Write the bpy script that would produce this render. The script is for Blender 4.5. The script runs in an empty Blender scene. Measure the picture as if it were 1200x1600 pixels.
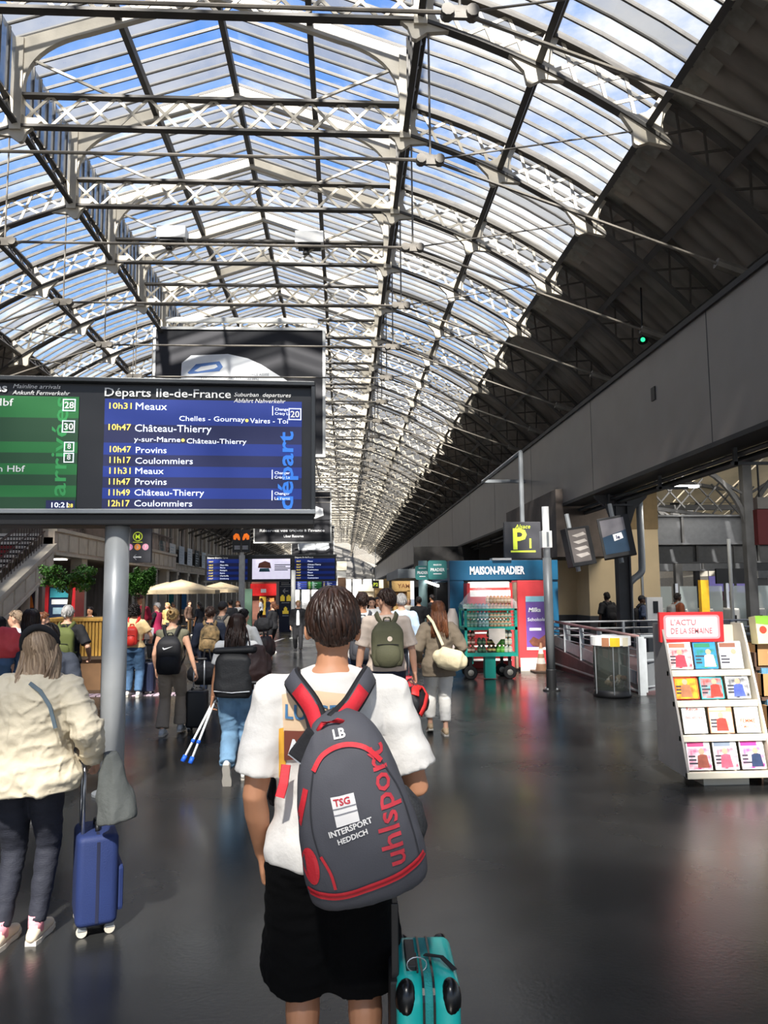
import bpy, bmesh, math, random
from mathutils import Vector, Matrix, noise
from mathutils.bvhtree import BVHTree
V = Vector
PI = math.pi
random.seed(7)
SC = bpy.context.scene
COL = SC.collection

# ------------------------------------------------------------------ camera
F = 1200.0
CH = 1.75
vy = V(((537 - 600) / F, -(925 - 800) / F, -1)).normalized()      # world Y in camera axes
roll = math.radians(0.2)
u0 = V((-math.sin(roll), math.cos(roll), 0))
vz = (u0 - vy * u0.dot(vy)).normalized()
vx = vy.cross(vz)
RW = Matrix((vx, vy, vz))                 # rows: world axes in camera axes = camera->world rotation
cam_d = bpy.data.cameras.new('camera')
cam = bpy.data.objects.new('camera', cam_d)
COL.objects.link(cam)
cam_d.sensor_fit = 'VERTICAL'
cam_d.sensor_height = 36
cam_d.lens = 36 * F / 1600
cam_d.clip_end = 1000
cam_d.clip_start = 0.05
cam.matrix_world = Matrix.Translation((0, 0, CH)) @ RW.to_4x4()
SC.camera = cam


def at(px, py, Y):
    """point of the plane y=Y seen at photo pixel px,py"""
    d = RW @ V(((px - 600) / F, -(py - 800) / F, -1))
    return V((0, 0, CH)) + d * (Y / d.y)


def fl(px, py):
    d = RW @ V(((px - 600) / F, -(py - 800) / F, -1))
    return V((0, 0, CH)) + d * (-CH / d.z)


# ------------------------------------------------------------------ colour and materials
def lin(h):
    if isinstance(h, str):
        h = h.lstrip('#')
        c = [int(h[i:i + 2], 16) / 255 for i in (0, 2, 4)]
    else:
        c = list(h)
        return (c[0], c[1], c[2], 1)
    return tuple((x / 12.92 if x <= .04045 else ((x + .055) / 1.055) ** 2.4) for x in c) + (1,)


_M = {}


def mat(name, col='#808080', rough=.6, metal=0., var=.12, scale=6., bump=0., bscale=40., emit=0., stretch=None,
        col2=None, spec=.5, island=0., alpha=1., coat=0., sheen=0.):
    if name in _M:
        return _M[name]
    m = bpy.data.materials.new(name)
    m.use_nodes = True
    nt = m.node_tree
    N, L = nt.nodes, nt.links
    b = N['Principled BSDF']
    b.inputs['Roughness'].default_value = rough
    b.inputs['Metallic'].default_value = metal
    b.inputs['Specular IOR Level'].default_value = spec
    if coat:
        b.inputs['Coat Weight'].default_value = coat
        b.inputs['Coat Roughness'].default_value = .15
    if sheen:
        b.inputs['Sheen Weight'].default_value = sheen
    c = lin(col)
    tc = N.new('ShaderNodeTexCoord')
    mp = N.new('ShaderNodeMapping')
    L.new(tc.outputs['Object'], mp.inputs['Vector'])
    if stretch:
        mp.inputs['Scale'].default_value = stretch
    if var > 0 or col2:
        nz = N.new('ShaderNodeTexNoise')
        nz.inputs['Scale'].default_value = scale
        nz.inputs['Detail'].default_value = 5
        L.new(mp.outputs['Vector'], nz.inputs['Vector'])
        mx = N.new('ShaderNodeMix')
        mx.data_type = 'RGBA'
        if col2:
            ca, cb = c, lin(col2)
        else:
            ca = tuple(x * (1 - var) for x in c[:3]) + (1,)
            cb = tuple(min(1, x * (1 + var)) for x in c[:3]) + (1,)
        mx.inputs[6].default_value = ca
        mx.inputs[7].default_value = cb
        mr = N.new('ShaderNodeMapRange')
        mr.inputs['From Min'].default_value = .3
        mr.inputs['From Max'].default_value = .7
        L.new(nz.outputs['Fac'], mr.inputs['Value'])
        fac = mr.outputs['Result']
        if island:
            g = N.new('ShaderNodeNewGeometry')
            ad = N.new('ShaderNodeMath')
            ad.operation = 'MULTIPLY_ADD'
            L.new(g.outputs['Random Per Island'], ad.inputs[0])
            ad.inputs[1].default_value = island
            mu = N.new('ShaderNodeMath')
            mu.operation = 'MULTIPLY'
            mu.inputs[1].default_value = 1 - island
            L.new(fac, mu.inputs[0])
            L.new(mu.outputs[0], ad.inputs[2])
            fac = ad.outputs[0]
        L.new(fac, mx.inputs[0])
        L.new(mx.outputs[2], b.inputs['Base Color'])
        if emit:
            L.new(mx.outputs[2], b.inputs['Emission Color'])
    else:
        b.inputs['Base Color'].default_value = c
        if emit:
            b.inputs['Emission Color'].default_value = c
    if emit:
        b.inputs['Emission Strength'].default_value = emit
    if bump:
        nb = N.new('ShaderNodeTexNoise')
        nb.inputs['Scale'].default_value = bscale
        nb.inputs['Detail'].default_value = 4
        L.new(mp.outputs['Vector'], nb.inputs['Vector'])
        bp = N.new('ShaderNodeBump')
        bp.inputs['Strength'].default_value = bump
        bp.inputs['Distance'].default_value = .01
        L.new(nb.outputs['Fac'], bp.inputs['Height'])
        L.new(bp.outputs['Normal'], b.inputs['Normal'])
    if alpha < 1:
        b.inputs['Alpha'].default_value = alpha
    _M[name] = m
    return m


def glass_mat(name, tint, clear, rough=.1, trans='#c8ccd0', dirt=.25):
    m = bpy.data.materials.new(name)
    m.use_nodes = True
    nt = m.node_tree
    N, L = nt.nodes, nt.links
    N.remove(N['Principled BSDF'])
    out = N['Material Output']
    tr = N.new('ShaderNodeBsdfTransparent')
    tr.inputs[0].default_value = lin(tint)
    tl = N.new('ShaderNodeBsdfTranslucent')
    tl.inputs[0].default_value = lin(trans)
    gl = N.new('ShaderNodeBsdfGlossy')
    gl.inputs['Roughness'].default_value = rough
    gl.inputs[0].default_value = (.9, .9, .9, 1)
    tc = N.new('ShaderNodeTexCoord')
    nz = N.new('ShaderNodeTexNoise')
    nz.inputs['Scale'].default_value = .9
    nz.inputs['Detail'].default_value = 6
    L.new(tc.outputs['Object'], nz.inputs['Vector'])
    mr = N.new('ShaderNodeMapRange')
    mr.inputs['From Min'].default_value = .35
    mr.inputs['From Max'].default_value = .7
    mr.inputs['To Min'].default_value = max(0, 1 - clear - dirt / 2)
    mr.inputs['To Max'].default_value = min(1, 1 - clear + dirt / 2)
    L.new(nz.outputs['Fac'], mr.inputs['Value'])
    m1 = N.new('ShaderNodeMixShader')
    L.new(mr.outputs[0], m1.inputs[0])
    L.new(tr.outputs[0], m1.inputs[1])
    L.new(tl.outputs[0], m1.inputs[2])
    m2 = N.new('ShaderNodeMixShader')
    m2.inputs[0].default_value = .06
    L.new(m1.outputs[0], m2.inputs[1])
    L.new(gl.outputs[0], m2.inputs[2])
    L.new(m2.outputs[0], out.inputs['Surface'])
    return m


# ------------------------------------------------------------------ world, sun, exposure
SC.view_settings.view_transform = 'Standard'
SC.view_settings.look = 'None'
SC.view_settings.exposure = 0.58
SC.view_settings.gamma = 1
SC.view_settings.use_curve_mapping = False
SC.cycles.transparent_max_bounces = 16
SC.cycles.max_bounces = 8
SC.cycles.use_denoising = True
SC.cycles.sample_clamp_indirect = 6
w = bpy.data.worlds.new('world')
SC.world = w
w.use_nodes = True
N, L = w.node_tree.nodes, w.node_tree.links
bg = N['Background']
tc = N.new('ShaderNodeTexCoord')
sep = N.new('ShaderNodeSeparateXYZ')
L.new(tc.outputs['Generated'], sep.inputs[0])
rp = N.new('ShaderNodeValToRGB')
rp.color_ramp.elements[0].position = 0
rp.color_ramp.elements[0].color = (.86, .90, .94, 1)
rp.color_ramp.elements[1].position = .75
rp.color_ramp.elements[1].color = (.10, .29, .78, 1)
e = rp.color_ramp.elements.new(.3)
e.color = (.26, .48, .86, 1)
L.new(sep.outputs['Z'], rp.inputs[0])
nz = N.new('ShaderNodeTexNoise')
nz.inputs['Scale'].default_value = 3.2
nz.inputs['Detail'].default_value = 8
nz.inputs['Roughness'].default_value = .62
mp = N.new('ShaderNodeMapping')
mp.inputs['Scale'].default_value = (1, .7, 2.2)
mp.inputs['Location'].default_value = (.35, .2, .1)
L.new(tc.outputs['Generated'], mp.inputs[0])
L.new(mp.outputs[0], nz.inputs['Vector'])
cr = N.new('ShaderNodeMapRange')
cr.inputs['From Min'].default_value = .48
cr.inputs['From Max'].default_value = .64
L.new(nz.outputs['Fac'], cr.inputs[0])
mx = N.new('ShaderNodeMix')
mx.data_type = 'RGBA'
L.new(cr.outputs[0], mx.inputs[0])
L.new(rp.outputs[0], mx.inputs[6])
mx.inputs[7].default_value = (.90, .89, .88, 1)
L.new(mx.outputs[2], bg.inputs[0])
bg.inputs[1].default_value = .85
sun_d = bpy.data.lights.new('sun', 'SUN')
sun = bpy.data.objects.new('sun', sun_d)
COL.objects.link(sun)
sun_d.energy = 13.0
sun_d.color = (1, .93, .82)
sun_d.angle = .045
SUNDIR = V((.11, .78, -.85)).normalized()
sun.rotation_euler = SUNDIR.to_track_quat('-Z', 'Y').to_euler()
sun.location = (0, -5, 30)

# ------------------------------------------------------------------ object helpers
TMP = bpy.data.scenes.new('tmp')


def link(name, me, m=None, parent=None, loc=None, rot=None, smooth=False):
    o = bpy.data.objects.new(name, me)
    COL.objects.link(o)
    if me is not None and m is not None:
        ms = m if isinstance(m, (list, tuple)) else [m]
        if len(me.materials) == 0:
            for k in ms:
                me.materials.append(k)
    if smooth and me is not None:
        me.polygons.foreach_set('use_smooth', [True] * len(me.polygons))
    if parent is not None:
        o.parent = parent
    if loc is not None:
        o.location = loc
    if rot is not None:
        o.rotation_euler = rot
    return o


def empty(name, loc=(0, 0, 0), rz=0., label=None, cat=None, group=None, kind=None):
    o = bpy.data.objects.new(name, None)
    COL.objects.link(o)
    o.location = loc
    o.rotation_euler = (0, 0, rz)
    o.empty_display_size = .1
    return tag(o, label, cat, group, kind)


def tag(o, label=None, cat=None, group=None, kind=None):
    if label:
        o['label'] = label
    if cat:
        o['category'] = cat
    if group:
        o['group'] = group
    if kind:
        o['kind'] = kind
    return o


class MB:
    """collects verts and faces"""

    def __init__(s):
        s.v = []
        s.f = []

    def box(s, c, d, R=None):
        c = V(c)
        n = len(s.v)
        for x in (-.5, .5):
            for y in (-.5, .5):
                for z in (-.5, .5):
                    p = V((x * d[0], y * d[1], z * d[2]))
                    if R is not None:
                        p = R @ p
                    s.v.append(c + p)
        for q in ((0, 1, 3, 2), (4, 6, 7, 5), (0, 4, 5, 1), (2, 3, 7, 6), (0, 2, 6, 4), (1, 5, 7, 3)):
            s.f.append([n + i for i in q])
        return s

    def bb(s, a, b):
        a = V(a)
        b = V(b)
        return s.box((a + b) / 2, [abs(b[i] - a[i]) for i in range(3)])

    def bar(s, a, b, w, h, up=(0, 0, 1)):
        a = V(a)
        b = V(b)
        t = (b - a)
        l = t.length
        if l < 1e-6:
            return s
        t /= l
        up = V(up)
        x = up.cross(t)
        if x.length < 1e-4:
            x = V((1, 0, 0)).cross(t)
            if x.length < 1e-4:
                x = V((0, 1, 0)).cross(t)
        x.normalize()
        z = t.cross(x)
        R = Matrix((x, t, z)).transposed()
        return s.box((a + b) / 2, (w, l, h), R)

    def tube(s, pts, rad, seg=10, xh=(1, 0, 0), caps=True, rnd=False):
        pts = [V(p) for p in pts]
        if not isinstance(rad, (list, tuple)):
            rad = [rad] * len(pts)
        rad = [(r, r) if not isinstance(r, (list, tuple)) else r for r in rad]
        xh = V(xh)
        if rnd:
            t0 = (pts[0] - pts[1]).normalized()
            t1 = (pts[-1] - pts[-2]).normalized()
            r0 = min(rad[0])
            r1 = min(rad[-1])
            pts = [pts[0] + t0 * r0 * .9, pts[0] + t0 * r0 * .6] + pts + [pts[-1] + t1 * r1 * .6, pts[-1] + t1 * r1 * .9]
            rad = [(rad[0][0] * .35, rad[0][1] * .35), (rad[0][0] * .8, rad[0][1] * .8)] + rad + \
                  [(rad[-1][0] * .8, rad[-1][1] * .8), (rad[-1][0] * .35, rad[-1][1] * .35)]
        base = len(s.v)
        n = len(pts)
        pa = None
        for i, p in enumerate(pts):
            t = (pts[min(i + 1, n - 1)] - pts[max(i - 1, 0)])
            if t.length < 1e-9:
                t = V((0, 0, 1))
            t.normalize()
            a = (pa if pa is not None else xh)
            a = a - t * a.dot(t)
            if a.length < 1e-3:
                a = V((0, 1, 0)) - t * t.y
                if a.length < 1e-3:
                    a = V((0, 0, 1)) - t * t.z
            a.normalize()
            if pa is not None:
                pa = a
            b = t.cross(a)
            rx, ry = rad[i]
            for k in range(seg):
                q = 2 * PI * k / seg
                s.v.append(p + a * (rx * math.cos(q)) + b * (ry * math.sin(q)))
        for i in range(n - 1):
            for k in range(seg):
                k2 = (k + 1) % seg
                s.f.append([base + i * seg + k, base + i * seg + k2, base + (i + 1) * seg + k2, base + (i + 1) * seg + k])
        if caps:
            s.f.append([base + k for k in range(seg)][::-1])
            s.f.append([base + (n - 1) * seg + k for k in range(seg)])
        return s

    def ell(s, c, r, R=None, nu=16, nv=10):
        c = V(c)
        base = len(s.v)
        for j in range(1, nv):
            th = PI * j / nv
            for i in range(nu):
                ph = 2 * PI * i / nu
                p = V((r[0] * math.sin(th) * math.cos(ph), r[1] * math.sin(th) * math.sin(ph), r[2] * math.cos(th)))
                if R is not None:
                    p = R @ p
                s.v.append(c + p)
        top = len(s.v)
        for sg in (1, -1):
            p = V((0, 0, sg * r[2]))
            if R is not None:
                p = R @ p
            s.v.append(c + p)
        for j in range(nv - 2):
            for i in range(nu):
                i2 = (i + 1) % nu
                s.f.append([base + j * nu + i, base + (j + 1) * nu + i, base + (j + 1) * nu + i2, base + j * nu + i2])
        for i in range(nu):
            i2 = (i + 1) % nu
            s.f.append([top, base + i, base + i2])
            s.f.append([top + 1, base + (nv - 2) * nu + i2, base + (nv - 2) * nu + i])
        return s

    def lathe(s, prof, c=(0, 0, 0), seg=20):
        """profile of (r,z)"""
        c = V(c)
        base = len(s.v)
        for r, z in prof:
            for k in range(seg):
                q = 2 * PI * k / seg
                s.v.append(c + V((r * math.cos(q), r * math.sin(q), z)))
        for i in range(len(prof) - 1):
            for k in range(seg):
                k2 = (k + 1) % seg
                s.f.append([base + i * seg + k, base + i * seg + k2, base + (i + 1) * seg + k2, base + (i + 1) * seg + k])
        s.f.append([base + k for k in range(seg)][::-1])
        s.f.append([base + (len(prof) - 1) * seg + k for k in range(seg)])
        return s

    def prism(s, poly, y0, y1, axis='y'):
        """polygon in xz extruded along y (or yz along x, or xy along z)"""
        n = len(poly)
        base = len(s.v)
        for y in (y0, y1):
            for a, b in poly:
                s.v.append(V((a, y, b)) if axis == 'y' else (V((y, a, b)) if axis == 'x' else V((a, b, y))))
        s.f.append([base + i for i in range(n)])
        s.f.append([base + n + i for i in range(n)][::-1])
        for i in range(n):
            j = (i + 1) % n
            s.f.append([base + j, base + i, base + n + i, base + n + j])
        return s

    def ribbon(s, pts, nrm, w, t):
        """flat strap along pts, nrm = outward normals (one or list)"""
        pts = [V(p) for p in pts]
        n = len(pts)
        if not isinstance(nrm, list):
            nrm = [nrm] * n
        if not isinstance(w, (list, tuple)):
            w = [w] * n
        base = len(s.v)
        for i, p in enumerate(pts):
            tt = (pts[min(i + 1, n - 1)] - pts[max(i - 1, 0)]).normalized()
            nn = V(nrm[i])
            nn = (nn - tt * nn.dot(tt)).normalized()
            a = tt.cross(nn)
            h = w[i] / 2
            for sx, sn in ((-1, 0), (-.85, 1), (.85, 1), (1, 0)):
                s.v.append(p + a * (h * sx) + nn * (t * sn))
        for i in range(n - 1):
            for k in range(4):
                k2 = (k + 1) % 4
                s.f.append([base + i * 4 + k, base + i * 4 + k2, base + (i + 1) * 4 + k2, base + (i + 1) * 4 + k])
        s.f.append([base, base + 1, base + 2, base + 3])
        e = base + (n - 1) * 4
        s.f.append([e + 3, e + 2, e + 1, e])
        return s

    def mesh(s, name='mesh'):
        me = bpy.data.meshes.new(name)
        me.from_pydata([tuple(v) for v in s.v], [], s.f)
        bm = bmesh.new()
        bm.from_mesh(me)
        bmesh.ops.recalc_face_normals(bm, faces=bm.faces)
        bm.to_mesh(me)
        bm.free()
        return me

    def obj(s, name, m, parent=None, smooth=False, bevel=0, **k):
        me = s.mesh(name)
        if bevel:
            bm = bmesh.new()
            bm.from_mesh(me)
            bmesh.ops.bevel(bm, geom=[e for e in bm.edges if e.calc_face_angle(0) > .6], offset=bevel, segments=2, affect='EDGES', profile=.6)
            bm.to_mesh(me)
            bm.free()
        return link(name, me, m, parent, smooth=smooth, **k)


def spl(pts, n=4):
    """catmull-rom through tuples of equal length"""
    out = []
    P = [tuple(p) for p in pts]
    P = [P[0]] + P + [P[-1]]
    for i in range(1, len(P) - 2):
        for k in range(n):
            t = k / n
            a, b, c, d = P[i - 1], P[i], P[i + 1], P[i + 2]
            out.append(tuple(.5 * ((2 * b[j]) + (c[j] - a[j]) * t + (2 * a[j] - 5 * b[j] + 4 * c[j] - d[j]) * t * t + (3 * b[j] - a[j] - 3 * c[j] + d[j]) * t ** 3) for j in range(len(b))))
    out.append(P[-2])
    return out


def fuse(mb, vox, it=4, name='mesh', sub=0):
    """union of everything in mb as one continuous surface"""
    me = mb.mesh(name) if isinstance(mb, MB) else mb
    ob = bpy.data.objects.new('t', me)
    TMP.collection.objects.link(ob)
    r = ob.modifiers.new('r', 'REMESH')
    r.mode = 'VOXEL'
    r.voxel_size = vox
    if it:
        s = ob.modifiers.new('s', 'SMOOTH')
        s.iterations = it
        s.factor = .5
    vl = TMP.view_layers[0]
    vl.update()
    out = bpy.data.meshes.new_from_object(ob.evaluated_get(vl.depsgraph))
    bpy.data.objects.remove(ob)
    bpy.data.meshes.remove(me)
    out.name = name
    out.polygons.foreach_set('use_smooth', [True] * len(out.polygons))
    return out


def wrinkle(me, amp, sc, stretch=(1, 1, 1), seed=0, sharp=False):
    st = V(stretch)
    off = V((seed * 3.1, seed * 7.7, seed * 1.3))
    n = len(me.vertices)
    co = [0.] * (3 * n)
    no = [0.] * (3 * n)
    me.vertices.foreach_get('co', co)
    me.vertices.foreach_get('normal', no)
    o5 = V((5, 5, 5))
    for i in range(0, 3 * n, 3):
        p = V((co[i] * st.x, co[i + 1] * st.y, co[i + 2] * st.z)) * sc + off
        if sharp:
            a = max(0, 1 - abs(noise.noise(p)) * 5)
            d = amp * (a * a - .2)
        else:
            d = amp * ((1 - 2 * abs(noise.noise(p))) * .7 + noise.noise(p * 2.3 + o5) * .4 - .3)
        co[i] += no[i] * d
        co[i + 1] += no[i + 1] * d
        co[i + 2] += no[i + 2] * d
    me.vertices.foreach_set('co', co)
    me.update()


def text_me(s, size, bold=0., align='LEFT', ext=0., shear=0.):
    cu = bpy.data.curves.new('t', 'FONT')
    cu.body = s
    cu.size = size
    cu.offset = bold * size
    cu.extrude = ext
    cu.shear = shear
    cu.align_x = align
    cu.resolution_u = 2
    ob = bpy.data.objects.new('t', cu)
    TMP.collection.objects.link(ob)
    vl = TMP.view_layers[0]
    vl.update()
    me = bpy.data.meshes.new_from_object(ob.evaluated_get(vl.depsgraph))
    bpy.data.objects.remove(ob)
    bpy.data.curves.remove(cu)
    me.materials.clear()
    me.name = 'lettering'
    return me


RX90 = Matrix.Rotation(PI / 2, 4, 'X')


def text(parent, s, size, x, z, y, m, bold=0., align='LEFT', name='lettering', width=None, rot=0., shear=0.):
    """lettering facing -Y on parent, at local x,z; fitted to width"""
    me = text_me(s, size, bold, align, shear=shear)
    if width and len(me.vertices):
        xs = [v.co.x for v in me.vertices]
        k = width / max(1e-4, max(xs) - min(xs))
        for v in me.vertices:
            v.co.x *= k
    me.transform(RX90 @ Matrix.Rotation(rot, 4, 'Z'))
    return link(name, me, m, parent, loc=(x, y, z))


def drape(me, target, direction, off=.002, maxlen=.012):
    """lay a flat mesh on the surface of target along direction"""
    bm = bmesh.new()
    bm.from_mesh(me)
    bmesh.ops.triangulate(bm, faces=bm.faces)
    for _ in range(6):
        ed = [e for e in bm.edges if e.calc_length() > maxlen]
        if not ed:
            break
        bmesh.ops.subdivide_edges(bm, edges=ed, cuts=1)
        bmesh.ops.triangulate(bm, faces=[f for f in bm.faces if len(f.verts) > 3])
    bt = bmesh.new()
    bt.from_mesh(target)
    tr = BVHTree.FromBMesh(bt)
    d = V(direction).normalized()
    bad = []
    for v in bm.verts:
        h = tr.ray_cast(v.co - d * 1.0, d)
        if h[0] is None:
            bad.append(v)
        else:
            v.co = h[0] - d * off
    bmesh.ops.delete(bm, geom=bad, context='VERTS')
    bm.to_mesh(me)
    bm.free()
    bt.free()
    return me


def flat(poly, y=0):
    me = bpy.data.meshes.new('patch')
    me.from_pydata([(a, y, b) for a, b in poly], [], [list(range(len(poly)))])
    return me


def disc(cx, cz, r, n=24, y=0):
    return flat([(cx + r * math.cos(2 * PI * k / n), cz + r * math.sin(2 * PI * k / n)) for k in range(n)], y)


def rrect(w, h, r, n=4):
    out = []
    for cx, cz, a in ((w / 2 - r, h / 2 - r, 0), (-w / 2 + r, h / 2 - r, 90), (-w / 2 + r, -h / 2 + r, 180), (w / 2 - r, -h / 2 + r, 270)):
        for k in range(n + 1):
            q = math.radians(a + 90 * k / n)
            out.append((cx + r * math.cos(q), cz + r * math.sin(q)))
    return out


# palette
BLACK = mat('black paint', '#141416', .5, var=.2)
BLACKF = mat('black fabric', '#17171b', .85, var=.25, bump=.3, bscale=60)
DARKM = mat('dark painted iron', '#3f4042', .55, metal=.1, var=.3, scale=2, bump=.15, bscale=12)
GREYM = mat('grey painted steel', '#8b8f92', .42, metal=.3, var=.06)
WHITE = mat('white paint', '#f2f1ee', .45, var=.05)
WHITEP = mat('white print', '#f4f4f4', .5, var=0)
SILVER = mat('brushed aluminium', '#c9ccd0', .3, metal=.85, var=.06)
RUBBER = mat('black rubber', '#101011', .7, var=.2)
# ================================================================== FLOOR
fm = bpy.data.materials.new('dark polished asphalt')
fm.use_nodes = True
N, L = fm.node_tree.nodes, fm.node_tree.links
b = N['Principled BSDF']
tc = N.new('ShaderNodeTexCoord')
n1 = N.new('ShaderNodeTexNoise'); n1.inputs['Scale'].default_value = .55; n1.inputs['Detail'].default_value = 8
n2 = N.new('ShaderNodeTexNoise'); n2.inputs['Scale'].default_value = 5; n2.inputs['Detail'].default_value = 8
n3 = N.new('ShaderNodeTexNoise'); n3.inputs['Scale'].default_value = 45; n3.inputs['Detail'].default_value = 3
for n in (n1, n2, n3):
    L.new(tc.outputs['Object'], n.inputs['Vector'])
r1 = N.new('ShaderNodeValToRGB')
r1.color_ramp.elements[0].position = .3; r1.color_ramp.elements[0].color = lin('#1f2122')
r1.color_ramp.elements[1].position = .72; r1.color_ramp.elements[1].color = lin('#2b2a29')
L.new(n1.outputs[0], r1.inputs[0])
mx = N.new('ShaderNodeMix'); mx.data_type = 'RGBA'; mx.blend_type = 'MULTIPLY'; mx.inputs[0].default_value = .5
r2 = N.new('ShaderNodeMapRange'); r2.inputs['From Min'].default_value = .3; r2.inputs['From Max'].default_value = .7; r2.inputs['To Min'].default_value = .7; r2.inputs['To Max'].default_value = 1.25
L.new(n2.outputs[0], r2.inputs[0])
L.new(r1.outputs[0], mx.inputs[6]); L.new(r2.outputs[0], mx.inputs[7])
L.new(mx.outputs[2], b.inputs['Base Color'])
r3 = N.new('ShaderNodeMapRange'); r3.inputs['From Min'].default_value = .3; r3.inputs['From Max'].default_value = .7; r3.inputs['To Min'].default_value = .17; r3.inputs['To Max'].default_value = .33
L.new(n1.outputs[0], r3.inputs[0]); L.new(r3.outputs[0], b.inputs['Roughness'])
bp = N.new('ShaderNodeBump'); bp.inputs['Strength'].default_value = .10; bp.inputs['Distance'].default_value = .006
L.new(n3.outputs[0], bp.inputs['Height']); L.new(bp.outputs[0], b.inputs['Normal'])
FLOOR = MB().bb((-40, -14, -.3), (60, 170, 0)).obj('floor', fm)
tag(FLOOR, kind='structure')
LINEM = mat('worn white line paint', '#b9b2ad', .5, var=.25, scale=9)
TACT = mat('pale pink tactile strip', '#b9a2ac', .55, var=.2, scale=12)
s = MB()
for i in range(60):
    x = -9.6 + i * .12
    s.box((x, 13.85, .006), (.10, .34, .012))
s.obj('tactile_strip', TACT, FLOOR)
s = MB()
s.bar((-7.4, 16.6, .003), (-5.2, 19.6, .003), .12, .006).bar((-7.0, 15.6, .003), (-4.6, 18.6, .003), .12, .006)
s.bar((-2.9, 24, .003), (-2.3, 30, .003), .12, .006).bar((-3.6, 24, .003), (-3.2, 30, .003), .1, .006)
s.obj('floor_marking', LINEM, FLOOR)

# ================================================================== CEILING
CX, CZ, R0 = -2.59, -3.47 + CH, 13.3
RG = R0 + .72
SP = 3.15
Y1 = 11.6
NT = range(-7, 44)
PURA = [16.9, 25.75, 34.6]
ALLA = [16.9, 25.75, 34.6, 40.9, 47.3, 54]
cream = mat('cream painted iron', '#c2b9a8', .5, var=.14, scale=2.2, bump=.2, bscale=30)
ironk = mat('backlit iron flange', '#4c4843', .6, var=.3, scale=1.5)  # dirty cream paint, darkened to stand in for backlight on the chords
purm = mat('dark purlin iron', '#45423f', .6, var=.3, scale=1.2)
rodm = mat('dark tie rod', '#6b655c', .5, var=.2)
corr = mat('grey corrugated sheet', '#857d74', .75, var=.35, scale=.8, bump=.2, bscale=6, stretch=(1, 3, .6))
gl_clear = glass_mat('clear roof glass', '#f4f8ff', .96, trans='#b9bab8', dirt=.08)
gl_mid = glass_mat('dusty roof glass', '#eceff2', .74, trans='#b4b4b0', dirt=.36)
gl_grey = glass_mat('grey wired roof glass', '#b9bdc2', .40, trans='#77797b', dirt=.3)


def pol(a, r, sg=1):
    q = math.radians(a)
    return V((CX + sg * r * math.sin(q), 0, CZ + r * math.cos(q)))


CEIL = tag(empty('ceiling', (0, 0, 0)), kind='structure')
HL = 3.87           # lantern half width
zB = pol(16.9, R0).z
zT = CH + 11.1      # post top
zR = CH + 12.4      # ridge
# ---- truss meshes
ch = MB()
for sg in (1, -1):
    st = 18
    for r, h in ((R0, .11), (R0 + .62, .09)):
        for k in range(st):
            a0 = 16.9 + (56 - 16.9) * k / st
            a1 = 16.9 + (56 - 16.9) * (k + 1) / st
            ch.bar(pol(a0, r, sg), pol(a1, r, sg), .14 if r == R0 else .10, .05, up=(0, 1, 0)) if False else ch.bar(pol(a0, r, sg), pol(a1, r, sg), .055, .16, up=(0, 1, 0))
ch.bar((CX - HL, 0, zB), (CX + HL, 0, zB), .055, .16, up=(0, 1, 0))
ch.bar((CX - HL, 0, zB + .66), (CX + HL, 0, zB + .66), .055, .16, up=(0, 1, 0))
ch_me = ch.mesh('truss')
la = MB()
lad = MB()
W = .058
for sg in (1, -1):
    for i in range(len(ALLA) - 1):
        a0, a1 = ALLA[i], ALLA[i + 1]
        n = 3 if i < 2 else 2
        for k in range(n):
            u0_, u1_ = a0 + .8 + (a1 - a0 - 1.6) * k / n, a0 + .8 + (a1 - a0 - 1.6) * (k + 1) / n
            (la if i < 2 else lad).bar(pol(u0_, R0, sg), pol(u1_, R0 + .62, sg), W * (1 if i < 2 else .7), .02, up=(0, 1, 0))
            (la if i < 2 else lad).bar(pol(u1_, R0, sg), pol(u0_, R0 + .62, sg), W * (1 if i < 2 else .7), .02, up=(0, 1, 0))
nx = 12
for k in range(nx):
    x0, x1 = CX - HL + 2 * HL * k / nx, CX - HL + 2 * HL * (k + 1) / nx
    la.bar((x0, 0, zB), (x1, 0, zB + .66), W, .02, up=(0, 1, 0))
    la.bar((x1, 0, zB), (x0, 0, zB + .66), W, .02, up=(0, 1, 0))
la_me = la.mesh('lattice')
lad_me = lad.mesh('lower_lattice')
lat_dark = mat('dark lower lattice', '#4a443e', .7, var=.3)  # darker tone than the lattice of the upper fields
gu = MB()
for sg in (1, -1):
    for a in ALLA[:3]:
        # vertical stiffener with concave gusset at the foot
        da = math.degrees(.42 / R0)
        poly = []
        hw = .12
        prof = [(hw, .66), (hw, .36), (.16, .22), (.26, .10), (.50, .03), (.50, -.04), (.16, -.18), (.04, -.34), (0, -.35)]
        pts = prof + [(-p, q) for p, q in reversed(prof[:-1])]
        c = pol(a, R0, sg)
        q = math.radians(a) * sg
        er = V((math.sin(q), 0, math.cos(q)))
        et = V((math.cos(q), 0, -math.sin(q)))
        poly = [(c.x + et.x * p + er.x * z, c.z + et.z * p + er.z * z) for p, z in pts]
        gu.prism(poly, -.045, .045)
gu_me = gu.mesh('gusset')
la_f = MB()
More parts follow.
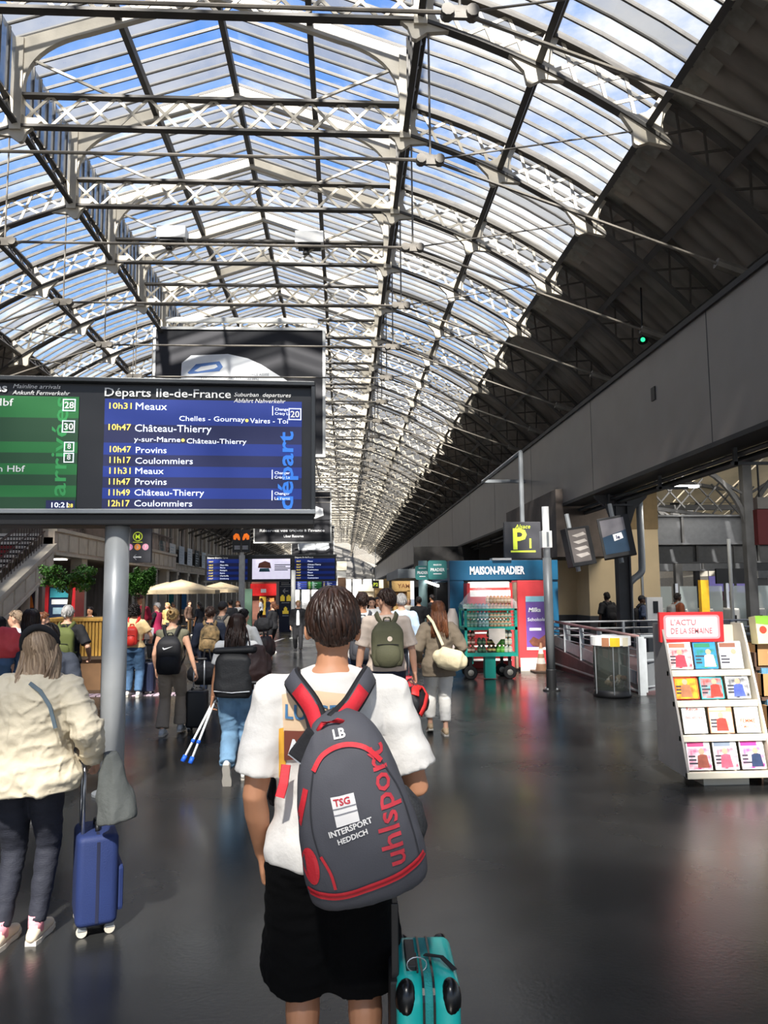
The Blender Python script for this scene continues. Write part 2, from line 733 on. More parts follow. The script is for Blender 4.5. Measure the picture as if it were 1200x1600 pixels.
for sg in (1, -1):
    x = CX + sg * HL
    la_f.bb((x - .11, -.1, zB - .1), (x + .11, .1, zT))
    # haunch: curved solid from the post to the rafter
    outer = []
    slope = (zR - zT) / HL

    def raf(d):
        return zT + slope * d
    pts = [(0.0, zT - 1.1)]
    for k in range(11):
        t = k / 10
        a_, b_, c_ = (.11, zT - 1.1), (.11, raf(.3) - .26), (1.35, raf(1.35) - .30)
        pts.append(tuple((1 - t) ** 2 * a_[j] + 2 * t * (1 - t) * b_[j] + t * t * c_[j] for j in (0, 1)))
    pts += [(HL, zR - .30), (HL, zR), (0, zT)]
    la_f.prism([(x - sg * p, q) for p, q in pts], -.06, .06)
    la_f.bar((x, 0, zT - .3), (CX + sg * 1.95, 0, zB + .66), .05, .05)
lf_me = la_f.mesh('lantern_frame')
ti = MB()
PX, PZ = 4.0, CH + 6.87
for sg in (1, -1):
    p = V((CX + sg * PX, 0, PZ))
    foot = V((CX + sg * 9.9, 0, CH + 4.75))
    ti.tube([p, foot], .028, 6)
    ti.tube([p + (foot - p) * .78, foot], .09, 8)
    ti.tube([p, (CX + sg * PX, 0, zB)], .018, 6)
    ti.box(p, (.42, .05, .16)).tube([p + V((-.15, -.07, 0)), p + V((-.15, .07, 0))], .08, 10).tube([p + V((.15, -.07, 0)), p + V((.15, .07, 0))], .08, 10)
    ti.tube([p, V((CX, 0, PZ))], .026, 6)
    ti.tube([p + V((0, 0, 0)), pol(34.6, R0, sg)], .016, 6)
ti_me = ti.mesh('tie_rod')
for i in NT:
    y = Y1 + SP * i
    t = link('truss', ch_me, ironk, CEIL, loc=(0, y, 0))
    link('lattice', la_me, cream, t)
    link('lower_lattice', lad_me, lat_dark, t)
    link('gusset', gu_me, cream, t)
    link('lantern_frame', lf_me, cream, t)
    link('tie_rod', ti_me, rodm, t)
YA, YB = Y1 + SP * NT[0], Y1 + SP * NT[-1]
# ---- purlins along the hall
for sg in (1, -1):
    for a in ALLA[:5]:
        q = math.radians(a) * sg
        er = V((math.sin(q), 0, math.cos(q)))
        c0 = pol(a, R0 + .06, sg)
        c1 = pol(a, R0 + .62, sg)
        m = MB()
        for c, hh in ((c0, .09), (c1, .09)):
            m.bar((c.x, YA, c.z), (c.x, YB, c.z), .11, hh, up=tuple(er))
        p = m.obj('purlin', purm, CEIL)
        if a == 34.6:
            c2 = pol(a + .9, R0 + .72, sg)
            MB().bar((c2.x, YA, c2.z), (c2.x, YB, c2.z), .42, .05, up=tuple(er)).obj('eaves_board', mat('weathered grey board', '#8b8880', .7, var=.2), p)
        m = MB()
        if a < 41:
            n = 5
            for i in NT[:-1]:
                y = Y1 + SP * i
                for k in range(n):
                    ya, yb = y + SP * k / n, y + SP * (k + 1) / n
                    if i > 26 and k % 2:
                        continue
                    m.bar((c0.x, ya, c0.z), (c1.x, yb, c1.z), .05, .02, up=(1, 0, 0))
                    m.bar((c0.x, yb, c0.z), (c1.x, ya, c1.z), .05, .02, up=(1, 0, 0))
            m.obj('lattice', purm, p)
for x in (CX - 1.93, CX, CX + 1.93):
    z = zR - abs(x - CX) * (zR - zT) / HL - .08
    MB().bb((x - .06, YA, z - .12), (x + .06, YB, z + .1)).obj('purlin', purm, CEIL)
# ---- corrugated lower vault
for sg in (1, -1):
    me = bpy.data.meshes.new('corrugated_sheet')
    vs, fs = [], []
    ny = int((YB - YA) / .0875)
    angs = [35.2, 40, 45, 50, 55, 60]
    for j in range(ny + 1):
        y = YA + j * .0875
        dz = .055 * math.sin(2 * PI * j / 5.2)
        for a in angs:
            p = pol(a, RG + dz, sg)
            vs.append((p.x, y, p.z))
    k = len(angs)
    for j in range(ny):
        for i in range(k - 1):
            fs.append((j * k + i, j * k + i + 1, (j + 1) * k + i + 1, (j + 1) * k + i))
    me.from_pydata(vs, [], fs)
    link('corrugated_sheet', me, corr, CEIL, smooth=True)
    p = pol(60, RG, sg)
    MB().bb((p.x, YA, 0), (p.x + sg * .3, YB, p.z + .2)).obj('back_wall', corr, CEIL) if sg < 0 else None
# ---- glazing: bars and panes
NP = 8
rn = random.Random(3)
pw = SP / NP


def arc_pts(a0, a1, sg, n=3, r=None):
    return [pol(a0 + (a1 - a0) * k / n, r or RG, sg) for k in range(n + 1)]


def sl_pts(d0, d1, sg):
    f = lambda d: V((CX + sg * (HL - d), 0, zT + (zR - zT) * d / HL + .08))
    return [f(d0), f(d1)]


FIELDS = []
for sg in (1, -1):
    FIELDS.append(arc_pts(16.9, 25.75, sg))
    FIELDS.append(arc_pts(25.75, 34.9, sg))
    FIELDS.append(sl_pts(-.15, 1.93, sg))
    FIELDS.append(sl_pts(1.93, HL, sg))
    FIELDS.append([V((CX + sg * (HL + .05), 0, zB + .5)), V((CX + sg * (HL + .05), 0, zT))])
pane_me = []
for f in FIELDS:
    m = MB()
    for q in f:
        m.v += [V((q.x, 0.02, q.z)), V((q.x, pw - .02, q.z))]
    for k in range(len(f) - 1):
        m.f.append([2 * k, 2 * k + 1, 2 * k + 3, 2 * k + 2])
    pane_me.append(m)
bar_me = []
for f in FIELDS:
    m = MB()
    for k in range(len(f) - 1):
        m.bar(f[k], f[k + 1], .035, .07, up=(0, 0, 1))
    bar_me.append(m)
pcache = {}


def pane_kind(fi, k, i):
    lantern = fi % 5 in (2, 3)
    r = rn.random()
    if lantern:
        return 'g' if (k % 2 == 0) != (r < .12) else ('c' if r < .8 else 'm')
    if fi % 5 == 4:
        return 'g'
    if i > 9:
        return 'g' if r < .5 else 'm'
    return 'c' if r < .5 else ('m' if r < .84 else 'g')


GM = {'c': gl_clear, 'm': gl_mid, 'g': gl_grey}
rest = {'c': MB(), 'm': MB(), 'g': MB()}
restbar = MB()
npn = 0
nbr = 0
barm = mat('dark glazing bar', '#55524e', .6, var=.2)
bar_data = [m.mesh('glazing_bar') for m in bar_me]
for i in NT[:-1]:
    for fi in range(len(FIELDS)):
        for k in range(NP):
            y = Y1 + SP * i + pw * k
            kd = pane_kind(fi, k, i)
            m = pane_me[fi]
            near = 0 <= i <= 5
            if near and npn < 300 and fi % 5 != 4 and not (fi > 4 and fi % 5 == 1 and i < 1):
                key = (fi, kd)
                if key not in pcache:
                    pcache[key] = m.mesh('pane')
                    pcache[key].materials.append(GM[kd])
                link('pane', pcache[key], None, CEIL, loc=(0, y, 0))
                npn += 1
            else:
                r = rest[kd]
                n = len(r.v)
                r.v += [q + V((0, y, 0)) for q in m.v]
                r.f += [[n + a for a in q] for q in m.f]
            if near and nbr < 290 and fi % 5 != 4:
                link('glazing_bar', bar_data[fi], barm, CEIL, loc=(0, y, 0))
                nbr += 1
            else:
                m = bar_me[fi]
                n = len(restbar.v)
                restbar.v += [q + V((0, y, 0)) for q in m.v]
                restbar.f += [[n + a for a in q] for q in m.f]
for kd, m in rest.items():
    tag(m.obj('far_panes', GM[kd], CEIL), kind='stuff')
tag(restbar.obj('far_glazing_bars', barm, CEIL), kind='stuff')

# ================================================================== RIGHT WALL (grey fascia over the openings)
fasm = mat('dark grey fascia panel', '#7c7671', .42, metal=.1, var=.06, scale=1.5)
FX = 6.0
zF0, zF1 = CH + 2.36, CH + 4.57
m = MB().bb((FX, -12, zF0), (FX + .35, 150, zF1))
WR = tag(m.obj('wall_right', fasm), kind='structure')
m = MB()
for y in range(-6, 150, 6):
    m.bb((FX - .004, y, zF0), (FX, y + .018, zF1))
m.obj('panel_joint', mat('dark joint', '#3a3a3b', .7), WR)
m = MB().bb((FX - .05, -12, zF1), (FX + .45, 150, zF1 + .10))
m.bb((FX - .02, -12, zF0 - .08), (FX + .6, 150, zF0))
m.obj('coping', mat('black coping', '#232323', .6), WR)
h = at(1040, 617, 14)
yh = FX / ((1040 - 537) / 1200)
h = at(1040, 617, yh)
MB().bb((FX - .02, yh - .16, h.z - .13), (FX + .02, yh + .02, h.z + .13)).obj('opening', BLACK, WR)
# pipes and cable trays under the fascia
m = MB()
for dx, dz, r in ((.45, -.18, .045), (.62, -.26, .06), (.78, -.16, .035)):
    m.tube([(FX + dx, -5, zF0 + dz), (FX + dx, 150, zF0 + dz)], r, 8)
m.bb((FX + .4, -5, zF0 + .05), (FX + .95, 150, zF0 + .12))
for y in range(0, 150, 3):
    m.bb((FX + .3, y, zF0 - .36), (FX + .95, y + .05, zF0 - .31)).bb((FX + .34, y, zF0 - .36), (FX + .40, y + .06, zF0))
m.obj('cable_tray', DARKM, WR)
# far end
endm = mat('grey end wall paint', '#8e8b86', .7, var=.1)
m = MB().bb((CX - 12, 150, 4.4), (CX + 12, 150.4, 16))
WB = tag(m.obj('wall_back', endm), kind='structure')
m = MB()
for k in range(13):
    m.bb((CX - 12 + 2 * k, 149.7, 0), (CX - 11.6 + 2 * k, 150, 6))
m.bb((CX - 12, 149.6, 4.2), (CX + 12, 149.9, 5.2))
m.obj('mullion', endm, WB)
tag(MB().bb((CX - 12, 150.05, 0), (CX + 12, 150.1, 4.4)).obj('window_1', mat('bright frosted end glazing', '#ffffff', .4, emit=1.2, var=0)), kind='structure')

# ================================================================== LEFT WALL, balcony, stairs
stone = mat('pale limestone', '#cdbdac', .85, var=.12, scale=3, bump=.3, bscale=18)
stone2 = mat('light frieze stone', '#cfc4b2', .85, var=.1, scale=3, bump=.3, bscale=18)
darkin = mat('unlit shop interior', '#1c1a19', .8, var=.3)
XL = -12.4
WL = tag(MB().bb((XL - .5, 45, 4.9), (XL - .2, 150, 7.6)).obj('wall_left', stone), kind='structure')
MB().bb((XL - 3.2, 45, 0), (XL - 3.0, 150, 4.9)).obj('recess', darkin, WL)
for i in range(26):
    y = 46 + 4 * i
    m = MB().bb((XL - .45, y, 0), (XL, y + .55, 3.4)).bb((XL - .5, y - .1, 3.1), (XL + .05, y + .65, 3.4))
    m.obj('pilaster', stone2, WL)
    if i < 14:
        m = MB().bb((XL - .3, y + .9, 5.2), (XL - .14, y + 1.6, 7.2)).bb((XL - .3, y + 2.3, 5.2), (XL - .14, y + 3.0, 7.2))
        m.obj('window_recess', mat('dim upper window', '#40362f', .4), WL)
        MB().bb((XL - .22, y - .25, 4.9), (XL + .02, y + .3, 7.5)).obj('pilaster', stone2, WL)
m = MB().bb((XL - .4, 45, 3.35), (XL + .05, 150, 3.45)).bb((XL - .4, 45, 3.9), (XL + .12, 150, 4.0))
m.obj('cornice', stone2, WL)
MB().bb((XL - .4, 45, 3.45), (XL, 150, 3.9)).obj('frieze', stone, WL)
m = MB()
for i in range(170):
    y = 45.2 + .6 * i
    m.bb((XL, y, 3.5), (XL + .045, y + .42, 3.85))
m.obj('frieze_panels', stone2, WL)
m = MB()
for i in range(150):
    y = 45 + .28 * i
    m.bb((XL, y, 4.0), (XL + .02, y + .03, 4.95))
m.bb((XL, 45, 4.93), (XL + .05, 150, 4.99))
m.obj('balcony_railing', DARKM, WL)
cols = ['#dfe3e6', '#20343c', '#3f8f96', '#e6e6e2', '#c9d2da', '#e4e8ea', '#1f2c33', '#d6dee2']
for i in range(12):
    y = 45.6 + 3.1 * i
    bn = MB().bb((XL + .13, y, 3.95), (XL + .16, y + 1.9, 5.3))
    o = bn.obj('banner', mat('banner cloth ' + cols[i % 8], cols[i % 8], .7, var=.08))
    tag(o, '%s printed banner on the left balcony railing, %s' % (['white', 'black', 'teal', 'off-white', 'pale blue', 'white', 'black', 'pale blue'][i % 8], ['nearest', 'second', 'third', 'fourth', 'fifth', 'sixth', 'seventh', 'eighth', 'ninth', 'tenth', 'eleventh', 'farthest'][i] + (' banner of the row' if i in (0, 11) else ' from the near end')), 'banner', 'banners along the left balcony')
    m = MB()
    dk = mat('banner ink', '#35506a' if i % 2 else '#b7c6cc', .7)
    for k in range(5):
        m.bb((XL + .16, y + .3, 4.2 + .2 * k), (XL + .165, y + 1.0 + .3 * ((k * 7) % 3), 4.27 + .2 * k))
    m.obj('print', dk, o)

# stairs climbing away on the left
GX = -9.8
steps = tag(empty('staircase', (0, 0, 0)), 'stone staircase with dark iron railing climbing to the left gallery', 'staircase')
stepm = mat('sunlit pale step', '#f4eee6', .7, var=.05)  # whitened so the treads look sunlit
riser = mat('shaded riser', '#2b2727', .8, var=.2)  # shade under the nosings put in as a dark colour
ys0, z0s, rise, run = 17.0, 0.0, .155, .36
for k in range(24):
    y = ys0 + run * k
    z = z0s + rise * (k + 1)
    st = MB().bb((GX - 4.2, y - .03, z - .085), (GX - .05, y + run + .02, z)).obj('tread', stepm, steps)
    MB().bb((GX - 4.2, y + .01, z - rise), (GX - .06, y + .04, z - .085)).obj('riser', riser, st)
    if 15 < k < 21:
        MB().bb((GX - 1.3, y - .04, z - .085), (GX - .3, y - .03, z)).obj('red_nosing', mat('red riser', '#a33338', .7), st)


def sz(y):
    return (y - ys0) / run * rise


ye = ys0 + run * 24
zt = sz(ye)
m = MB()
m.prism([(ys0 + .9, 0), (ye, zt - .40), (ye, zt - 1.15), (ys0 + 2.7, 0)], GX, GX + .35, 'x')
m.obj('stringer', stone, steps)
m = MB()
m.bar((GX + .17, ys0 + .9, .03), (GX + .17, ye + .05, zt - .36), .5, .12)
m.bar((GX + .19, ys0 + 2.6, .02), (GX + .19, ye + .05, zt - 1.12), .42, .09)
m.obj('coping', stone2, steps)
for k in range(9):
    y = ys0 + 2.0 + .74 * k
    z = sz(y) - 1.0
    a = .72
    if z < -.2:
        continue
    MB().prism([(y, z + .04), (y + a - .1, sz(y + a - .1) - .96), (y + a - .1, sz(y + a - .1) - .56), (y, z + .44)], GX + .35, GX + .385, 'x').obj('stone_panel', stone2, steps)
m = MB()
for k in range(43):
    y = ys0 + .2 * k
    m.bb((GX + .02, y, sz(y) - .35), (GX + .04, y + .02, sz(y) + .95))
m.bar((GX + .03, ys0, .95), (GX + .03, ye, zt + .95), .06, .05)
m.bar((GX + .03, ys0, .45), (GX + .03, ye, zt + .45), .03, .03)
m.bar((GX + .03, ys0, .1), (GX + .03, ye, zt + .1), .03, .03)
m.obj('railing', mat('brown iron railing', '#5a4a44', .6, var=.2), steps)
MB().prism([(ys0 + 1.0, 0), (ye, zt - .6), (ye, 0)], GX - .1, GX - .02, 'x').obj('under_wall', mat('grey brown plaster', '#6d615b', .85, var=.12), steps)
for k, y in enumerate((21.6, 22.9, 24.1, 25.1)):
    MB().bb((GX - .02, y, 0), (GX + .22, y + .35, sz(y) - 1.1)).obj('pilaster', stone, steps)
# gallery running on along the left
gal = tag(empty('gallery'), 'stone gallery with panelled parapet beyond the stairs', 'gallery')
MB().bb((GX - 6, ye, zt - .5), (GX + .3, 44, zt - .1)).obj('floor_slab', stone, gal)
MB().bb((GX, ye, zt - .62), (GX + .35, 44, zt + .1)).obj('parapet', stone, gal)
MB().bb((GX - .05, ye, zt + .1), (GX + .42, 44, zt + .22)).bb((GX - .05, ye, zt - .68), (GX + .42, 44, zt - .60)).obj('coping', stone2, gal)
for k in range(18):
    y = ye + .3 + 1.0 * k
    if y < 43:
        MB().bb((GX + .35, y, zt - .52), (GX + .385, y + .8, zt + .04)).obj('stone_panel', stone2, gal)
m = MB()
for k in range(110):
    y = ye + .16 * k
    m.bb((GX + .1, y, zt + .2), (GX + .12, y + .02, zt + 1.1))
m.bb((GX + .08, ye, zt + 1.08), (GX + .15, 44, zt + 1.14))
m.obj('railing', mat('brown iron railing', '#5a4a44'), gal)
for y in (28.5, 33, 37.5, 42):
    MB().bb((GX - .1, y, 0), (GX + .3, y + .6, zt - .5)).obj('pillar', stone2, gal)
MB().bb((GX - 6, ye, 0), (GX - 5.7, 44, 8)).obj('rear_wall', darkin, gal)
MB().bb((GX - 5, 29, zt - .56), (GX - 3.6, 29.4, zt - .52)).obj('ceiling_lamp', mat('lit lamp', '#ffffff', emit=4, var=0), gal)
MB().bb((GX - 3, 32, zt - .56), (GX - 1.6, 32.4, zt - .52)).obj('ceiling_lamp', mat('lit lamp', ''), gal)
# building between gallery and facade, upper floors
MB().bb((XL - 6, 44, 3.9), (GX - 1.2, 45, 9)).obj('end_wall', stone, gal)
MB().bb((GX - 1.9, 44, 0), (GX - .9, 45, 9)).obj('pillar', stone2, gal)

# ================================================================== RIGHT HALL behind the fascia
beige = mat('beige painted wall', '#d2bd98', .8, var=.05, scale=2)
beiged = mat('beige roof board', '#e0d2b4', .8, var=.1, scale=1.5)
dado = mat('dark grey dado', '#3f4043', .7, var=.1)
bx0, by0 = 5.9, 22.0
BW = tag(MB().bb((bx0, by0 + 1.2, 1.0), (7.1, by0 + 5, 3.5)).bb((7.1, by0, 1.0), (9.2, by0 + 5, 3.5)).obj('wall_partition', beige), kind='structure')
MB().bb((bx0 - .02, by0 + 1.17, 0), (7.1, by0 + 5, 1.0)).bb((7.08, by0 - .03, 0), (9.22, by0 + 5, 1.0)).obj('dado', dado, BW)
MB().bb((bx0 - .1, by0 - 1.4, 2.65), (7.5, by0 + 5, 4.5)).obj('bulkhead', mat('brown grey bulkhead', '#4f4640', .8, var=.15), BW)
MB().bb((7.5, by0 - .05, 3.5), (9.2, by0 + 5, 4.8)).obj('upper_panel', mat('ochre board', '#84704f', .8, var=.1), BW)
MB().bb((8.62, by0 - .08, 0), (8.68, by0 - .03, 3.4)).obj('conduit', GREYM, BW)
# iron column on the fascia line with downpipe
pc = at(975, 925, 18.2)
col_ = tag(empty('iron_column', (pc.x, 18.2, 0)), 'dark riveted iron column under the grey fascia', 'column')
MB().bb((-.16, -.12, 0), (-.12, .12, 4.1)).bb((.12, -.12, 0), (.16, .12, 4.1)).bb((-.13, -.02, 0), (.13, .02, 4.1)).bb((-.24, -.2, 0), (.24, .2, .12)).obj('shaft', DARKM, col_)
MB().prism([(-.14, 3.1), (-.14, 4.1), (-.7, 4.1), (-.62, 3.95), (-.35, 3.7)], -.05, .05).prism([(.14, 3.1), (.14, 4.1), (.7, 4.1), (.62, 3.95), (.35, 3.7)], -.05, .05).obj('bracket', DARKM, col_)
m = MB()
for k in range(40):
    for x in (-.14, .14):
        m.box((x, -.125, .2 + .095 * k), (.02, .015, .02))
m.obj('rivets', DARKM, col_)
pp = at(1005, 925, 18.5)
o = MB().tube([tuple(v) for v in spl([(pp.x, 18.5, 4.0), (pp.x, 18.5, 3.4), (pp.x, 18.5, 2.4), (pp.x - .04, 18.5, 2.15), (pp.x - .28, 18.5, 1.95), (pp.x - .34, 18.5, 1.7), (pp.x - .34, 18.5, 0)], 3)], .085, 12).obj('downpipe', GREYM, smooth=True)
tag(o, 'grey cast downpipe bending beside the riveted column', 'pipe')
# side hall roof, arches, girders
SH = tag(empty('ceiling_side_hall'), kind='structure')
for k in range(18):
    x = 8 + 1.75 * k
    MB().prism([(30, 5.2), (30, 5.26), (44, 9.6), (44, 9.54)], x, x + 1.68, 'x').obj('roof_panel', beiged, SH)
    MB().prism([(46, 9.0), (46, 9.06), (60, 5.3), (60, 5.24)], x, x + 1.68, 'x').obj('roof_panel', beiged, SH)
for k in range(12):
    x = 8 + 1.75 * k
    MB().prism([(16, 9.6), (16, 9.66), (30, 5.26), (30, 5.2)], x, x + 1.68, 'x').obj('roof_panel', beiged, SH)
for k in range(20):  # unseen slatted roof, added to keep most direct sun off the gates
    x = 8.2 + 1.75 * k
    MB().bb((x, -12, 9.75), (x + 1.25, 17, 9.8)).obj('roof_panel', beiged, SH)
for zz, yy in ((5.35, 30), (5.9, 32.2), (7.2, 36.2), (8.4, 40), (9.5, 44)):
    MB().bb((8, yy - .1, zz - .45), (40, yy + .1, zz - .25)).obj('purlin', DARKM, SH)
gx0 = 9.3
GIRD = []
for gi, (yy, zb, zt_) in enumerate(((26.5, 3.3, 4.35), (31.0, 2.8, 3.6), (36, 2.6, 3.5))):
    g = MB().bb((gx0 - 1, yy, zb), (42, yy + .12, zt_)).bb((gx0 - 1, yy - .15, zt_ - .06), (42, yy + .27, zt_)).bb((gx0 - 1, yy - .15, zb), (42, yy + .27, zb + .06)).obj('girder', mat('dark blue grey girder', '#4a4d52', .55, var=.15), SH)
    m = MB()
    for k in range(12):
        m.bb((gx0 + 2.6 * k, yy - .12, zb), (gx0 + .08 + 2.6 * k, yy + .2, zt_))
    m.obj('stiffener', DARKM, g)
for x, yy in ((14.2, 26.2), (21, 26.2), (15.5, 35), (24, 35)):
    m = MB()
    for sg in (1, -1):
        pts = [V(p) for p in spl([(x, yy, 3.4), (x + sg * .25, yy, 4.6), (x + sg * 1.1, yy, 5.7), (x + sg * 2.6, yy, 6.4)], 4)]
        for a, c in zip(pts, pts[1:]):
            m.bar(a, c, .14, .16, up=(0, 1, 0))
        m.bar((x, yy, 5.0), (x + sg * 2.2, yy, 6.3), .08, .08)
    m.bb((x - .16, yy - .14, 0), (x + .16, yy + .14, 8.5))
    m.bb((x - 3.4, yy - .1, 6.4), (x + 3.4, yy + .1, 6.62))
    m.obj('arched_column', DARKM, SH)
m = MB()
for k in range(7):
    x = 8.6 + 1.0 * k
    m.bar((x, 24 + k * .7, 4.5), (x + 1, 24 + k * .7, 5.6), .05, .05).bar((x + 1, 24 + k * .7, 4.5), (x, 24 + k * .7, 5.6), .05, .05)
m.bar((8, 23.6, 5.6), (20, 33, 5.6), .1, .12).bar((8, 23.6, 4.5), (20, 33, 4.5), .1, .12)
m.obj('lattice_girder', DARKM, SH)
for x, yy, z in ((11.6, 25, 5.15), (9.0, 23.2, 4.25), (17.5, 27, 4.9)):
    MB().bb((x - .45, yy, z), (x + .35, yy + .25, z + .07)).obj('strip_light', mat('lit tube', '#ffffff', emit=5, var=0), SH)
for x, y, z, e_, sz_ in ((8.3, 18.6, 3.9, 60, 1.2), (12, 24, 5.2, 160, 3), (20, 25, 5.2, 260, 4), (15, 34, 5.0, 200, 4)):  # fill lights added to brighten the beige wall and the side hall
    ld = bpy.data.lights.new('side_hall_fill', 'AREA')
    ld.energy = e_; ld.size = sz_; ld.color = (1, .93, .82)
    lo_ = bpy.data.objects.new('side_hall_fill', ld)
    COL.objects.link(lo_)
    lo_.location = (x, y, z); lo_.rotation_euler = (math.radians(25), 0, 0)
# far side wall of that hall
m = MB().bb((8, 66, 4.6), (60, 66.3, 12)).bb((8, 66, 0), (60, 66.3, 1.8)).bb((8, 66, 3.0), (60, 66.3, 4.6))
w3 = tag(m.obj('wall_far_side', mat('grey brown far wall', '#6a6661', .8, var=.2)), kind='structure')
for k in range(14):
    MB().bb((8 + 3.4 * k, 65.7, 0), (8.5 + 3.4 * k, 66, 6)).obj('pier', dado, w3)

# trains and clutter beyond the gates
for k, (x, yy, cc, lab) in enumerate(((12, 46, '#8f9496', 'grey train end beyond the gates, nearest the beige wall'), (18.5, 50, '#5a6d88', 'blue grey train end beyond the gates'), (26, 48, '#a9a7a0', 'pale train end far right beyond the gates'))):
    o = empty('train', (x, yy, 0), 0, lab, 'train', 'trains at the platforms')
    MB().prism([(-1.4, .3), (1.4, .3), (1.45, 2.6), (1.1, 3.3), (-1.1, 3.3), (-1.45, 2.6)], 0, 14).obj('body', mat('train ' + cc, cc, .4), o)
    MB().bb((-1.1, -.03, 1.5), (1.1, 0, 2.4)).obj('windscreen', mat('dark glass', '#15181c', .1), o)
    MB().bb((-1.0, -.04, .7), (-.7, 0, .85)).bb((.7, -.04, .7), (1.0, 0, .85)).obj('headlamps', WHITE, o)
for k in range(9):
    x = 10 + 3.2 * k
    MB().bb((x, 42, 0), (x + .25, 42.3, 5)).obj('pier', DARKM, SH)
    MB().bb((x - 1.2, 41.8, 2.75), (x + 2.2, 42.4, 3.3)).obj('beam', DARKM, SH)

tag(MB().bb((8.6, 28.5, 0), (8.8, 66, 5.0)).obj('wall_shops', mat('dark shop rear wall', '#2c2a29', .8, var=.3)), kind='structure')
# ================================================================== SIGNS AND SCREENS
def stripe(parent, x0, x1, z0, z1, y, m, name='screen_row'):
    return MB().bb((x0, y - .002, z0), (x1, y, z1)).obj(name, m, parent)


scr_blue = mat('screen bright blue', '#0e2c80', .5, emit=.22, var=0)
scr_navy = mat('screen dark blue', '#121a4a', .5, emit=.2, var=0)
scr_green = mat('screen bright green', '#17662f', .5, emit=.22, var=0)
scr_dgreen = mat('screen dark green', '#153f24', .5, emit=.2, var=0)
txt_w = mat('screen white text', '#dfe6f6', .4, emit=.9, var=0)
txt_y = mat('screen yellow text', '#f0d458', .4, emit=.9, var=0)
txt_lb = mat('screen light blue text', '#2a6cc4', .4, emit=.45, var=0)
txt_lg = mat('screen light green text', '#2c8446', .4, emit=.35, var=0)
sgnblk = mat('black sign face', '#1b1b1e', .35, var=.1)
casing = mat('dark grey metal casing', '#3a3c3e', .35, metal=.4, var=.1)

# --- big board on a grey post
BY = 6.9
p0 = at(0, 590, BY)
p1 = at(488, 601, BY)
p2 = at(488, 805, BY)
k = 1 / (1200 / BY)            # metres per pixel there


def bx(px): return (px - 176) * k
def bz(py): return (805 - py) * k


pb = at(176, 805, BY)
board = empty('departure_board', (pb.x, BY, 0), math.radians(3.0),
              'large black departure board with blue and green screens on a thick grey post', 'board')
ZB = pb.z
H0 = (805 - 596) * k
MB().bb((bx(-420), .02, ZB + bz(797)), (bx(486), .34, ZB + H0)).obj('casing', sgnblk, board, bevel=.01)
MB().bb((bx(-420), -.06, ZB + H0 - .005), (bx(487), .36, ZB + H0 + .035)).bb((bx(481), -.05, ZB + bz(797)), (bx(488), .36, ZB + H0 + .03)).obj('frame', casing, board, bevel=.006)
MB().bb((bx(-420), -.05, ZB + bz(803)), (bx(488), .3, ZB + bz(796))).obj('frame_bottom', GREYM, board, bevel=.005)
MB().bb((bx(-420), .0, ZB + bz(820)), (bx(486), .42, ZB + bz(803))).obj('housing', BLACK, board, bevel=.01)
MB().tube([(0, .2, 0), (0, .2, ZB - .0)], .107, 28).obj('post', mat('satin grey post paint', '#c2c4c4', .38, metal=.2, var=.04, bump=.05), board, smooth=True)
MB().lathe([(.16, 0), (.16, .02), (.115, .03)], (0, .2, 0)).obj('base_plate', GREYM, board)
yS = .012
X0, X1 = 159, 466
rows = [(621, 662, 0), (662, 691, 1), (691, 710, 0), (710, 728, 1), (728, 745, 0), (745, 762, 1), (762, 779, 0), (779, 797, 1)]
scr = MB().bb((bx(X0), yS, ZB + bz(797)), (bx(X1), yS + .02, ZB + bz(621))).obj('departures_screen', scr_navy, board)
for a, c, kk in rows:
    stripe(scr, bx(X0), bx(X1), ZB + bz(c), ZB + bz(a), yS, scr_navy if kk else scr_blue)
T = .0
yT = yS - .006


def bt(s, px, py, h, m, par, width=None, bold=.004, shear=0, align='LEFT'):
    return text(par, s, h * k * 1.38, bx(px), ZB + bz(py), yT, m, bold, width=width * k if width else None, align=align, shear=shear)


bt('Départs Ile-de-France', 157, 617, 14, WHITEP, board, 195, .008)
bt('Suburban  departures', 358, 614, 7, WHITEP, board, 90, .0, .25)
bt('Abfahrt Nahverkehr', 358, 624, 7, WHITEP, board, 82, .0, .25)
for (s, px, py, wd) in (('10h31', 163, 637, 34), ('10h47', 163, 671, 34), ('10h47', 166, 706, 32), ('11h17', 166, 723, 32),
                        ('11h31', 166, 740, 32), ('11h47', 166, 757, 32), ('11h49', 166, 774, 32), ('12h17', 166, 791, 32)):
    bt(s, px, py, 10, txt_y, scr, wd, .006)
for (s, px, py, h, wd) in (('Meaux', 205, 638, 13, 48), ('Chelles - Gournay', 273, 655, 9, 102), ('Vaires - Toi', 384, 657, 9, 60),
                           ('Château-Thierry', 205, 673, 13, 118), ('y-sur-Marne', 205, 689, 9, 71), ('Château-Thierry', 285, 691, 9, 93),
                           ('Provins', 207, 707, 11, 47), ('Coulommiers', 207, 724, 11, 88), ('Meaux', 207, 740, 11, 43), ('Provins', 207, 757, 11, 48),
                           ('Château-Thierry', 207, 774, 11, 106), ('Coulommiers', 207, 791, 11, 88),
                           ('Changer', 423, 636, 5, 24), ('Crécy La', 423, 643, 5, 24), ('Changer', 423, 739, 5, 24), ('Crécy La', 423, 746, 5, 24), ('Changer', 423, 772, 5, 24), ('La Ferté', 423, 780, 5, 24)):
    bt(s, px, py, h * .92, txt_w, scr, wd, .0)
for px, py in ((379, 653), (280, 686)):
    o = link('bullet', disc(bx(px), ZB + bz(py), 2.6 * k, 12, yT), txt_y, scr)
for a, c in ((629, 644), (732, 747), (765, 781)):
    stripe(scr, bx(419), bx(420.2), ZB + bz(c), ZB + bz(a), yT, txt_w, 'rule')


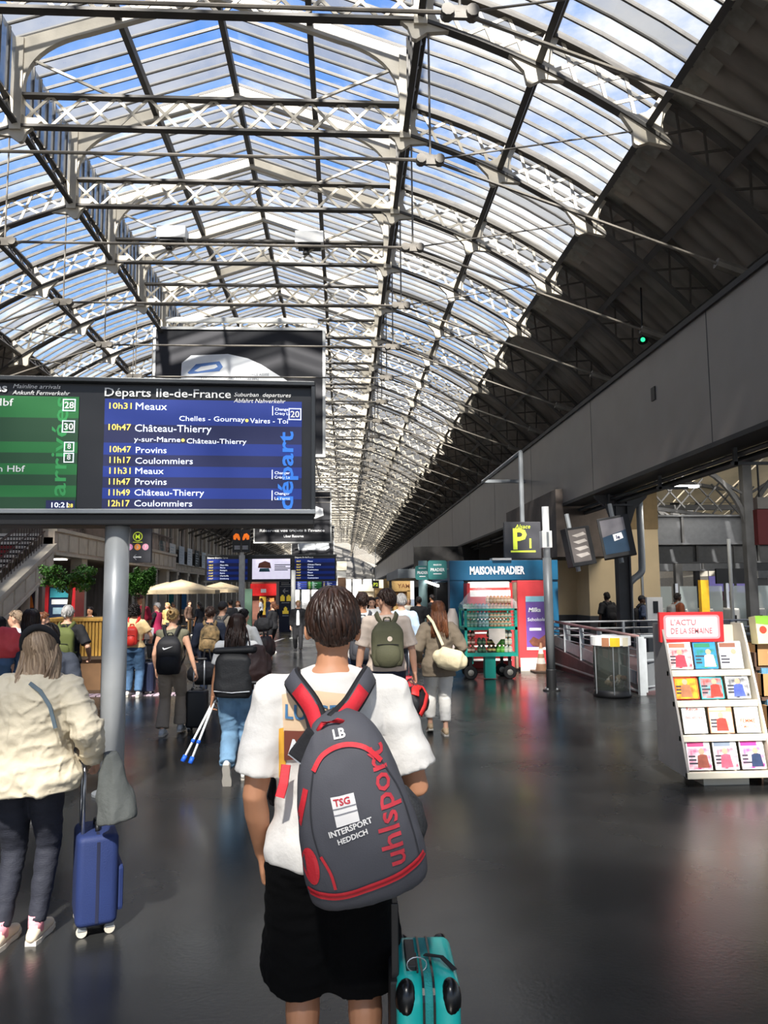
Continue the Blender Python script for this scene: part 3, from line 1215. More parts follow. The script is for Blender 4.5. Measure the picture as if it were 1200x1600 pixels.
def boxnum(s, px0, py0, px1, py1, par, bgm):
    t = 1.3
    for q in ((px0, py0, px1, py0 + t), (px0, py1 - t, px1, py1), (px0, py0, px0 + t, py1), (px1 - t, py0, px1, py1)):
        stripe(par, bx(q[0]), bx(q[2]), ZB + bz(q[3]), ZB + bz(q[1]), yT, txt_w, 'rule')
    bt(s, (px0 + px1) / 2, py1 - 4.5, (py1 - py0) * .56, WHITEP, par, None, .02, align='CENTER')


boxnum('20', 445, 632, 465, 651, scr, scr_navy)
me = text_me('départ', 24 * k * 1.45, .02)
xs = [v.co.x for v in me.vertices]
for v in me.vertices:
    v.co.x *= 126 * k / (max(xs) - min(xs))
me.transform(RX90 @ Matrix.Rotation(PI / 2, 4, 'Z'))
link('lettering', me, txt_lb, scr, loc=(bx(452), yT, ZB + bz(797)))
# arrivals
g0, g1 = -200, 120
scg = MB().bb((bx(g0), yS, ZB + bz(795)), (bx(g1), yS + .02, ZB + bz(619))).obj('arrivals_screen', scr_dgreen, board)
for i, (a, c) in enumerate(((619, 653), (653, 691), (691, 708), (708, 725), (725, 742), (742, 759), (759, 777), (777, 795))):
    stripe(scg, bx(g0), bx(g1), ZB + bz(c), ZB + bz(a), yS, scr_dgreen if i % 2 else scr_green)
bt('Arrivées', -66, 613, 14, WHITEP, board, 79, .022)
bt('Mainline arrivals', 20, 607, 7, WHITEP, board, 71, .0, .25)
bt('Ankunft Fernverkehr', 20, 617, 7, WHITEP, board, 86, .0, .25)
bt('Frankfurt Hbf', -90, 635, 12, WHITEP, scg, 111, .008)
bt('Strasbourg', -90, 651, 8, WHITEP, scg, 92, .008)
bt('Frankfurt-Main Hbf', -95, 738, 10, WHITEP, scg, 137, .008)
boxnum('28', 96, 623, 115, 642, scg, scr_green)
boxnum('30', 96, 657, 115, 676, scg, scr_green)
boxnum('8', 100, 691, 115, 706, scg, scr_green)
boxnum('8', 100, 708, 115, 723, scg, scr_green)
me = text_me('arrivées', 24 * k * 1.45, .01)
xs = [v.co.x for v in me.vertices]
for v in me.vertices:
    v.co.x *= 155 * k / (max(xs) - min(xs))
me.transform(RX90 @ Matrix.Rotation(PI / 2, 4, 'Z'))
link('lettering', me, txt_lg, scg, loc=(bx(104), yT + .002, ZB + bz(776)))
stripe(scg, bx(76), bx(119), ZB + bz(796), ZB + bz(782), yT, scr_navy, 'clock_field')
for c_ in (bt('10:21', 82, 793, 8, txt_w, scg, 24, .01), bt('28', 108, 793, 6, txt_y, scg, 8, .0)):
    c_.location.y -= .005

# --- hanging advertising billboards
adm = mat('dark grey advert print', '#3c3c3f', .75, var=.15, scale=.25, spec=.2)
framw = mat('pale grey frame', '#d8d8d4', .5, var=.05)
traing = mat('white ticket paper print', '#f6f8fa', .7, var=.06, scale=1.5)
blu = mat('blue print', '#5b83c4', .6, var=.1)
inkg = mat('grey ink', '#6d7178', .6, var=0)


def billboard(px0, py0, px1, py1, Y, label, kind, drop):
    a = at(px0, py1, Y)
    c = at(px1, py0, Y)
    wd, ht = c.x - a.x, c.z - a.z
    o = empty('hanging_billboard', (a.x, Y, a.z), 0, label, 'billboard', 'adverts hanging from the roof')
    MB().bb((0, 0, 0), (wd, .22, ht)).obj('panel', adm, o)
    t = wd * .017
    MB().bb((-t, -.05, -t), (0, .27, ht + t)).bb((wd, -.05, -t), (wd + t, .27, ht + t)).bb((0, -.05, ht), (wd, .27, ht + t)).bb((0, -.05, -t), (wd, .27, 0)).obj('frame', framw, o)
    MB().bb((wd * .05, .04, ht + t + .22), (wd * .97, .2, ht + t + .38)).obj('hanging_bar', framw, o)
    for f in (.06, .5, .94):
        MB().bb((wd * f - .03, .1, ht + t), (wd * f + .03, .14, ht + t + .25)).obj('hanger', framw, o)
    for f in (.1, .5, .9):
        MB().tube([(wd * f, .12, ht + t + .35), (wd * f, .12, drop - a.z)], .012, 5).obj('cable', rodm, o)
    if kind == 'train':
        P = [(.15, .55), (.155, .73), (.21, .79), (.43, .805), (.55, .77), (.63, .72), (.80, .58), (.85, .50), (.84, .42), (.80, .36), (.18, .33), (.14, .40)]
        tr = link('printed_train', flat([(x * wd, z * ht) for x, z in P], -.004), traing, o)
        link('print', flat([(x * wd, z * ht) for x, z in ((.19, .65), (.24, .72), (.38, .745), (.40, .70), (.38, .665), (.20, .64))], -.008), blu, tr)
        link('print', flat([(x * wd, z * ht) for x, z in ((.23, .665), (.27, .70), (.36, .72), (.37, .70), (.35, .685), (.25, .66))], -.011), traing, tr)
        text(tr, 'PARIS - LYON - GARE EST', ht * .028, .27 * wd, .60 * ht, -.008, inkg)
        text(tr, 'MARSEILLE - LYON - MARCHE BORD', ht * .028, .28 * wd, .56 * ht, -.008, inkg)
        text(tr, 'PLACE ASSISE', ht * .028, .55 * wd, .63 * ht, -.008, inkg)
        text(tr, '01 FEN', ht * .028, .55 * wd, .59 * ht, -.008, inkg)
    elif kind == 'text':
        P = [(.30, .55), (.34, .70), (.45, .80), (.62, .82), (.74, .74), (.90, .66), (.91, .52), (.80, .46), (.36, .46)]
        tr = link('printed_car', flat([(x * wd, z * ht) for x, z in P], -.004), traing, o)
        text(o, 'Réservez vos trajets à l\'avance', ht * .075, .06 * wd, .20 * ht, -.008, WHITEP, .02, width=wd * .86)
        text(o, 'Uber Reserve', ht * .07, .38 * wd, .09 * ht, -.008, WHITEP, .02)
    else:
        P = [(.16, .18), (.14, .36), (.22, .62), (.36, .78), (.60, .80), (.74, .56), (.88, .46), (.90, .26), (.82, .18)]
        link('printed_car', flat([(x * wd, z * ht) for x, z in P], -.004), traing, o)
    return o


billboard(240, 517, 504, 710, 27, 'nearest and largest hanging advert with a white paper wrapped train', 'train', 11.3)
billboard(398, 768, 516, 847, 60, 'second hanging advert further off with a line of white writing', 'text', 11.3)
billboard(456, 822, 521, 868, 107, 'farthest hanging advert showing a white car shape', 'car', 11.3)

# --- far triple board
FY = 35


def far_board(Y, px0, px1, py0, py1, label, kinds, pole=None):
    a = at(px0, py1, Y)
    c = at(px1, py0, Y)
    wd, ht = c.x - a.x, c.z - a.z
    o = empty('departure_board', (a.x, Y, a.z), 0, label, 'board')
    MB().bb((0, 0, 0), (wd, .3, ht)).obj('casing', sgnblk, o)
    MB().bb((-.04, -.04, ht), (wd + .04, .34, ht + .06)).bb((-.04, -.04, -.05), (wd + .04, .34, 0)).obj('frame', casing, o)
    n = len(kinds)
    for i, kd in enumerate(kinds):
        x0, x1 = wd * (i + .05) / n, wd * (i + .97) / n
        if kd == 'b' or kd == 'g':
            A, B = (scr_blue, scr_navy) if kd == 'b' else (scr_dgreen, scr_green)
            s = MB().bb((x0, -.01, ht * .04), (x1, 0, ht * .88)).obj('screen', B, o)
            R = [(.88, .72), (.72, .58), (.58, .48), (.48, .37), (.37, .26), (.26, .15), (.15, .04)]
            tx = ['Meaux', 'Château-Thierry', 'Provins', 'Coulommiers', 'Meaux', 'Provins', 'Coulommiers'] if i else ['Metz', 'Metz-Ville', 'Nancy', 'Stuttgart', 'Reims', 'Charleville', 'Strasbourg']
            for j, (q, r) in enumerate(R):
                if j % 2 == 0:
                    stripe(s, x0, x1, ht * r, ht * q, -.01, A)
                text(s, '1%dh%d7' % (j // 4, j % 5), ht * .075, x0 + .06, ht * (r + .03), -.02, txt_y)
                text(s, tx[j], ht * .08, x0 + (x1 - x0) * .32, ht * (r + .03), -.02, txt_w)
            if Y < 50:
                text(o, 'Départs Grandes Lignes' if i == 0 else 'Départs Ile-de-France', ht * .085, x0, ht * .905, -.015, WHITEP, .02)
        else:
            s = MB().bb((x0 + .05, -.01, ht * .06), (x1 - .05, 0, ht * .88)).obj('advert_screen', mat('pale screen', '#c9c4d6', .4, emit=.75, var=.05), o)
            link('print', flat([(x0 + .3, ht * .52), (x0 + .9, ht * .50), (x0 + .85, ht * .72), (x0 + .62, ht * .80), (x0 + .35, ht * .70)], -.016), mat('brown print', '#6d3b2c', .5), s)
            link('print', flat([(x0 + .35, ht * .36), (x0 + .85, ht * .36), (x0 + .8, ht * .50), (x0 + .4, ht * .50)], -.016), mat('teal print', '#3f7786', .5), s)
            for j, q in enumerate((.62, .55, .48, .41)):
                stripe(s, x0 + 1.05, x0 + 1.05 + (.75, .5, .8, .6)[j], ht * q, ht * (q + .035), -.012, inkg, 'print')
    return o


fb = far_board(FY, 320, 525, 868, 908, 'distant triple board with blue lists beside a pale advert screen', 'bab')
a = at(378, 925, FY)
MB().bb((a.x - .13 - fb.location.x, -.12, -fb.location.z), (a.x + .13 - fb.location.x, -.02, 1.15)).obj('post', mat('white post', '#e9e8e2', .5), fb)
fb2 = far_board(88, 457, 526, 906, 921, 'farthest small board with green middle screen', 'bgb')
for px_ in (470, 514):
    a = at(px_, 925, 88)
    MB().bb((a.x - .1 - fb2.location.x, .3, -fb2.location.z), (a.x + .1 - fb2.location.x, .4, .2)).obj('post', GREYM, fb2)
a = at(377, 845, 34)
sg = empty('pictogram_sign', (a.x, 34, a.z), 0, 'black square sign with orange hands above the distant board', 'sign')
MB().bb((-.38, 0, -.5), (-.01, .12, .5)).bb((.01, 0, -.5), (.38, .12, .5)).obj('panel', sgnblk, sg)
org = mat('orange sign ink', '#ff7a1c', .4, emit=.4, var=0)
for s_ in (-1, 1):
    link('pictogram', flat([(s_ * x, z) for x, z in ((.05, .12), (.12, .30), (.24, .33), (.35, .22), (.34, .06), (.24, .04), (.20, .16), (.14, .04), (.06, .02))], -.006), org, sg)
    for j in range(3):
        stripe(sg, min(s_ * .05, s_ * .3), max(s_ * .05, s_ * .3), -.25 - .06 * j, -.22 - .06 * j, -.004, WHITEP, 'lettering')
MB().bb((-.05, .03, -a.z), (.11, .1, -.5)).obj('post', mat('white post', ''), sg)

# --- metro sign on rods
a = at(215, 851, 20)
sg = empty('metro_sign', (a.x, 20, a.z), 0, 'dark hanging metro direction sign with pink and orange line discs', 'sign')
MB().bb((-.34, 0, -.46), (.34, .14, .46)).obj('panel', mat('charcoal sign face', '#3b3b40', .5, var=.06), sg, bevel=.01)
yel = mat('yellow green sign ink', '#d9e84a', .5, emit=.25, var=0)
ring = MB()
for k_ in range(28):
    q0, q1 = 2 * PI * k_ / 28, 2 * PI * (k_ + 1) / 28
    ring.bar((.11 * math.cos(q0), -.006, .21 + .11 * math.sin(q0)), (.11 * math.cos(q1), -.006, .21 + .11 * math.sin(q1)), .004, .016, up=(0, 0, 1)) if False else ring.box((.11 * math.cos(q0), -.004, .21 + .11 * math.sin(q0)), (.022, .008, .022))
ring.obj('ring', yel, sg)
text(sg, 'M', .17, 0, .15, -.008, yel, .02, 'CENTER')
stripe(sg, -.12, .12, .055, .07, -.004, yel, 'rule')
for x, s_, cc in ((-.2, '4', '#d88ab8'), (0, '5', '#ec9340'), (.2, '7', '#eaa3b8')):
    o = link('line_disc', disc(x, -.06, .082, 24, -.006), mat('disc ' + cc, cc, .5, emit=.2, var=0), sg)
    text(o, s_, .11, x, -.10, -.009, WHITEP, .02, 'CENTER')
MB().bar((-.1, -.006, -.32), (.1, -.006, -.32), .006, .03, up=(0, 0, 1)).bar((-.1, -.006, -.325), (-.02, -.006, -.25), .006, .03, up=(0, 1, 0)).bar((-.1, -.006, -.315), (-.02, -.006, -.39), .006, .03, up=(0, 1, 0)).obj('arrow', WHITEP, sg)
for x in (-.25, .25):
    MB().tube([(x, .07, .46), (x, .07, 5.5)], .012, 6).obj('hanging_rod', rodm, sg)
stripe(sg, -.28, -.04, .42, .46, -.004, yel, 'rule'); stripe(sg, .06, .30, .42, .46, -.004, yel, 'rule')

# --- navy totem with pictograms, white pole beside
a = fl(446, 986)
tm = empty('navy_totem', (a.x, a.y, 0), 0, 'tall navy blue totem with yellow luggage pictograms and arrow', 'totem')
MB().bb((-.3, 0, 0), (.3, .2, 2.9)).obj('body', mat('navy totem face', '#1c2440', .4, var=.06), tm)
y_ = mat('totem yellow ink', '#f0cf45', .5, emit=.2, var=0)
stripe(tm, -.12, .12, 2.3, 2.55, -.004, y_, 'pictogram')
stripe(tm, -.27, .27, 2.02, 2.04, -.004, WHITEP, 'rule'); stripe(tm, -.2, .2, 2.1, 2.13, -.004, WHITEP, 'lettering'); stripe(tm, -.2, .15, 2.18, 2.21, -.004, WHITEP, 'lettering')
MB().bar((-.12, -.006, 1.82), (.12, -.006, 1.82), .006, .04, up=(0, 0, 1)).bar((-.12, -.006, 1.82), (-.02, -.006, 1.92), .04, .006, up=(0, 1, 0)).bar((-.12, -.006, 1.82), (-.02, -.006, 1.72), .04, .006, up=(0, 1, 0)).obj('arrow', WHITEP, tm)
for x in (-.14, .14):
    MB().bb((x - .1, -.004, 1.36), (x + .1, 0, 1.58)).bb((x - .05, -.004, 1.58), (x + .05, 0, 1.64)).obj('pictogram', y_, tm)
MB().bb((-.14, -.004, .78), (.14, 0, .92)).bb((-.08, -.004, .92), (.08, 0, 1.05)).bb((-.04, -.004, 1.05), (.04, 0, 1.1)).obj('pictogram', y_, tm)
stripe(tm, -.18, .18, 1.27, 1.3, -.004, WHITEP, 'lettering'); stripe(tm, -.14, .14, .68, .71, -.004, WHITEP, 'lettering')
a = fl(458, 998)
tag(MB().tube([(a.x, a.y, 0), (a.x, a.y, 2.6)], .085, 16).lathe([(.14, 0), (.14, .03), (.09, .04)], (a.x, a.y, 0)).obj('white_pole', mat('white post', '#e9e8e2'), smooth=True),
    'slim white pole just right of the navy totem', 'pole')

# --- P1 sign
PYd = 19.4
a = at(817, 844, PYd)
sg = empty('platform_sign', (a.x, PYd, a.z), 0, 'square dark platform sign P1 in yellow on a grey hanging pole', 'sign')
hw = 29 * PYd / 1200
MB().bb((-hw, 0, -hw), (hw, .16, hw)).obj('panel', mat('charcoal sign face', '#3b3b40'), sg, bevel=.01)
text(sg, 'P', .74, -.10, -.22, -.008, yel, .025, 'CENTER')
text(sg, '1', .34, .19, -.20, -.008, yel, .02, 'CENTER')
text(sg, 'Alsace', .15, 0, .30, -.008, yel, .0, 'CENTER', shear=.2)
stripe(sg, -.32, .32, -.31, -.265, -.004, yel, 'rule')
tz = at(818, 705, PYd).z - a.z
MB().tube([(.02, .08, hw), (.02, .08, tz)], .06, 8).obj('hanging_pole', GREYM, sg)
MB().tube([(.02, .08, tz), (.02, 5.5, tz)], .05, 8).bb((-.02, 5.4, tz - .05), (FX - a.x + .1, 5.55, tz + .05)).obj('arm', GREYM, sg)

# --- grey pole with white cap in front of kiosk
a = fl(862, 1079)
po = empty('lamp_post', (a.x, a.y, 0), 0, 'slim grey pole with white upper end and black foot right of the kiosk', 'pole')
kk = a.y / 1200
po.rotation_euler = (0, math.radians(-.3), 0)
MB().tube([(0, 0, .3), (0, 0, 2.32)], .078, 20).obj('shaft', mat('mid grey pole paint', '#737678', .45, metal=.2, var=.05), po, smooth=True)
MB().tube([(0, 0, 2.32), (0, 0, 3.24)], .062, 20).obj('white_end', WHITE, po, smooth=True)
MB().lathe([(.088, .02), (.088, .36), (.08, .37)]).lathe([(.15, 0), (.15, .02), (.09, .03)]).obj('foot', BLACK, po, smooth=False)
for q in range(4):
    MB().lathe([(.018, .02), (.018, .05)], (.115 * math.cos(q * PI / 2 + .7), .115 * math.sin(q * PI / 2 + .7), 0), 8).obj('bolt', GREYM, po)
MB().bb((-.1, -.1, 2.50), (.08, .09, 2.80)).obj('clamp_box', WHITE, po, bevel=.008)
MB().bb((-.02, -.11, 2.52), (.02, -.1, 2.78)).obj('clamp_slot', GREYM, po)

# --- tilted screens under the fascia
for (cx, cy, wpx, hpx, ang, yaw, lab, kd) in ((908, 853, 44, 62, 8, 16, 'dark tilted advert screen hanging left of the blue one', 0), (963, 838, 50, 66, 9, -20, 'tilted advert screen with white logo square on dark blue', 1)):
    Y = 16.5
    a = at(cx, cy, Y)
    wd, ht = wpx * Y / 1200, hpx * Y / 1200
    o = empty('advert_screen', (a.x, Y, a.z), 0, lab, 'screen')
    o.rotation_euler = (math.radians(-6), math.radians(-ang if kd else -ang), math.radians(yaw))
    MB().bb((-wd / 2, 0, -ht / 2), (wd / 2, .22, ht / 2)).obj('casing', BLACK, o, bevel=.01)
    stripe(o, -wd * .42, wd * .32, -ht * .4, ht * .44, -.002, mat('screen slate' if kd else 'screen brown grey', '#1f3447' if kd else '#4d4846', .3, emit=.35, var=.2, scale=3), 'screen')
    if kd:
        link('print', flat([(-wd * .42, .02), (wd * .32, .12), (wd * .32, ht * .44), (-wd * .42, ht * .44)], -.005), mat('print grey', '#5d5a5e', .4, emit=.3), o)
        link('logo', flat([(-.06, -.10), (.14, -.06), (.12, .07), (-.07, .05)], -.008), WHITEP, o)
        text(o, 'le', .12, .03, -.06, -.012, scr_navy, .03, 'CENTER')
    else:
        for j in range(4):
            link('print', flat([(-wd * .3, .25 - .14 * j), (wd * .2, .30 - .15 * j), (wd * .3, .24 - .15 * j), (-wd * .1, .20 - .15 * j)], -.005), mat('print pale brown', '#8d8782', .4, emit=.3), o)
    m = MB().tube([(0, .3, -ht / 2 - .1), (0, .3, ht / 2 + .35)], .05, 8).bb((-.1, .2, -.1), (.1, .32, .1))
    m.obj('mount', GREYM, o)
a = at(1184, 822, 14)
sg = empty('red_sign', (a.x, 14, a.z), 0, 'plain dark red hanging sign at the right edge', 'sign')
MB().bb((0, 0, -.35), (.9, .15, .32)).obj('panel', mat('dark red sign', '#8c2a26', .5, var=.06), sg, bevel=.01)
MB().bb((.02, .0, .33), (.88, .15, .55)).obj('light_box', mat('beige light box', '#a89f92', .5), sg)
for x in (.1, .8):
    MB().tube([(x, .07, .55), (x, .07, 4.1 - a.z)], .02, 6).obj('hanging_rod', DARKM, sg)

# --- projectors in the roof
for cx, cy, lab in ((267, 361, 'white boxed roof projector on the left of the nave'), (483, 369, 'white boxed roof projector nearer the middle of the nave')):
    Y = Y1 + 3 * SP - .3
    a = at(cx, cy, Y)
    o = empty('roof_projector', (a.x, Y, a.z), 0, lab, 'projector')
    MB().bb((-.4, 0, -.17), (.4, .5, .17)).obj('housing', WHITE, o, bevel=.02)
    MB().bb((-.32, .05, -.24), (.32, .45, -.17)).obj('tray', BLACK, o)
    MB().lathe([(.09, -.42), (.09, -.36), (.06, -.34), (.06, -.24)], (-.1, .25, 0), 12).obj('lamp', BLACK, o)
    for x in (-.3, .3):
        MB().tube([(x, .25, .17), (x, .25, zB - a.z + .66)], .012, 5).obj('hanging_rod', rodm, o)
a = at(1004, 532, 16.5)
o = empty('signal_lamp', (a.x, 16.5, a.z), 0, 'small black lamp with a green light under the dark vault', 'lamp')
MB().ell((0, 0, 0), (.12, .10, .10)).obj('housing', BLACK, o, smooth=True)
MB().ell((-.04, -.12, -.02), (.05, .04, .05)).obj('lens', mat('green lens', '#22c477', emit=2, var=0), o)
MB().tube([(0, 0, .1), (.1, .2, 1.6)], .02, 6).obj('bracket', BLACK, o)

# ================================================================== MAGAZINE RACK
a = fl(1130, 1232)
RY = a.y
lc = at(1060, 925, RY).x
rw = .80
rk = empty('magazine_rack', (lc, RY, 0), 0, 'white sloping magazine rack with red header panel by the fence', 'rack')
rkm = mat('cream rack laminate', '#d3cbb8', .45, var=.04)
rks = mat('grey rack side', '#8f8a85', .5, var=.06)
Zs = [.06, .38, .665, .92, 1.22]
side = [(0.0, .09), (.62, .12), (.62, 1.42), (.42, 1.42), (.34, 1.22), (0.0, .16)]
for x in (0, rw - .02):
    MB().prism(side, x, x + .02, 'x').obj('side_panel', rks if x == 0 else rkm, rk)
MB().bb((.02, .58, .1), (rw - .02, .61, 1.4)).obj('back_panel', rkm, rk)
MB().bb((.2, .12, 0), (.62, .52, .09)).obj('plinth', rkm, rk)
hd = MB().bb((-.02, .40, 1.25), (.60, .44, 1.53)).obj('header', mat('red header', '#d8292c', .4, var=.04), rk)
link('header_field', flat([(x + .29, z + 1.39) for x, z in rrect(.50, .19, .02)], .396), mat('pale pink white', '#e6d6d8', .4, var=.02), hd)
link('header_line', flat([(x + .29, z + 1.39) for x, z in rrect(.545, .225, .03)], .398), mat('pink line', '#ee8f95', .4, var=0), hd)
tx = mat('faded header ink', '#b9686f', .5, var=0)
text(hd, "L'ACTU", .075, .08, 1.41, .392, tx, .01)
text(hd, 'DE LA SEMAINE', .075, .08, 1.33, .392, tx, .01, width=.40)


def shelf_y(z):
    return (z - .10) * .30


shelves = [(.135, .31), (.435, .60), (.725, .875), (.99, 1.15)]
mags = [
    [('white magazine with pink print and two small portraits', '#efe6e4', '#c2487a', '#8a4a3a'), ('white and grey magazine with a red haired figure', '#f1eef0', '#7a8594', '#c0566a'), ('magazine with a magenta block and dark figure', '#efe4e0', '#d23c8c', '#2d3a58')],
    [('plain white notebook magazine with red handwriting', '#f4f2ee', '#cf5a4e', '#555555'), ('glossy magazine with a close up face', '#c98c6c', '#e9ddd2', '#c23a30'), ('white magazine with orange capitals on the cover', '#f5efe6', '#e2653c', '#e2853c')],
    [('red bordered magazine with yellow title band', '#c93a2a', '#f0c030', '#a06a4a'), ('teal magazine with a white title and red detail', '#3aa6ac', '#f2efe9', '#c23a30'), ('black and white magazine with a blue corner', '#dcdcdc', '#3b3b40', '#4a5ab0')],
    [('white magazine with several faces on the cover', '#ece6e2', '#b86a50', '#c93a4a'), ('blue magazine showing a person in green', '#3a86c4', '#2f7a58', '#f0e9dc'), ('pale grey magazine with a woman in white', '#b9bcc0', '#8a5a48', '#f2eee8')]]
rn = random.Random(11)
for r, (z0, z1) in enumerate(shelves):
    y0 = .02 + .10 * r
    sh = MB().bb((.0, y0 - .03, z0 - .05), (rw + .0, y0 + .02, z0 + .005)).bb((.02, y0, z0 - .05), (rw - .02, .56, z0 - .03)).obj('shelf', rkm, rk, bevel=.006)
    for c in range(3):
        lab, cc, c2, c3 = mags[r][c]
        x0 = .045 + .245 * c + (.02 if r == 1 else 0)
        mw, mh = .215, .255
        for d in range(2 if c else 3):
            g = empty('magazine', (lc + x0 + .015 * d, RY + y0 + .035 + .028 * d, z0 + .012 + .02 * (0)), 0,
                      lab + (' at the front of its slot' if d == 0 else ' tucked ' + ('one' if d == 1 else 'two') + ' behind the front copy'), 'magazine', 'magazines on the white rack')
            g.rotation_euler = (math.radians(-13), 0, math.radians(rn.uniform(-3, 3)))
            MB().bb((0, 0, 0), (mw, .012, mh)).obj('cover', mat('cover ' + cc, cc, .3, var=.2, scale=14, spec=.3), g)
            if not (r == 1 and c in (0, 2)):
                link('cover_picture', flat([(.006, .006), (mw - .006, .006), (mw - .006, mh * .74), (.006, mh * .74)], -.0006), mat('picture ' + cc + c2, cc, .35, col2=c3 if (r + c) % 2 else c2, scale=16), g)
            pr = random.Random(r * 7 + c)
            if c == 2 and r == 1 or (r == 1 and c == 0):
                text(g, 'FEMME' if c else 'Revue', .045, .04, .09 if c else .2, -.003, mat('ink ' + c2, c2, .4), .02)
                text(g, 'ET MAISON' if c else 'des lettres', .04, .02, .04 if c else .13, -.003, mat('ink ' + c2, c2, .4), .01, width=.16)
            else:
                MB().bb((.01, -.001, mh - .055), (mw * .75, 0, mh - .015)).obj('print', mat('ink ' + c2, c2, .4, var=.1), g)
                # figure on the cover
                fx = mw * pr.uniform(.45, .65)
                skin_ = mat('printed skin', '#c99a80', .4)
                link('print', disc(fx, mh * .62, .026, 14, -.002), skin_, g)
                link('print', flat([(fx - .05, .02), (fx + .06, .02), (fx + .045, mh * .5), (fx, mh * .54), (fx - .04, mh * .48)], -.0015), mat('ink ' + c3, c3, .4, var=.2, scale=20), g)
                for j in range(3):
                    MB().bb((.012, -.001, .05 + .03 * j), (.012 + pr.uniform(.05, .09), 0, .065 + .03 * j)).obj('print', mat('cover ink dark', '#30303a' if j else '#30303a', .5), g)
# second rack with cardboard boxes
r2x = lc + rw + .03
r2 = empty('cardboard_display', (r2x, RY + .05, 0), 0, 'wooden shelf unit with brown boxes right of the magazine rack', 'display')
kraft = mat('brown cardboard', '#b98d5c', .8, var=.1, scale=5)
for x in (0, .7):
    MB().bb((x, .25, 0), (x + .02, .7, 1.15)).obj('side_panel', mat('dark wood', '#5a4334', .6), r2)
for i, z in enumerate((.18, .47, .75, 1.02)):
    y = .02 + .07 * i
    MB().bb((0, y, z - .03), (.72, .7, z)).obj('shelf', mat('dark wood', '#5a4334'), r2)
    for c in range(2):
        x = .02 + .35 * c
        bxo = empty('cardboard_box', (r2x + x, RY + .05 + y + .02, z + .0), 0, ['lowest', 'second lowest', 'second highest', 'highest'][i] + ' brown cardboard box with hand hole, ' + ('left' if c == 0 else 'right') + ' of two', 'box', 'boxes on the shelf unit')
        MB().bb((0, 0, 0), (.32, .015, .21)).bb((0, .3, 0), (.32, .315, .21)).bb((0, 0, 0), (.015, .3, .21)).bb((.305, 0, 0), (.32, .3, .21)).bb((0, 0, 0), (.32, .3, .01)).obj('walls', kraft, bxo)
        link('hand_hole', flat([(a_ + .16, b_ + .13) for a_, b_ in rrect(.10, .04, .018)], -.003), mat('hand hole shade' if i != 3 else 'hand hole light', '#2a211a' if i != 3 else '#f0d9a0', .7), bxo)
        if i < 3:
            MB().bb((.02, .03, .01), (.3, .27, .26)).obj('folded_papers', mat('blue white papers', '#5c8fae', .7, var=.5, scale=14), bxo)
o = empty('snack_box', (r2x + .02, RY + .25, 1.02 + .215), 0, 'green topped carton with fruit print on the shelf unit', 'carton')
o.rotation_euler = (math.radians(-8), 0, 0)
MB().bb((0, 0, 0), (.5, .12, .26)).obj('carton', mat('pale yellow carton', '#f0e6b0', .5, var=.1), o)
link('print', flat([(0, .19), (.16, .17), (.3, .2), (.5, .23), (.5, .26), (0, .26)], -.003), mat('leaf green print', '#8dc43c', .5, var=.15), o)
link('print', disc(.06, .13, .035, 16, -.004), mat('tomato print', '#d8452e', .5), o)
for j in range(4):
    stripe(o, .15, .38, .06 + .03 * j, .07 + .03 * j, -.002, mat('brown ink', '#8a5a38', .5), 'print')

# ================================================================== LITTER BIN
a = fl(957, 1088)
bn = empty('litter_bin', (a.x, a.y, 0), 0, 'round see-through litter bin with white rim and yellow sticker', 'bin')
MB().lathe([(.30, 0), (.315, .04), (.29, .1), (.28, .12)], seg=28).obj('base', BLACK, bn, smooth=True)
bag = bpy.data.materials.new('dark clear bin plastic')
bag.use_nodes = True
b_ = bag.node_tree.nodes['Principled BSDF']
b_.inputs['Base Color'].default_value = lin('#3a3f3a')
b_.inputs['Alpha'].default_value = .62
b_.inputs['Roughness'].default_value = .25
me = MB()
for j in range(9):
    for q in range(36):
        t = 2 * PI * q / 36
        r = .275 + .02 * j / 8 + .012 * math.sin(q * 2.5 + j * .6) * math.sin(j * .9 + q)
        me.v.append(V((r * math.cos(t), r * math.sin(t), .1 + .75 * j / 8)))
for j in range(8):
    for q in range(36):
        me.f.append([j * 36 + q, j * 36 + (q + 1) % 36, (j + 1) * 36 + (q + 1) % 36, (j + 1) * 36 + q])
me.obj('bag', bag, bn, smooth=True)
for q in range(6):
    t = 2 * PI * q / 6 + .3
    MB().tube([(.3 * math.cos(t), .3 * math.sin(t), .05), (.31 * math.cos(t), .31 * math.sin(t), .88)], .009, 6).obj('rod', GREYM, bn)
m = MB()
for q in range(32):
    t0, t1 = 2 * PI * q / 32, 2 * PI * (q + 1) / 32
    m.v += [V((r * math.cos(t), r * math.sin(t), z)) for t in (t0, t1) for r in (.30, .325) for z in (.84, .98)]
    n = q * 8
    for f in ((2, 6, 7, 3), (0, 1, 5, 4), (1, 3, 7, 5), (0, 4, 6, 2)):
        m.f.append([n + i for i in f])
m.obj('rim', WHITE, bn)
for t, cc, wd in ((3.95, '#b07a5a', 3), (4.35, '#e8c02a', 4), (5.0, '#e6dcc0', 3)):
    m = MB()
    for j in range(wd):
        t0, t1 = t + j * .12, t + (j + 1) * .12
        n = len(m.v)
        m.v += [V((.33 * math.cos(t_), .33 * math.sin(t_), z)) for t_ in (t0, t1) for z in (.83, .97)]
        m.f.append([n, n + 2, n + 3, n + 1])
    m.obj('sticker', mat('sticker ' + cc, cc, .4), bn)
rr = random.Random(2)
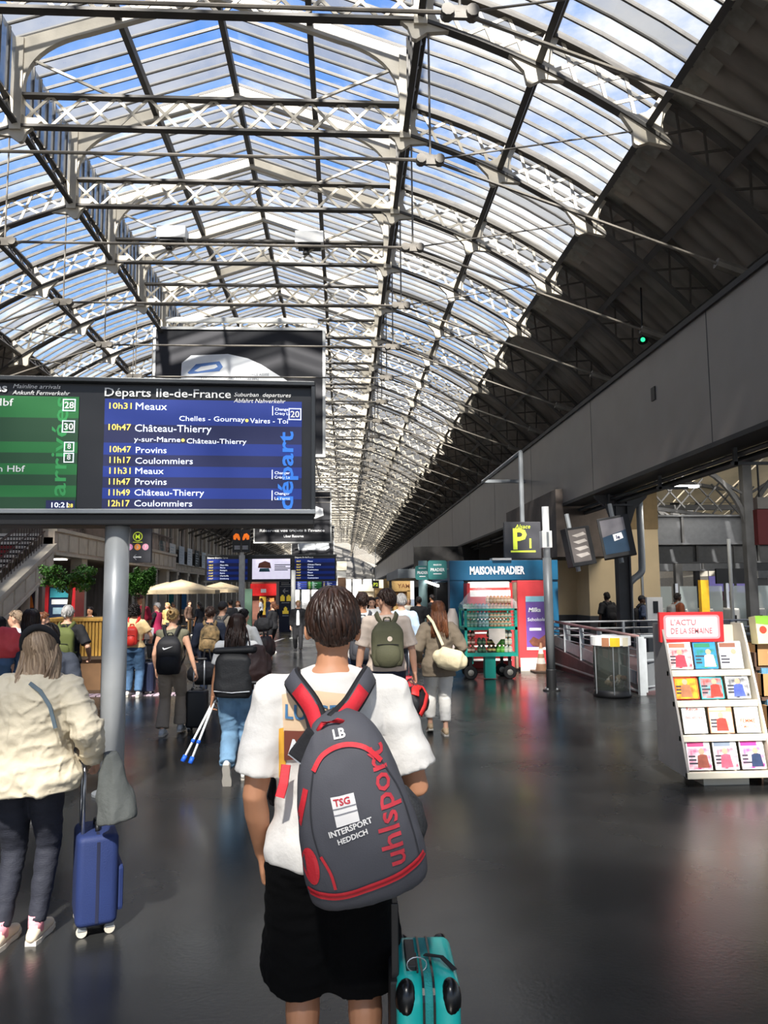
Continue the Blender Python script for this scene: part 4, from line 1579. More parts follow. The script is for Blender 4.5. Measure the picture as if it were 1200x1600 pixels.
for j in range(14):
    MB().ell((rr.uniform(-.14, .16), rr.uniform(-.18, .05), .14 + rr.random() * .22), (.06, .05, .05), Matrix.Rotation(rr.random() * 3, 3, 'X'), 7, 5).obj('crumpled_litter', mat('litter ' + str(j % 4), ['#d8cbb8', '#9a8a70', '#c8c4bc', '#6b4a38'][j % 4], .7, var=.3, scale=20), bn)

# ================================================================== RAMP WITH RAILINGS
rp_ = empty('access_ramp', (0, 0, 0), 0, 'grey access ramp with dark red side and metal railings behind the bin', 'ramp')
A = fl(865, 1044); B = fl(1003, 1086)
A = V((A.x, A.y, 0)); B = V((B.x, B.y, 0))
D = (B - A)
D.z = 0
Ld = D.length
Dn = D / Ld
nn = V((-Dn.y, Dn.x, 0))
A = A - Dn * .25
Ld += .25


def rp3(s, z, o=0):
    return A + Dn * s + nn * o + V((0, 0, z))


def rh(s):
    return .46 * (1 - s / Ld) + .04


m = MB()
q = [rp3(0, 0), rp3(Ld, 0), rp3(Ld, rh(Ld)), rp3(0, rh(0)), rp3(0, 0, 1.8), rp3(Ld, 0, 1.8), rp3(Ld, rh(Ld), 1.8), rp3(0, rh(0), 1.8)]
m.v = q
m.f = [[0, 1, 2, 3], [4, 7, 6, 5], [3, 2, 6, 7], [1, 5, 6, 2], [0, 3, 7, 4]]
m.obj('ramp_body', mat('dark wine ramp side', '#4a3638', .7, var=.2), rp_)
for s_ in [i * Ld / 5 for i in range(6)]:
    ht_ = 1.03 - .1 * s_ / Ld - rh(s_)
    MB().box(rp3(s_, rh(s_) + ht_ / 2, .06), (.09, .03, ht_)).obj('post', mat('pale grey railing paint', '#aeb2b4', .5), rp_)
MB().bar(rp3(0, rh(0) + .14, .05), rp3(Ld - .3, rh(Ld - .3) + .18, .05), .02, .22).obj('kick_plate', mat('grey kick plate', '#8e9497', .5), rp_)
MB().tube([rp3(0, 1.05, .03), rp3(Ld, .95, .03)], .03, 8).obj('hand_rail', mat('worn pink brown handrail', '#9a7a76', .45, metal=.3), rp_, smooth=True)
for dz in (.9, .78, .66):
    MB().tube([rp3(0, dz + .03, .05), rp3(Ld, dz - .06, .05)], .012, 6).obj('rail', GREYM, rp_)
MB().bar(rp3(0, .12, -.01), rp3(Ld, .05, -.01), .02, .03).obj('kerb_strip', GREYM, rp_)
e_ = rp3(Ld + .02, 0)
for z, x1 in ((.96, 4.6), (.55, 1.4), (.12, 1.4)):
    MB().tube([e_ + V((0, 0, z)), e_ + V((x1 * .55, .5, z))], .028 if z > .5 else .018, 8).obj('rail', GREYM, rp_)
MB().bb(e_ + V((-.05, -.05, 0)), e_ + V((.05, .05, .96))).obj('end_post', mat('pale grey railing paint', '#aeb2b4'), rp_)
MB().bb(e_ + V((1.1, .9, 0)), e_ + V((1.2, 1.0, .96))).obj('end_post', mat('pale grey railing paint', '#aeb2b4'), rp_)
MB().bar(e_ + V((.1, .1, .36)), e_ + V((2.6, 1.4, .36)), .03, .66).obj('end_panel', mat('grey metal panel', '#66696b', .5, var=.08), rp_)
# guard rail of the landing behind
gr = empty('guard_rail', (0, 0, 0), 0, 'thin straight steel guard rail behind the ramp', 'railing')
pa, pb_ = at(866, 972, 17.2), at(1040, 973, 17.2)
for z in (pa.z, pa.z - .15, pa.z - .30):
    MB().tube([(pa.x, 17.2, z), (pb_.x + 2, 17.2, z)], .022, 8).obj('rail', SILVER, gr)
for i in range(4):
    x = pa.x + .3 + 1.25 * i
    MB().bb((x, 17.17, 0), (x + .05, 17.23, pa.z)).obj('post', GREYM, gr)
# machines behind the rack
for i, (px_, lab) in enumerate(((1003 + 25, 'low grey ticket cabinet with white notice behind the ramp'), (1085, 'grey low counter right of the ticket cabinet'))):
    a = at(px_, 925, 19)
    o = empty('ticket_cabinet', (a.x, 19, 0), 0, lab, 'cabinet')
    MB().bb((-.3 if i == 0 else -.7, 0, 0), (.3 if i == 0 else .9, .5, .95)).obj('body', mat('mid grey cabinet', '#6b6e70', .5), o, bevel=.02)
    if i == 0:
        MB().bb((-.25, .1, .95), (-.05 + .2, .2, 1.55)).obj('notice', WHITE, o)
        MB().bb((-.1, .09, 1.15), (.03, .1, 1.45)).obj('print', BLACK, o)

# ================================================================== TICKET GATES in the side hall
gatem = mat('grey gate housing', '#9ea1a3', .4, var=.06)
gls = bpy.data.materials.new('gate glass')
gls.use_nodes = True
b_ = gls.node_tree.nodes['Principled BSDF']
b_.inputs['Base Color'].default_value = lin('#b9c8cc'); b_.inputs['Alpha'].default_value = .4; b_.inputs['Roughness'].default_value = .1
protos = None
for i in range(15):
    x = 11.2 + .95 * i
    g = empty('ticket_gate', (x, 27, 0), 0, 'grey ticket gate with glass leaf, ' + ['leftmost', 'second', 'third', 'fourth', 'fifth', 'sixth', 'seventh', 'eighth', 'ninth', 'tenth', 'eleventh', 'twelfth', 'thirteenth', 'fourteenth', 'last'][i] + ' of the row seen from the beige wall', 'gate', 'ticket gates of the side hall')
    if i == 0:
        g0_ = g
        MB().bb((-.12, 0, 0), (.12, 1.6, 1.0)).obj('housing', gatem, g, bevel=.03)
        MB().bb((-.1, .05, 1.0), (.1, 1.5, 1.04)).obj('top', WHITE, g)
        MB().bb((.16, .7, .25), (.80, .72, 1.85)).obj('glass_leaf', gls, g)
        MB().bb((-.13, -.01, .3), (-.02, 0, .8)).obj('dark_slot', BLACK, g)
        MB().bb((-.05, .6, 1.0), (.05, .8, 1.95)).obj('upright', SILVER, g)
    else:
        for c in g0_.children:
            c2 = c.copy(); COL.objects.link(c2); c2.parent = g
a = at(1102, 930, 26)
tag(MB().bb((a.x - .14, 26, 0), (a.x + .14, 26.2, 2.05)).obj('yellow_totem', mat('yellow machine', '#e8b82a', .5)), 'narrow yellow machine standing before the ticket gates', 'machine')
for px_, py_, Y, w_, h_, cc, nm, lab in ((1128, 912, 40, 1.3, .8, '#7d74b8', 'violet_screen', 'small violet screen beyond the gates'), (1165, 913, 42, .9, .9, '#8a80c0', 'violet_screen', 'second violet screen further right beyond the gates'), (1150, 900, 30, 1.6, .6, '#141416', 'dark_board', 'black hanging board above the ticket gates'), (1110, 932, 44, 3.2, .5, '#7a2048', 'magenta_banner', 'long dark magenta banner beyond the gates')):
    a = at(px_, py_, Y)
    o = empty(nm, (a.x, Y, a.z), 0, lab, 'screen' if 'screen' in nm else 'board')
    MB().bb((-w_ / 2, 0, -h_ / 2), (w_ / 2, .12, h_ / 2)).obj('panel', mat('panel ' + cc, cc, .4, emit=.3 if 'screen' in nm else 0), o)
    MB().tube([(0, .1, h_ / 2), (0, .1, 5.6 - a.z)], .03, 6).obj('hanging_rod', DARKM, o)
a = at(1143, 925, 25)
tag(MB().tube([(a.x, 25, 0), (a.x, 25, 3.4)], .06, 10).obj('grey_post', GREYM), 'slim grey post in front of the ticket gates', 'pole')

# ================================================================== KIOSK
teal = mat('kiosk petrol blue panel', '#0b5578', .45, var=.04)
KY = 17.8
k0, k1 = at(703, 925, KY).x, at(853, 925, KY).x
zk0, zk1 = at(700, 907, KY).z, at(700, 876, KY).z
ki = empty('kiosk', (k0, KY, 0), 0, 'petrol blue sandwich kiosk with white lettering on its fascia', 'kiosk')
kw = k1 - k0 + .3
MB().bb((0, 0, zk0), (kw, 3.6, zk1)).obj('fascia', teal, ki, bevel=.01)
text(ki, 'MAISON-PRADIER', .25, kw * .5, zk0 + .14, -.01, WHITEP, .035, 'CENTER', width=1.29)
ki.children[-1].location.x = .45 + .66
MB().bb((0, .02, 0), (.33, .35, zk0)).obj('pillar', teal, ki)
MB().bb((kw - .3, .05, 0), (kw, .35, zk0)).obj('pillar', teal, ki)
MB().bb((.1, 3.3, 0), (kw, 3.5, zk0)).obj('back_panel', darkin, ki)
MB().bb((.45, .9, 0), (kw - .4, 1.3, 1.05)).obj('counter', mat('counter white', '#d9d6d0', .5), ki)
MB().bb((.34, .2, zk0 - .2), (kw - .5, .5, zk0 - .04)).obj('shutter_box', mat('white shutter', '#f2efe8', .5), ki)
for j in range(5):
    MB().bb((.4, 2.9, .5 + .35 * j), (kw - .3, 3.2, .53 + .35 * j)).obj('shelf', mat('shelf wood', '#8a6c4a', .6), ki)
MB().bb((.36, .05, zk0 - .1), (.46, .12, zk0 - .0)).obj('lamp', BLACK, ki)
MB().bb((1.0, -.06, zk1), (1.45, .3, zk1 + .05)).obj('roof_lamp', GREYM, ki)

# red display fridge and red cabinet with purple poster
redm = mat('bright red cabinet', '#d94044', .45, var=.05)
fr = empty('drinks_fridge', (at(729, 925, KY - .6).x, KY - .65, 0), 0, 'red open drinks fridge behind the teal trolley', 'fridge')
fw = (802 - 729) * (KY - .6) / 1200
MB().bb((0, 0, 0), (.07, .5, 1.92)).bb((fw - .07, 0, 0), (fw, .5, 1.92)).bb((0, .45, 0), (fw, .5, 1.92)).obj('cabinet', redm, fr)
MB().bb((.07, -.02, 1.62), (fw - .07, .4, 1.76)).bb((.09, .0, 1.82), (fw - .09, .4, 1.95)).obj('light_header', mat('white lit header', '#fbf8f0', emit=.6, var=0), fr)
for j in range(5):
    MB().bb((.07, .02, .2 + .3 * j), (fw - .07, .45, .22 + .3 * j)).obj('shelf', WHITE, fr)
rc_x = at(808, 925, KY - .9).x
rc = empty('red_cabinet', (rc_x, KY - .95, 0), 0, 'tall red cabinet with purple chocolate poster', 'cabinet')
cw = (858 - 808) * (KY - .9) / 1200
MB().bb((0, 0, .08), (cw, .6, 1.97)).obj('body', redm, rc, bevel=.012)
MB().bb((-.05, .1, .05), (0, .55, 1.93)).obj('door', mat('beige door edge', '#8d7d6a', .6), rc)
po_ = stripe(rc, .17, cw + .02, .45, 1.62, -.004, mat('purple poster', '#6f4f9e', .35, var=.08), 'poster')
stripe(po_, .17, cw + .02, 1.5, 1.62, -.008, mat('pale blue poster strip', '#8fc4d4', .4), 'print')
stripe(po_, .17, cw + .02, .45, .51, -.008, WHITEP, 'print')
text(po_, 'Milka', .13, .22, 1.28, -.012, WHITEP, .03, shear=.2)
text(po_, 'Schokolade', .1, .2, 1.08, -.012, WHITEP, .02, width=.5)
link('print', flat([(.22 + x, .52 + z) for x, z in ((0, .12), (.1, .22), (.22, .16), (.36, .26), (.46, .2), (.46, .02), (.3, -.02), (.08, .02))], -.012), mat('brown chocolate print', '#7a4a3a', .4, var=.3, scale=12), po_)
stripe(po_, .24, .5, .87, .93, -.012, WHITEP, 'print')
MB().bb((.02, -.03, .0), (.5, .0, .28)).obj('base_board', mat('warm white board', '#f2e6d8', .5), rc)

# traffic cone
a = fl(846, 1050)
cn = empty('traffic_cone', (a.x, a.y, 0), 0, 'worn brown orange traffic cone with white bands behind the pole', 'cone')
MB().lathe([(.125, .03), (.10, .18)]).obj('lower_cone', mat('faded orange plastic', '#9a7358', .6, var=.15), cn, smooth=False)
MB().lathe([(.10, .18), (.075, .30)]).obj('white_band', mat('dirty white band', '#d6cfc4', .5, var=.1), cn)
MB().lathe([(.075, .30), (.06, .39)]).obj('middle_cone', mat('faded orange plastic', ''), cn)
MB().lathe([(.06, .39), (.038, .50)]).obj('white_band', mat('dirty white band', ''), cn)
MB().lathe([(.038, .50), (.02, .62)]).obj('tip', mat('faded orange plastic', ''), cn)
MB().bb((-.2, -.2, 0), (.2, .2, .035)).obj('base', mat('dark cone base', '#6a5548', .7), cn, bevel=.01)

# ---------------- teal delivery trolley
a = fl(765, 1062)
TY = a.y
tx0 = at(725, 925, TY).x
tw = (808 - 725) * TY / 1200
kt = TY / 1200


def tz_(py):
    return CH - (py - 925) * kt


tr = empty('delivery_trolley', (tx0, TY, 0), 0, 'teal green wheeled trolley loaded with packs of drinks', 'trolley')
tg = mat('teal green trolley paint', '#1fa795', .45, var=.06)
zb_, zm_, zt_ = tz_(1029), tz_(983), tz_(953)
zlo = .52
MB().bb((0, 0, zlo - .07), (tw, .75, zlo)).obj('deck', tg, tr)
MB().bb((0, .0, zm_ - .04), (tw, .75, zm_ + .02)).obj('shelf', tg, tr)
for x in (0, tw - .05):
    for y in (0, .70):
        MB().bb((x, y, zlo), (x + .05, y + .05, zt_)).obj('upright', tg, tr)
MB().bb((0, 0, zt_ - .035), (tw, .03, zt_)).bb((0, .72, zt_ - .035), (tw, .75, zt_)).bb((0, 0, zt_ - .035), (.03, .75, zt_)).bb((tw - .03, 0, zt_ - .035), (tw, .75, zt_)).obj('top_frame', tg, tr)
for j in range(4):
    z = zm_ + .08 + .07 * j
    MB().tube([(.02, .0, z), (tw - .02, .0, z)], .006, 5).obj('wire', tg, tr)
for j in range(5):
    z = zlo + .06 + .09 * j
    MB().tube([(.02, .74, z), (tw - .02, .74, z)], .006, 5).obj('wire', tg, tr)
MB().bb((tw * .38, .05, 0.02), (tw * .58, .25, zlo - .07)).obj('front_leg', tg, tr)
MB().bb((.1, .1, .3), (.18, .18, zlo)).obj('bracket', tg, tr)
MB().bb((tw * .45, -.02, zm_ - .22), (tw * .76, -.01, zm_ - .01)).prism([(tw * .5, zm_ - .22), (tw * .68, zm_ - .22), (tw * .58, zm_ - .34)], -.02, -.01).obj('notice', mat('warm white board', ''), tr)
for x, y in ((.12, .1), (tw - .15, .12), (.16, .65), (tw - .2, .65)):
    wv = empty('wheel', (x, y, .13))
    wv.parent = tr
    wm = MB()
    wm.lathe([(.06, -.035), (.12, -.035), (.135, -.02), (.135, .02), (.12, .035), (.06, .035)], seg=20).mesh()
    me = wm.mesh()
    me.transform(Matrix.Rotation(PI / 2, 4, 'X'))
    link('tyre', me, RUBBER, wv)
    me = MB().lathe([(.02, -.05), (.06, -.04), (.06, .04), (.02, .05)], seg=12).mesh()
    me.transform(Matrix.Rotation(PI / 2, 4, 'X'))
    link('hub', me, mat('hub metal', '#9a968c', .4, metal=.5), wv)
    MB().bb((-.03, -.03, .1), (.03, .03, .33)).obj('fork', BLACK, wv)
clearp = bpy.data.materials.new('clear stretch wrap')
clearp.use_nodes = True
b_ = clearp.node_tree.nodes['Principled BSDF']
b_.inputs['Base Color'].default_value = lin('#f2f2f2'); b_.inputs['Alpha'].default_value = .28; b_.inputs['Roughness'].default_value = .18


def pack(x, y, z, w_, d_, h_, cc, capc, lab, grp, cols_=3, label_c=None):
    o = empty('bottle_pack', (tx0 + x, TY + y, z), 0, lab, 'pack', grp)
    m = MB()
    mc = MB()
    ml = MB()
    bw = w_ / cols_
    for i in range(cols_):
        for j in range(2):
            c = (bw * (i + .5), bw * (j + .5), 0)
            r = bw * .47
            m.lathe([(r * .9, 0), (r, h_ * .06), (r, h_ * .62), (r * .75, h_ * .75), (r * .36, h_ * .88)], c, 8)
            mc.lathe([(r * .4, h_ * .88), (r * .4, h_ * .98)], c, 6)
            ml.lathe([(r * 1.02, h_ * .25), (r * 1.02, h_ * .52)], c, 8)
    m.obj('bottles', mat('bottle ' + cc, cc, .25, var=.15, scale=20), o)
    mc.obj('caps', mat('cap ' + capc, capc, .4, var=0), o)
    ml.obj('labels', mat('label ' + (label_c or capc), label_c or capc, .4, var=.1), o)
    return o


rows_ = []
# upper level columns
lev = ['bottom', 'second', 'third']
ucols = [(.05, '#a9cfae', '#6fa87c', '#dfead9', 'green capped'), (.285, '#b9d3d6', '#5c7f9a', '#e6ece6', 'blue labelled'), (.52, '#c9a07c', '#e58a50', '#efd3b4', 'orange labelled'), (.745, '#cba384', '#e07c48', '#f0dcc4', 'orange capped')]
for ci, (x, cc, cp, lb, nm) in enumerate(ucols):
    for l in range(4 if ci > 1 else 3):
        hh = .155
        z = zm_ + .025 + hh * l
        for d in range(2):
            pack(x, .05 + .33 * d, z, .22, .3, hh - .005, cc, cp, '%s pack in the %s layer on the upper deck, %s row' % (nm, ['bottom', 'second', 'third', 'top'][l], 'front' if d == 0 else 'rear'), 'drink packs on the trolley top', 3, lb)
dcols = [(.05, '#6f4a3c', '#5a3428', '#c9a89a', 'brown cola'), (.27, '#3f5a4a', '#2c3f36', '#6f8f6a', 'dark green'), (.47, '#4a4638', '#d1a838', '#dfc37a', 'yellow labelled'), (.64, '#5fae48', '#3f8a34', '#8fd06a', 'bright green'), (.80, '#cfd2c4', '#d8c04a', '#e8e4d0', 'pale striped')]
for ci, (x, cc, cp, lb, nm) in enumerate(dcols):
    for l in range(2 if ci in (1, 3) else 3):
        hh = .15
        pack(x, .06, zlo + .005 + hh * l, .17, .3, hh - .005, cc, cp, '%s pack in the %s layer of the lower deck' % (nm, lev[l]), 'drink packs on the lower deck', 2, lb)
wr = MB()
nxg = 12
for j in range(7):
    for i in range(nxg + 1):
        x = -.02 + (tw + .04) * i / nxg
        top = zt_ + .20 + .22 * math.sin(PI * min(1, (i + 1.5) / nxg)) - (.18 if i < 3 else 0) * (3 - i) / 3
        z = zt_ + (top - zt_) * (1 - abs(j - 3) / 3.0) ** .5
        y = .02 + .7 * j / 6
        wr.v.append(V((x + .01 * math.sin(j * 3 + i), y, z + .015 * math.sin(i * 2.1 + j * 1.7))))
for j in range(6):
    for i in range(nxg):
        a_ = j * (nxg + 1) + i
        wr.f.append([a_, a_ + 1, a_ + nxg + 2, a_ + nxg + 1])
wr.obj('stretch_wrap', clearp, tr, smooth=True)
# cloth bag hanging left of trolley
m = MB()
for j in range(9):
    for q in range(16):
        t = 2 * PI * q / 16
        rr_ = (.05 + .13 * (j / 8) ** .6) * (1 + .12 * math.sin(q * 3 + j))
        m.v.append(V((rr_ * 1.1 * math.cos(t) - .06, .1 * math.sin(t) * (1 + .3 * j / 8), 1.35 - .95 * j / 8 if j < 8 else .38)))
for j in range(8):
    for q in range(16):
        m.f.append([j * 16 + q, j * 16 + (q + 1) % 16, (j + 1) * 16 + (q + 1) % 16, (j + 1) * 16 + q])
m.f.append([8 * 16 + q for q in range(16)])
m.v = [v + V((tx0 - .16, TY + .2, .05)) for v in m.v]
tag(m.obj('waste_sack', mat('pale plastic sack', '#b8aca4', .4, var=.2, scale=3, bump=.4), smooth=True), 'pale plastic sack hung on the left end of the trolley', 'sack')

# --- round cornered brand signs, canopy, wooden kiosk
sgt = mat('green teal sign', '#2f7774', .5, var=.04)
for px0, px1, py0, py1, Y, lab in ((669, 698, 877, 904, 17.7, 'right hand larger round cornered teal shop sign'), (650, 670, 884, 906, 19.2, 'smaller teal shop sign partly behind the larger one')):
    a, c = at(px0, py1, Y), at(px1, py0, Y)
    o = empty('shop_sign', ((a.x + c.x) / 2, Y, (a.z + c.z) / 2), 0, lab, 'sign')
    s_ = (c.x - a.x) if px0 > 660 else (c.z - a.z)
    m = MB()
    m.prism(rrect(s_, s_, .05), 0, .1)
    m.obj('panel', sgt, o)
    text(o, 'PRADIER', .1, 0, -.03, -.006, WHITEP, .02, 'CENTER', width=s_ * .75)
    text(o, 'MAISON', .05, 0, .1, -.006, WHITEP, .02, 'CENTER')
    stripe(o, -s_ * .22, s_ * .22, -.1, -.08, -.004, WHITEP, 'lettering')
    MB().bar((s_ / 2 - .02, .08, .02), (k0 - o.location.x + .02, .2, .02), .03, .03).obj('bracket', GREYM, o)
a, c = at(612, 906, 34), at(658, 893, 34)
cy = empty('grey_canopy', (a.x, 30, a.z), 0, 'flat grey shop canopy before the wooden kiosks', 'canopy')
MB().bb((0, 0, 0), (c.x - a.x + 1.2, 8, c.z - a.z)).obj('roof_panel', mat('light grey canopy', '#8c9294', .5), cy)
for x in (.1, 2.3):
    MB().bb((x, 7.6, -a.z), (x + .12, 7.8, 0)).obj('post', GREYM, cy)
wk = mat('warm plywood', '#c8a266', .6, var=.1, stretch=(1, 1, 6))
a, c = at(602, 950, 45), at(641, 912, 45)
wk_ = empty('wooden_kiosk', (a.x, 45, 0), 0, 'plywood fronted shop with slatted opening under the grey canopy', 'kiosk')
ww = c.x - a.x
MB().bb((0, 0, 1.75), (ww, 2, 2.5)).bb((0, 0, 0), (.3, 2, 1.8)).bb((ww - .2, 0, 0), (ww, 2, 1.8)).bb((0, .3, 0), (ww, .6, .9)).obj('front', wk, wk_)
text(wk_, 'YAM', .35, ww * .5, 1.95, -.01, mat('brown ink', ''), .02)
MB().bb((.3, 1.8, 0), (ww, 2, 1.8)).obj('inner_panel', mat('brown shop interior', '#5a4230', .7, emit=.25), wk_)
m = MB()
for i in range(9):
    m.bb((ww * .45 + .09 * i, .1, .9), (ww * .45 + .04 + .09 * i, .14, 1.75))
m.obj('slats', mat('brown slat', '#8a6236', .6), wk_)
for (px0, px1, py0, py1, Y, cc, lab, nm) in ((560, 584, 915, 948, 62, '#e9d9bb', 'bright cream shop block at the far end on the right', 'far_kiosk'), (586, 604, 908, 950, 56, '#d8b27c', 'ochre shop block beside the cream one', 'far_kiosk'), (527, 541, 878, 922, 120, '#d8d6d0', 'pale far column block near the hall end', 'far_kiosk')):
    a, c = at(px0, 925, Y), at(px1, py0, Y)
    o = empty(nm, (a.x, Y, 0), 0, lab, 'kiosk')
    MB().bb((0, 0, 0), (c.x - a.x, 2.5, c.z)).obj('body', mat('kiosk ' + cc, cc, .6, var=.1), o)
    MB().bb((.1, -.05, c.z * .2), (c.x - a.x - .1, 0, c.z * .62)).obj('opening', mat('brown shop interior', ''), o)
    MB().bb((-.05, -.12, c.z * .8), (c.x - a.x + .05, 0, c.z + .1)).obj('sign_band', mat('warm lit sign', '#f6ead0', emit=.5, var=0), o)
a = at(587, 913, 40)
o = empty('platform_sign', (a.x, 40, a.z), 0, 'small far platform sign P2 in yellow on dark', 'sign')
MB().bb((-.17, 0, -.2), (.17, .06, .2)).obj('panel', BLACK, o)
text(o, 'P2', .24, 0, -.09, -.006, yel, .03, 'CENTER')
MB().tube([(0, .03, .2), (0, .03, 4.1 - a.z)], .015, 6).obj('hanging_pole', GREYM, o)
# teal-grey column and dark interior block between canopy and kiosk
a = at(661, 925, 24)
tag(MB().tube([(a.x, 24, 0), (a.x, 24, 2.7)], .14, 16).obj('teal_column', mat('grey teal column', '#7f9a98', .5), smooth=True), 'grey teal column under the shop signs', 'column')
di = empty('dark_shop', (at(640, 925, 38).x, 38, 0), 0, 'dark unlit shop front between the canopy and the blue kiosk', 'shop')
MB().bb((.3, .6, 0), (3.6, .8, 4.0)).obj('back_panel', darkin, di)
for x, z, w_, h_ in ((1.4, 1.5, .9, 1.1), (2.6, 1.2, .6, 1.4)):
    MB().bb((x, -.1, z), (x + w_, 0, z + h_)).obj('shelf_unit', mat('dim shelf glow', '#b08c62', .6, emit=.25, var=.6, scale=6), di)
MB().bb((2.5, -.8, .0), (3.3, -.3, 1.2)).obj('white_cabinet', mat('counter white', ''), di)
a = at(692, 912, 20); c = at(655, 905, 26)
tag(MB().bar((a.x - .05, 20.6, a.z - .05), (c.x, 26, c.z), .05, .06).obj('strip_light', mat('lit tube', '')), 'thin bright strip light under the shop signs', 'lamp')

# ================================================================== LEFT SIDE: planter bench, trees, parasols, shops
slm = mat('yellow pine slat', '#c99a44', .55, var=.18, stretch=(8, 8, 1), scale=4)
PLY = 14.6
x0, x1 = at(60, 925, PLY).x, at(158, 925, PLY).x
pl = empty('slatted_planter', (x0, PLY, 0), 0, 'yellow pine slatted planter box on a brown plinth behind the post', 'planter')
pw_ = x1 - x0 + .05
ztp = CH - (963 - 925) * PLY / 1200
zbt = CH - (1018 - 925) * PLY / 1200
MB().bb((.02, .04, zbt), (pw_ - .02, 1.3, ztp - .05)).obj('inner_box', mat('dark soil box', '#6a5030', .8), pl)
nsl = int(pw_ / .062)
sme = MB().bb((0, 0, zbt), (.046, .035, ztp - .03)).mesh('slat')
sme.materials.append(slm)
for i in range(nsl):
    link('slat', sme, None, pl, loc=(.005 + i * .062, 0, 0))
MB().bb((-.03, -.03, ztp - .03), (pw_ + .02, 1.35, ztp + .015)).obj('top_rail', slm, pl)
MB().bb((-.03, -.05, zbt - .06), (pw_ + .02, 1.35, zbt)).obj('ledge', mat('dark bronze ledge', '#4c3c2c', .6), pl)
MB().bb((.02, .02, 0), (pw_ - .02, 1.3, zbt - .06)).obj('plinth', mat('brown plinth', '#7a5a3c', .6, var=.08), pl)

leafm = mat('ficus leaf', '#4d7a2e', .5, var=.35, scale=9, island=.8, spec=.3, col2='#24451c')
bark = mat('ficus bark', '#5a4a3a', .9, var=.2, bump=.5)


def tree(px, py, wpx, hpx, Y, label, base_z, seed):
    a = at(px, py, Y)
    W_, H_ = wpx * Y / 1200 / 2, hpx * Y / 1200 / 2
    o = empty('ficus_tree', (a.x, Y, base_z), 0, label, 'tree', 'trees on the left')
    r = random.Random(seed)
    cz = a.z - base_z
    tr_ = MB().tube([tuple(p) for p in spl([(.05, 0, 0), (0, .03, cz * .4), (.06, 0, cz - H_ * .6), (0, 0, cz)], 4)], [.05, .05, .048, .046, .045, .043, .042, .04, .04, .038, .035, .03, .025][:13], 8)
    tr_.obj('trunk', bark, o, smooth=True)
    br = MB()
    tips = []
    for i in range(16):
        q = r.random() * 2 * PI
        e = V((W_ * .75 * math.cos(q), W_ * .6 * math.sin(q), cz + H_ * r.uniform(-.5, .7)))
        s0 = V((.02, 0, cz - H_ * r.uniform(.2, .8)))
        br.tube([s0, (s0 + e) / 2 + V((0, 0, .06)), e], [.02, .012, .006], 5)
        tips.append(e)
    br.obj('branches', bark, o)
    lf = MB()
    blobs = [(V((r.uniform(-.62, .62) * W_, r.uniform(-.5, .5) * W_, cz + r.uniform(-.6, .5) * H_)), r.uniform(.3, .5)) for _ in range(16)] + [(t, .3) for t in tips]
    for c, rad in blobs:
        for _ in range(150):
            d = V((r.gauss(0, 1), r.gauss(0, 1), r.gauss(0, 1))).normalized() * (rad * (r.random() ** .4))
            p = c + V((d.x * W_ * .75, d.y * W_ * .75, d.z * H_ * .9))
            s = r.uniform(.022, .04)
            ax = V((r.gauss(0, 1), r.gauss(0, 1), r.gauss(-.6, .6))).normalized()
            n_ = V((r.gauss(0, .5), r.gauss(0, .5), 1)).normalized()
            sd = ax.cross(n_).normalized()
            k0_ = len(lf.v)
            lf.v += [p - ax * s, p + sd * s * .45, p + ax * s * 1.1, p - sd * s * .45]
            lf.f.append([k0_, k0_ + 1, k0_ + 2, k0_ + 3])
    tag(lf.obj('foliage', leafm, o), kind='stuff')
    return o


tree(106, 906, 92, 52, 15.3, 'left ficus tree with flat dark green crown rising behind the planter', .3, 1)
tree(222, 910, 44, 52, 17.5, 'ficus tree seen right of the grey post', 0, 2)
tree(195, 915, 40, 40, 21, 'third ficus tree mostly hidden behind the grey post', 0, 3)

parm = mat('cream parasol cloth', '#c4b08f', .8, var=.06)
for px_, py_, Y, w_, lab in ((283, 917, 29, 1.45, 'cream parasol nearest the trees on the left terrace'), (345, 918, 40, 1.5, 'cream parasol further right on the left terrace'), (262, 919, 34.5, 1.4, 'cream parasol half hidden behind the nearest one')):
    a = at(px_, py_, Y)
    o = empty('parasol', (a.x, Y, 0), 0, lab, 'parasol', 'parasols on the terrace')
    m = MB()
    z = a.z
    m.v = [V((0, 0, z + .28))]
    for q in range(8):
        m.v.append(V((w_ * math.cos(q * PI / 4 + .39), w_ * math.sin(q * PI / 4 + .39), z - .12)))
    for q in range(8):
        m.v.append(V((w_ * math.cos(q * PI / 4 + .39), w_ * math.sin(q * PI / 4 + .39), z - .26)))
    for q in range(8):
        m.f.append([0, 1 + q, 1 + (q + 1) % 8])
        m.f.append([1 + q, 9 + q, 9 + (q + 1) % 8, 1 + (q + 1) % 8])
    m.obj('canopy', parm, o)
    MB().tube([(0, 0, 0), (0, 0, z + .25)], .03, 8).obj('pole', mat('dark pole', '#4a3c30', .6), o)
    m = MB()
    for q in range(8):
        m.bar((0, 0, z - .05), (w_ * .95 * math.cos(q * PI / 4 + .39), w_ * .95 * math.sin(q * PI / 4 + .39), z - .13), .02, .02)
    m.obj('ribs', mat('dark pole', ''), o)
    MB().lathe([(.3, 0), (.3, .06), (.05, .08)]).obj('base', BLACK, o)

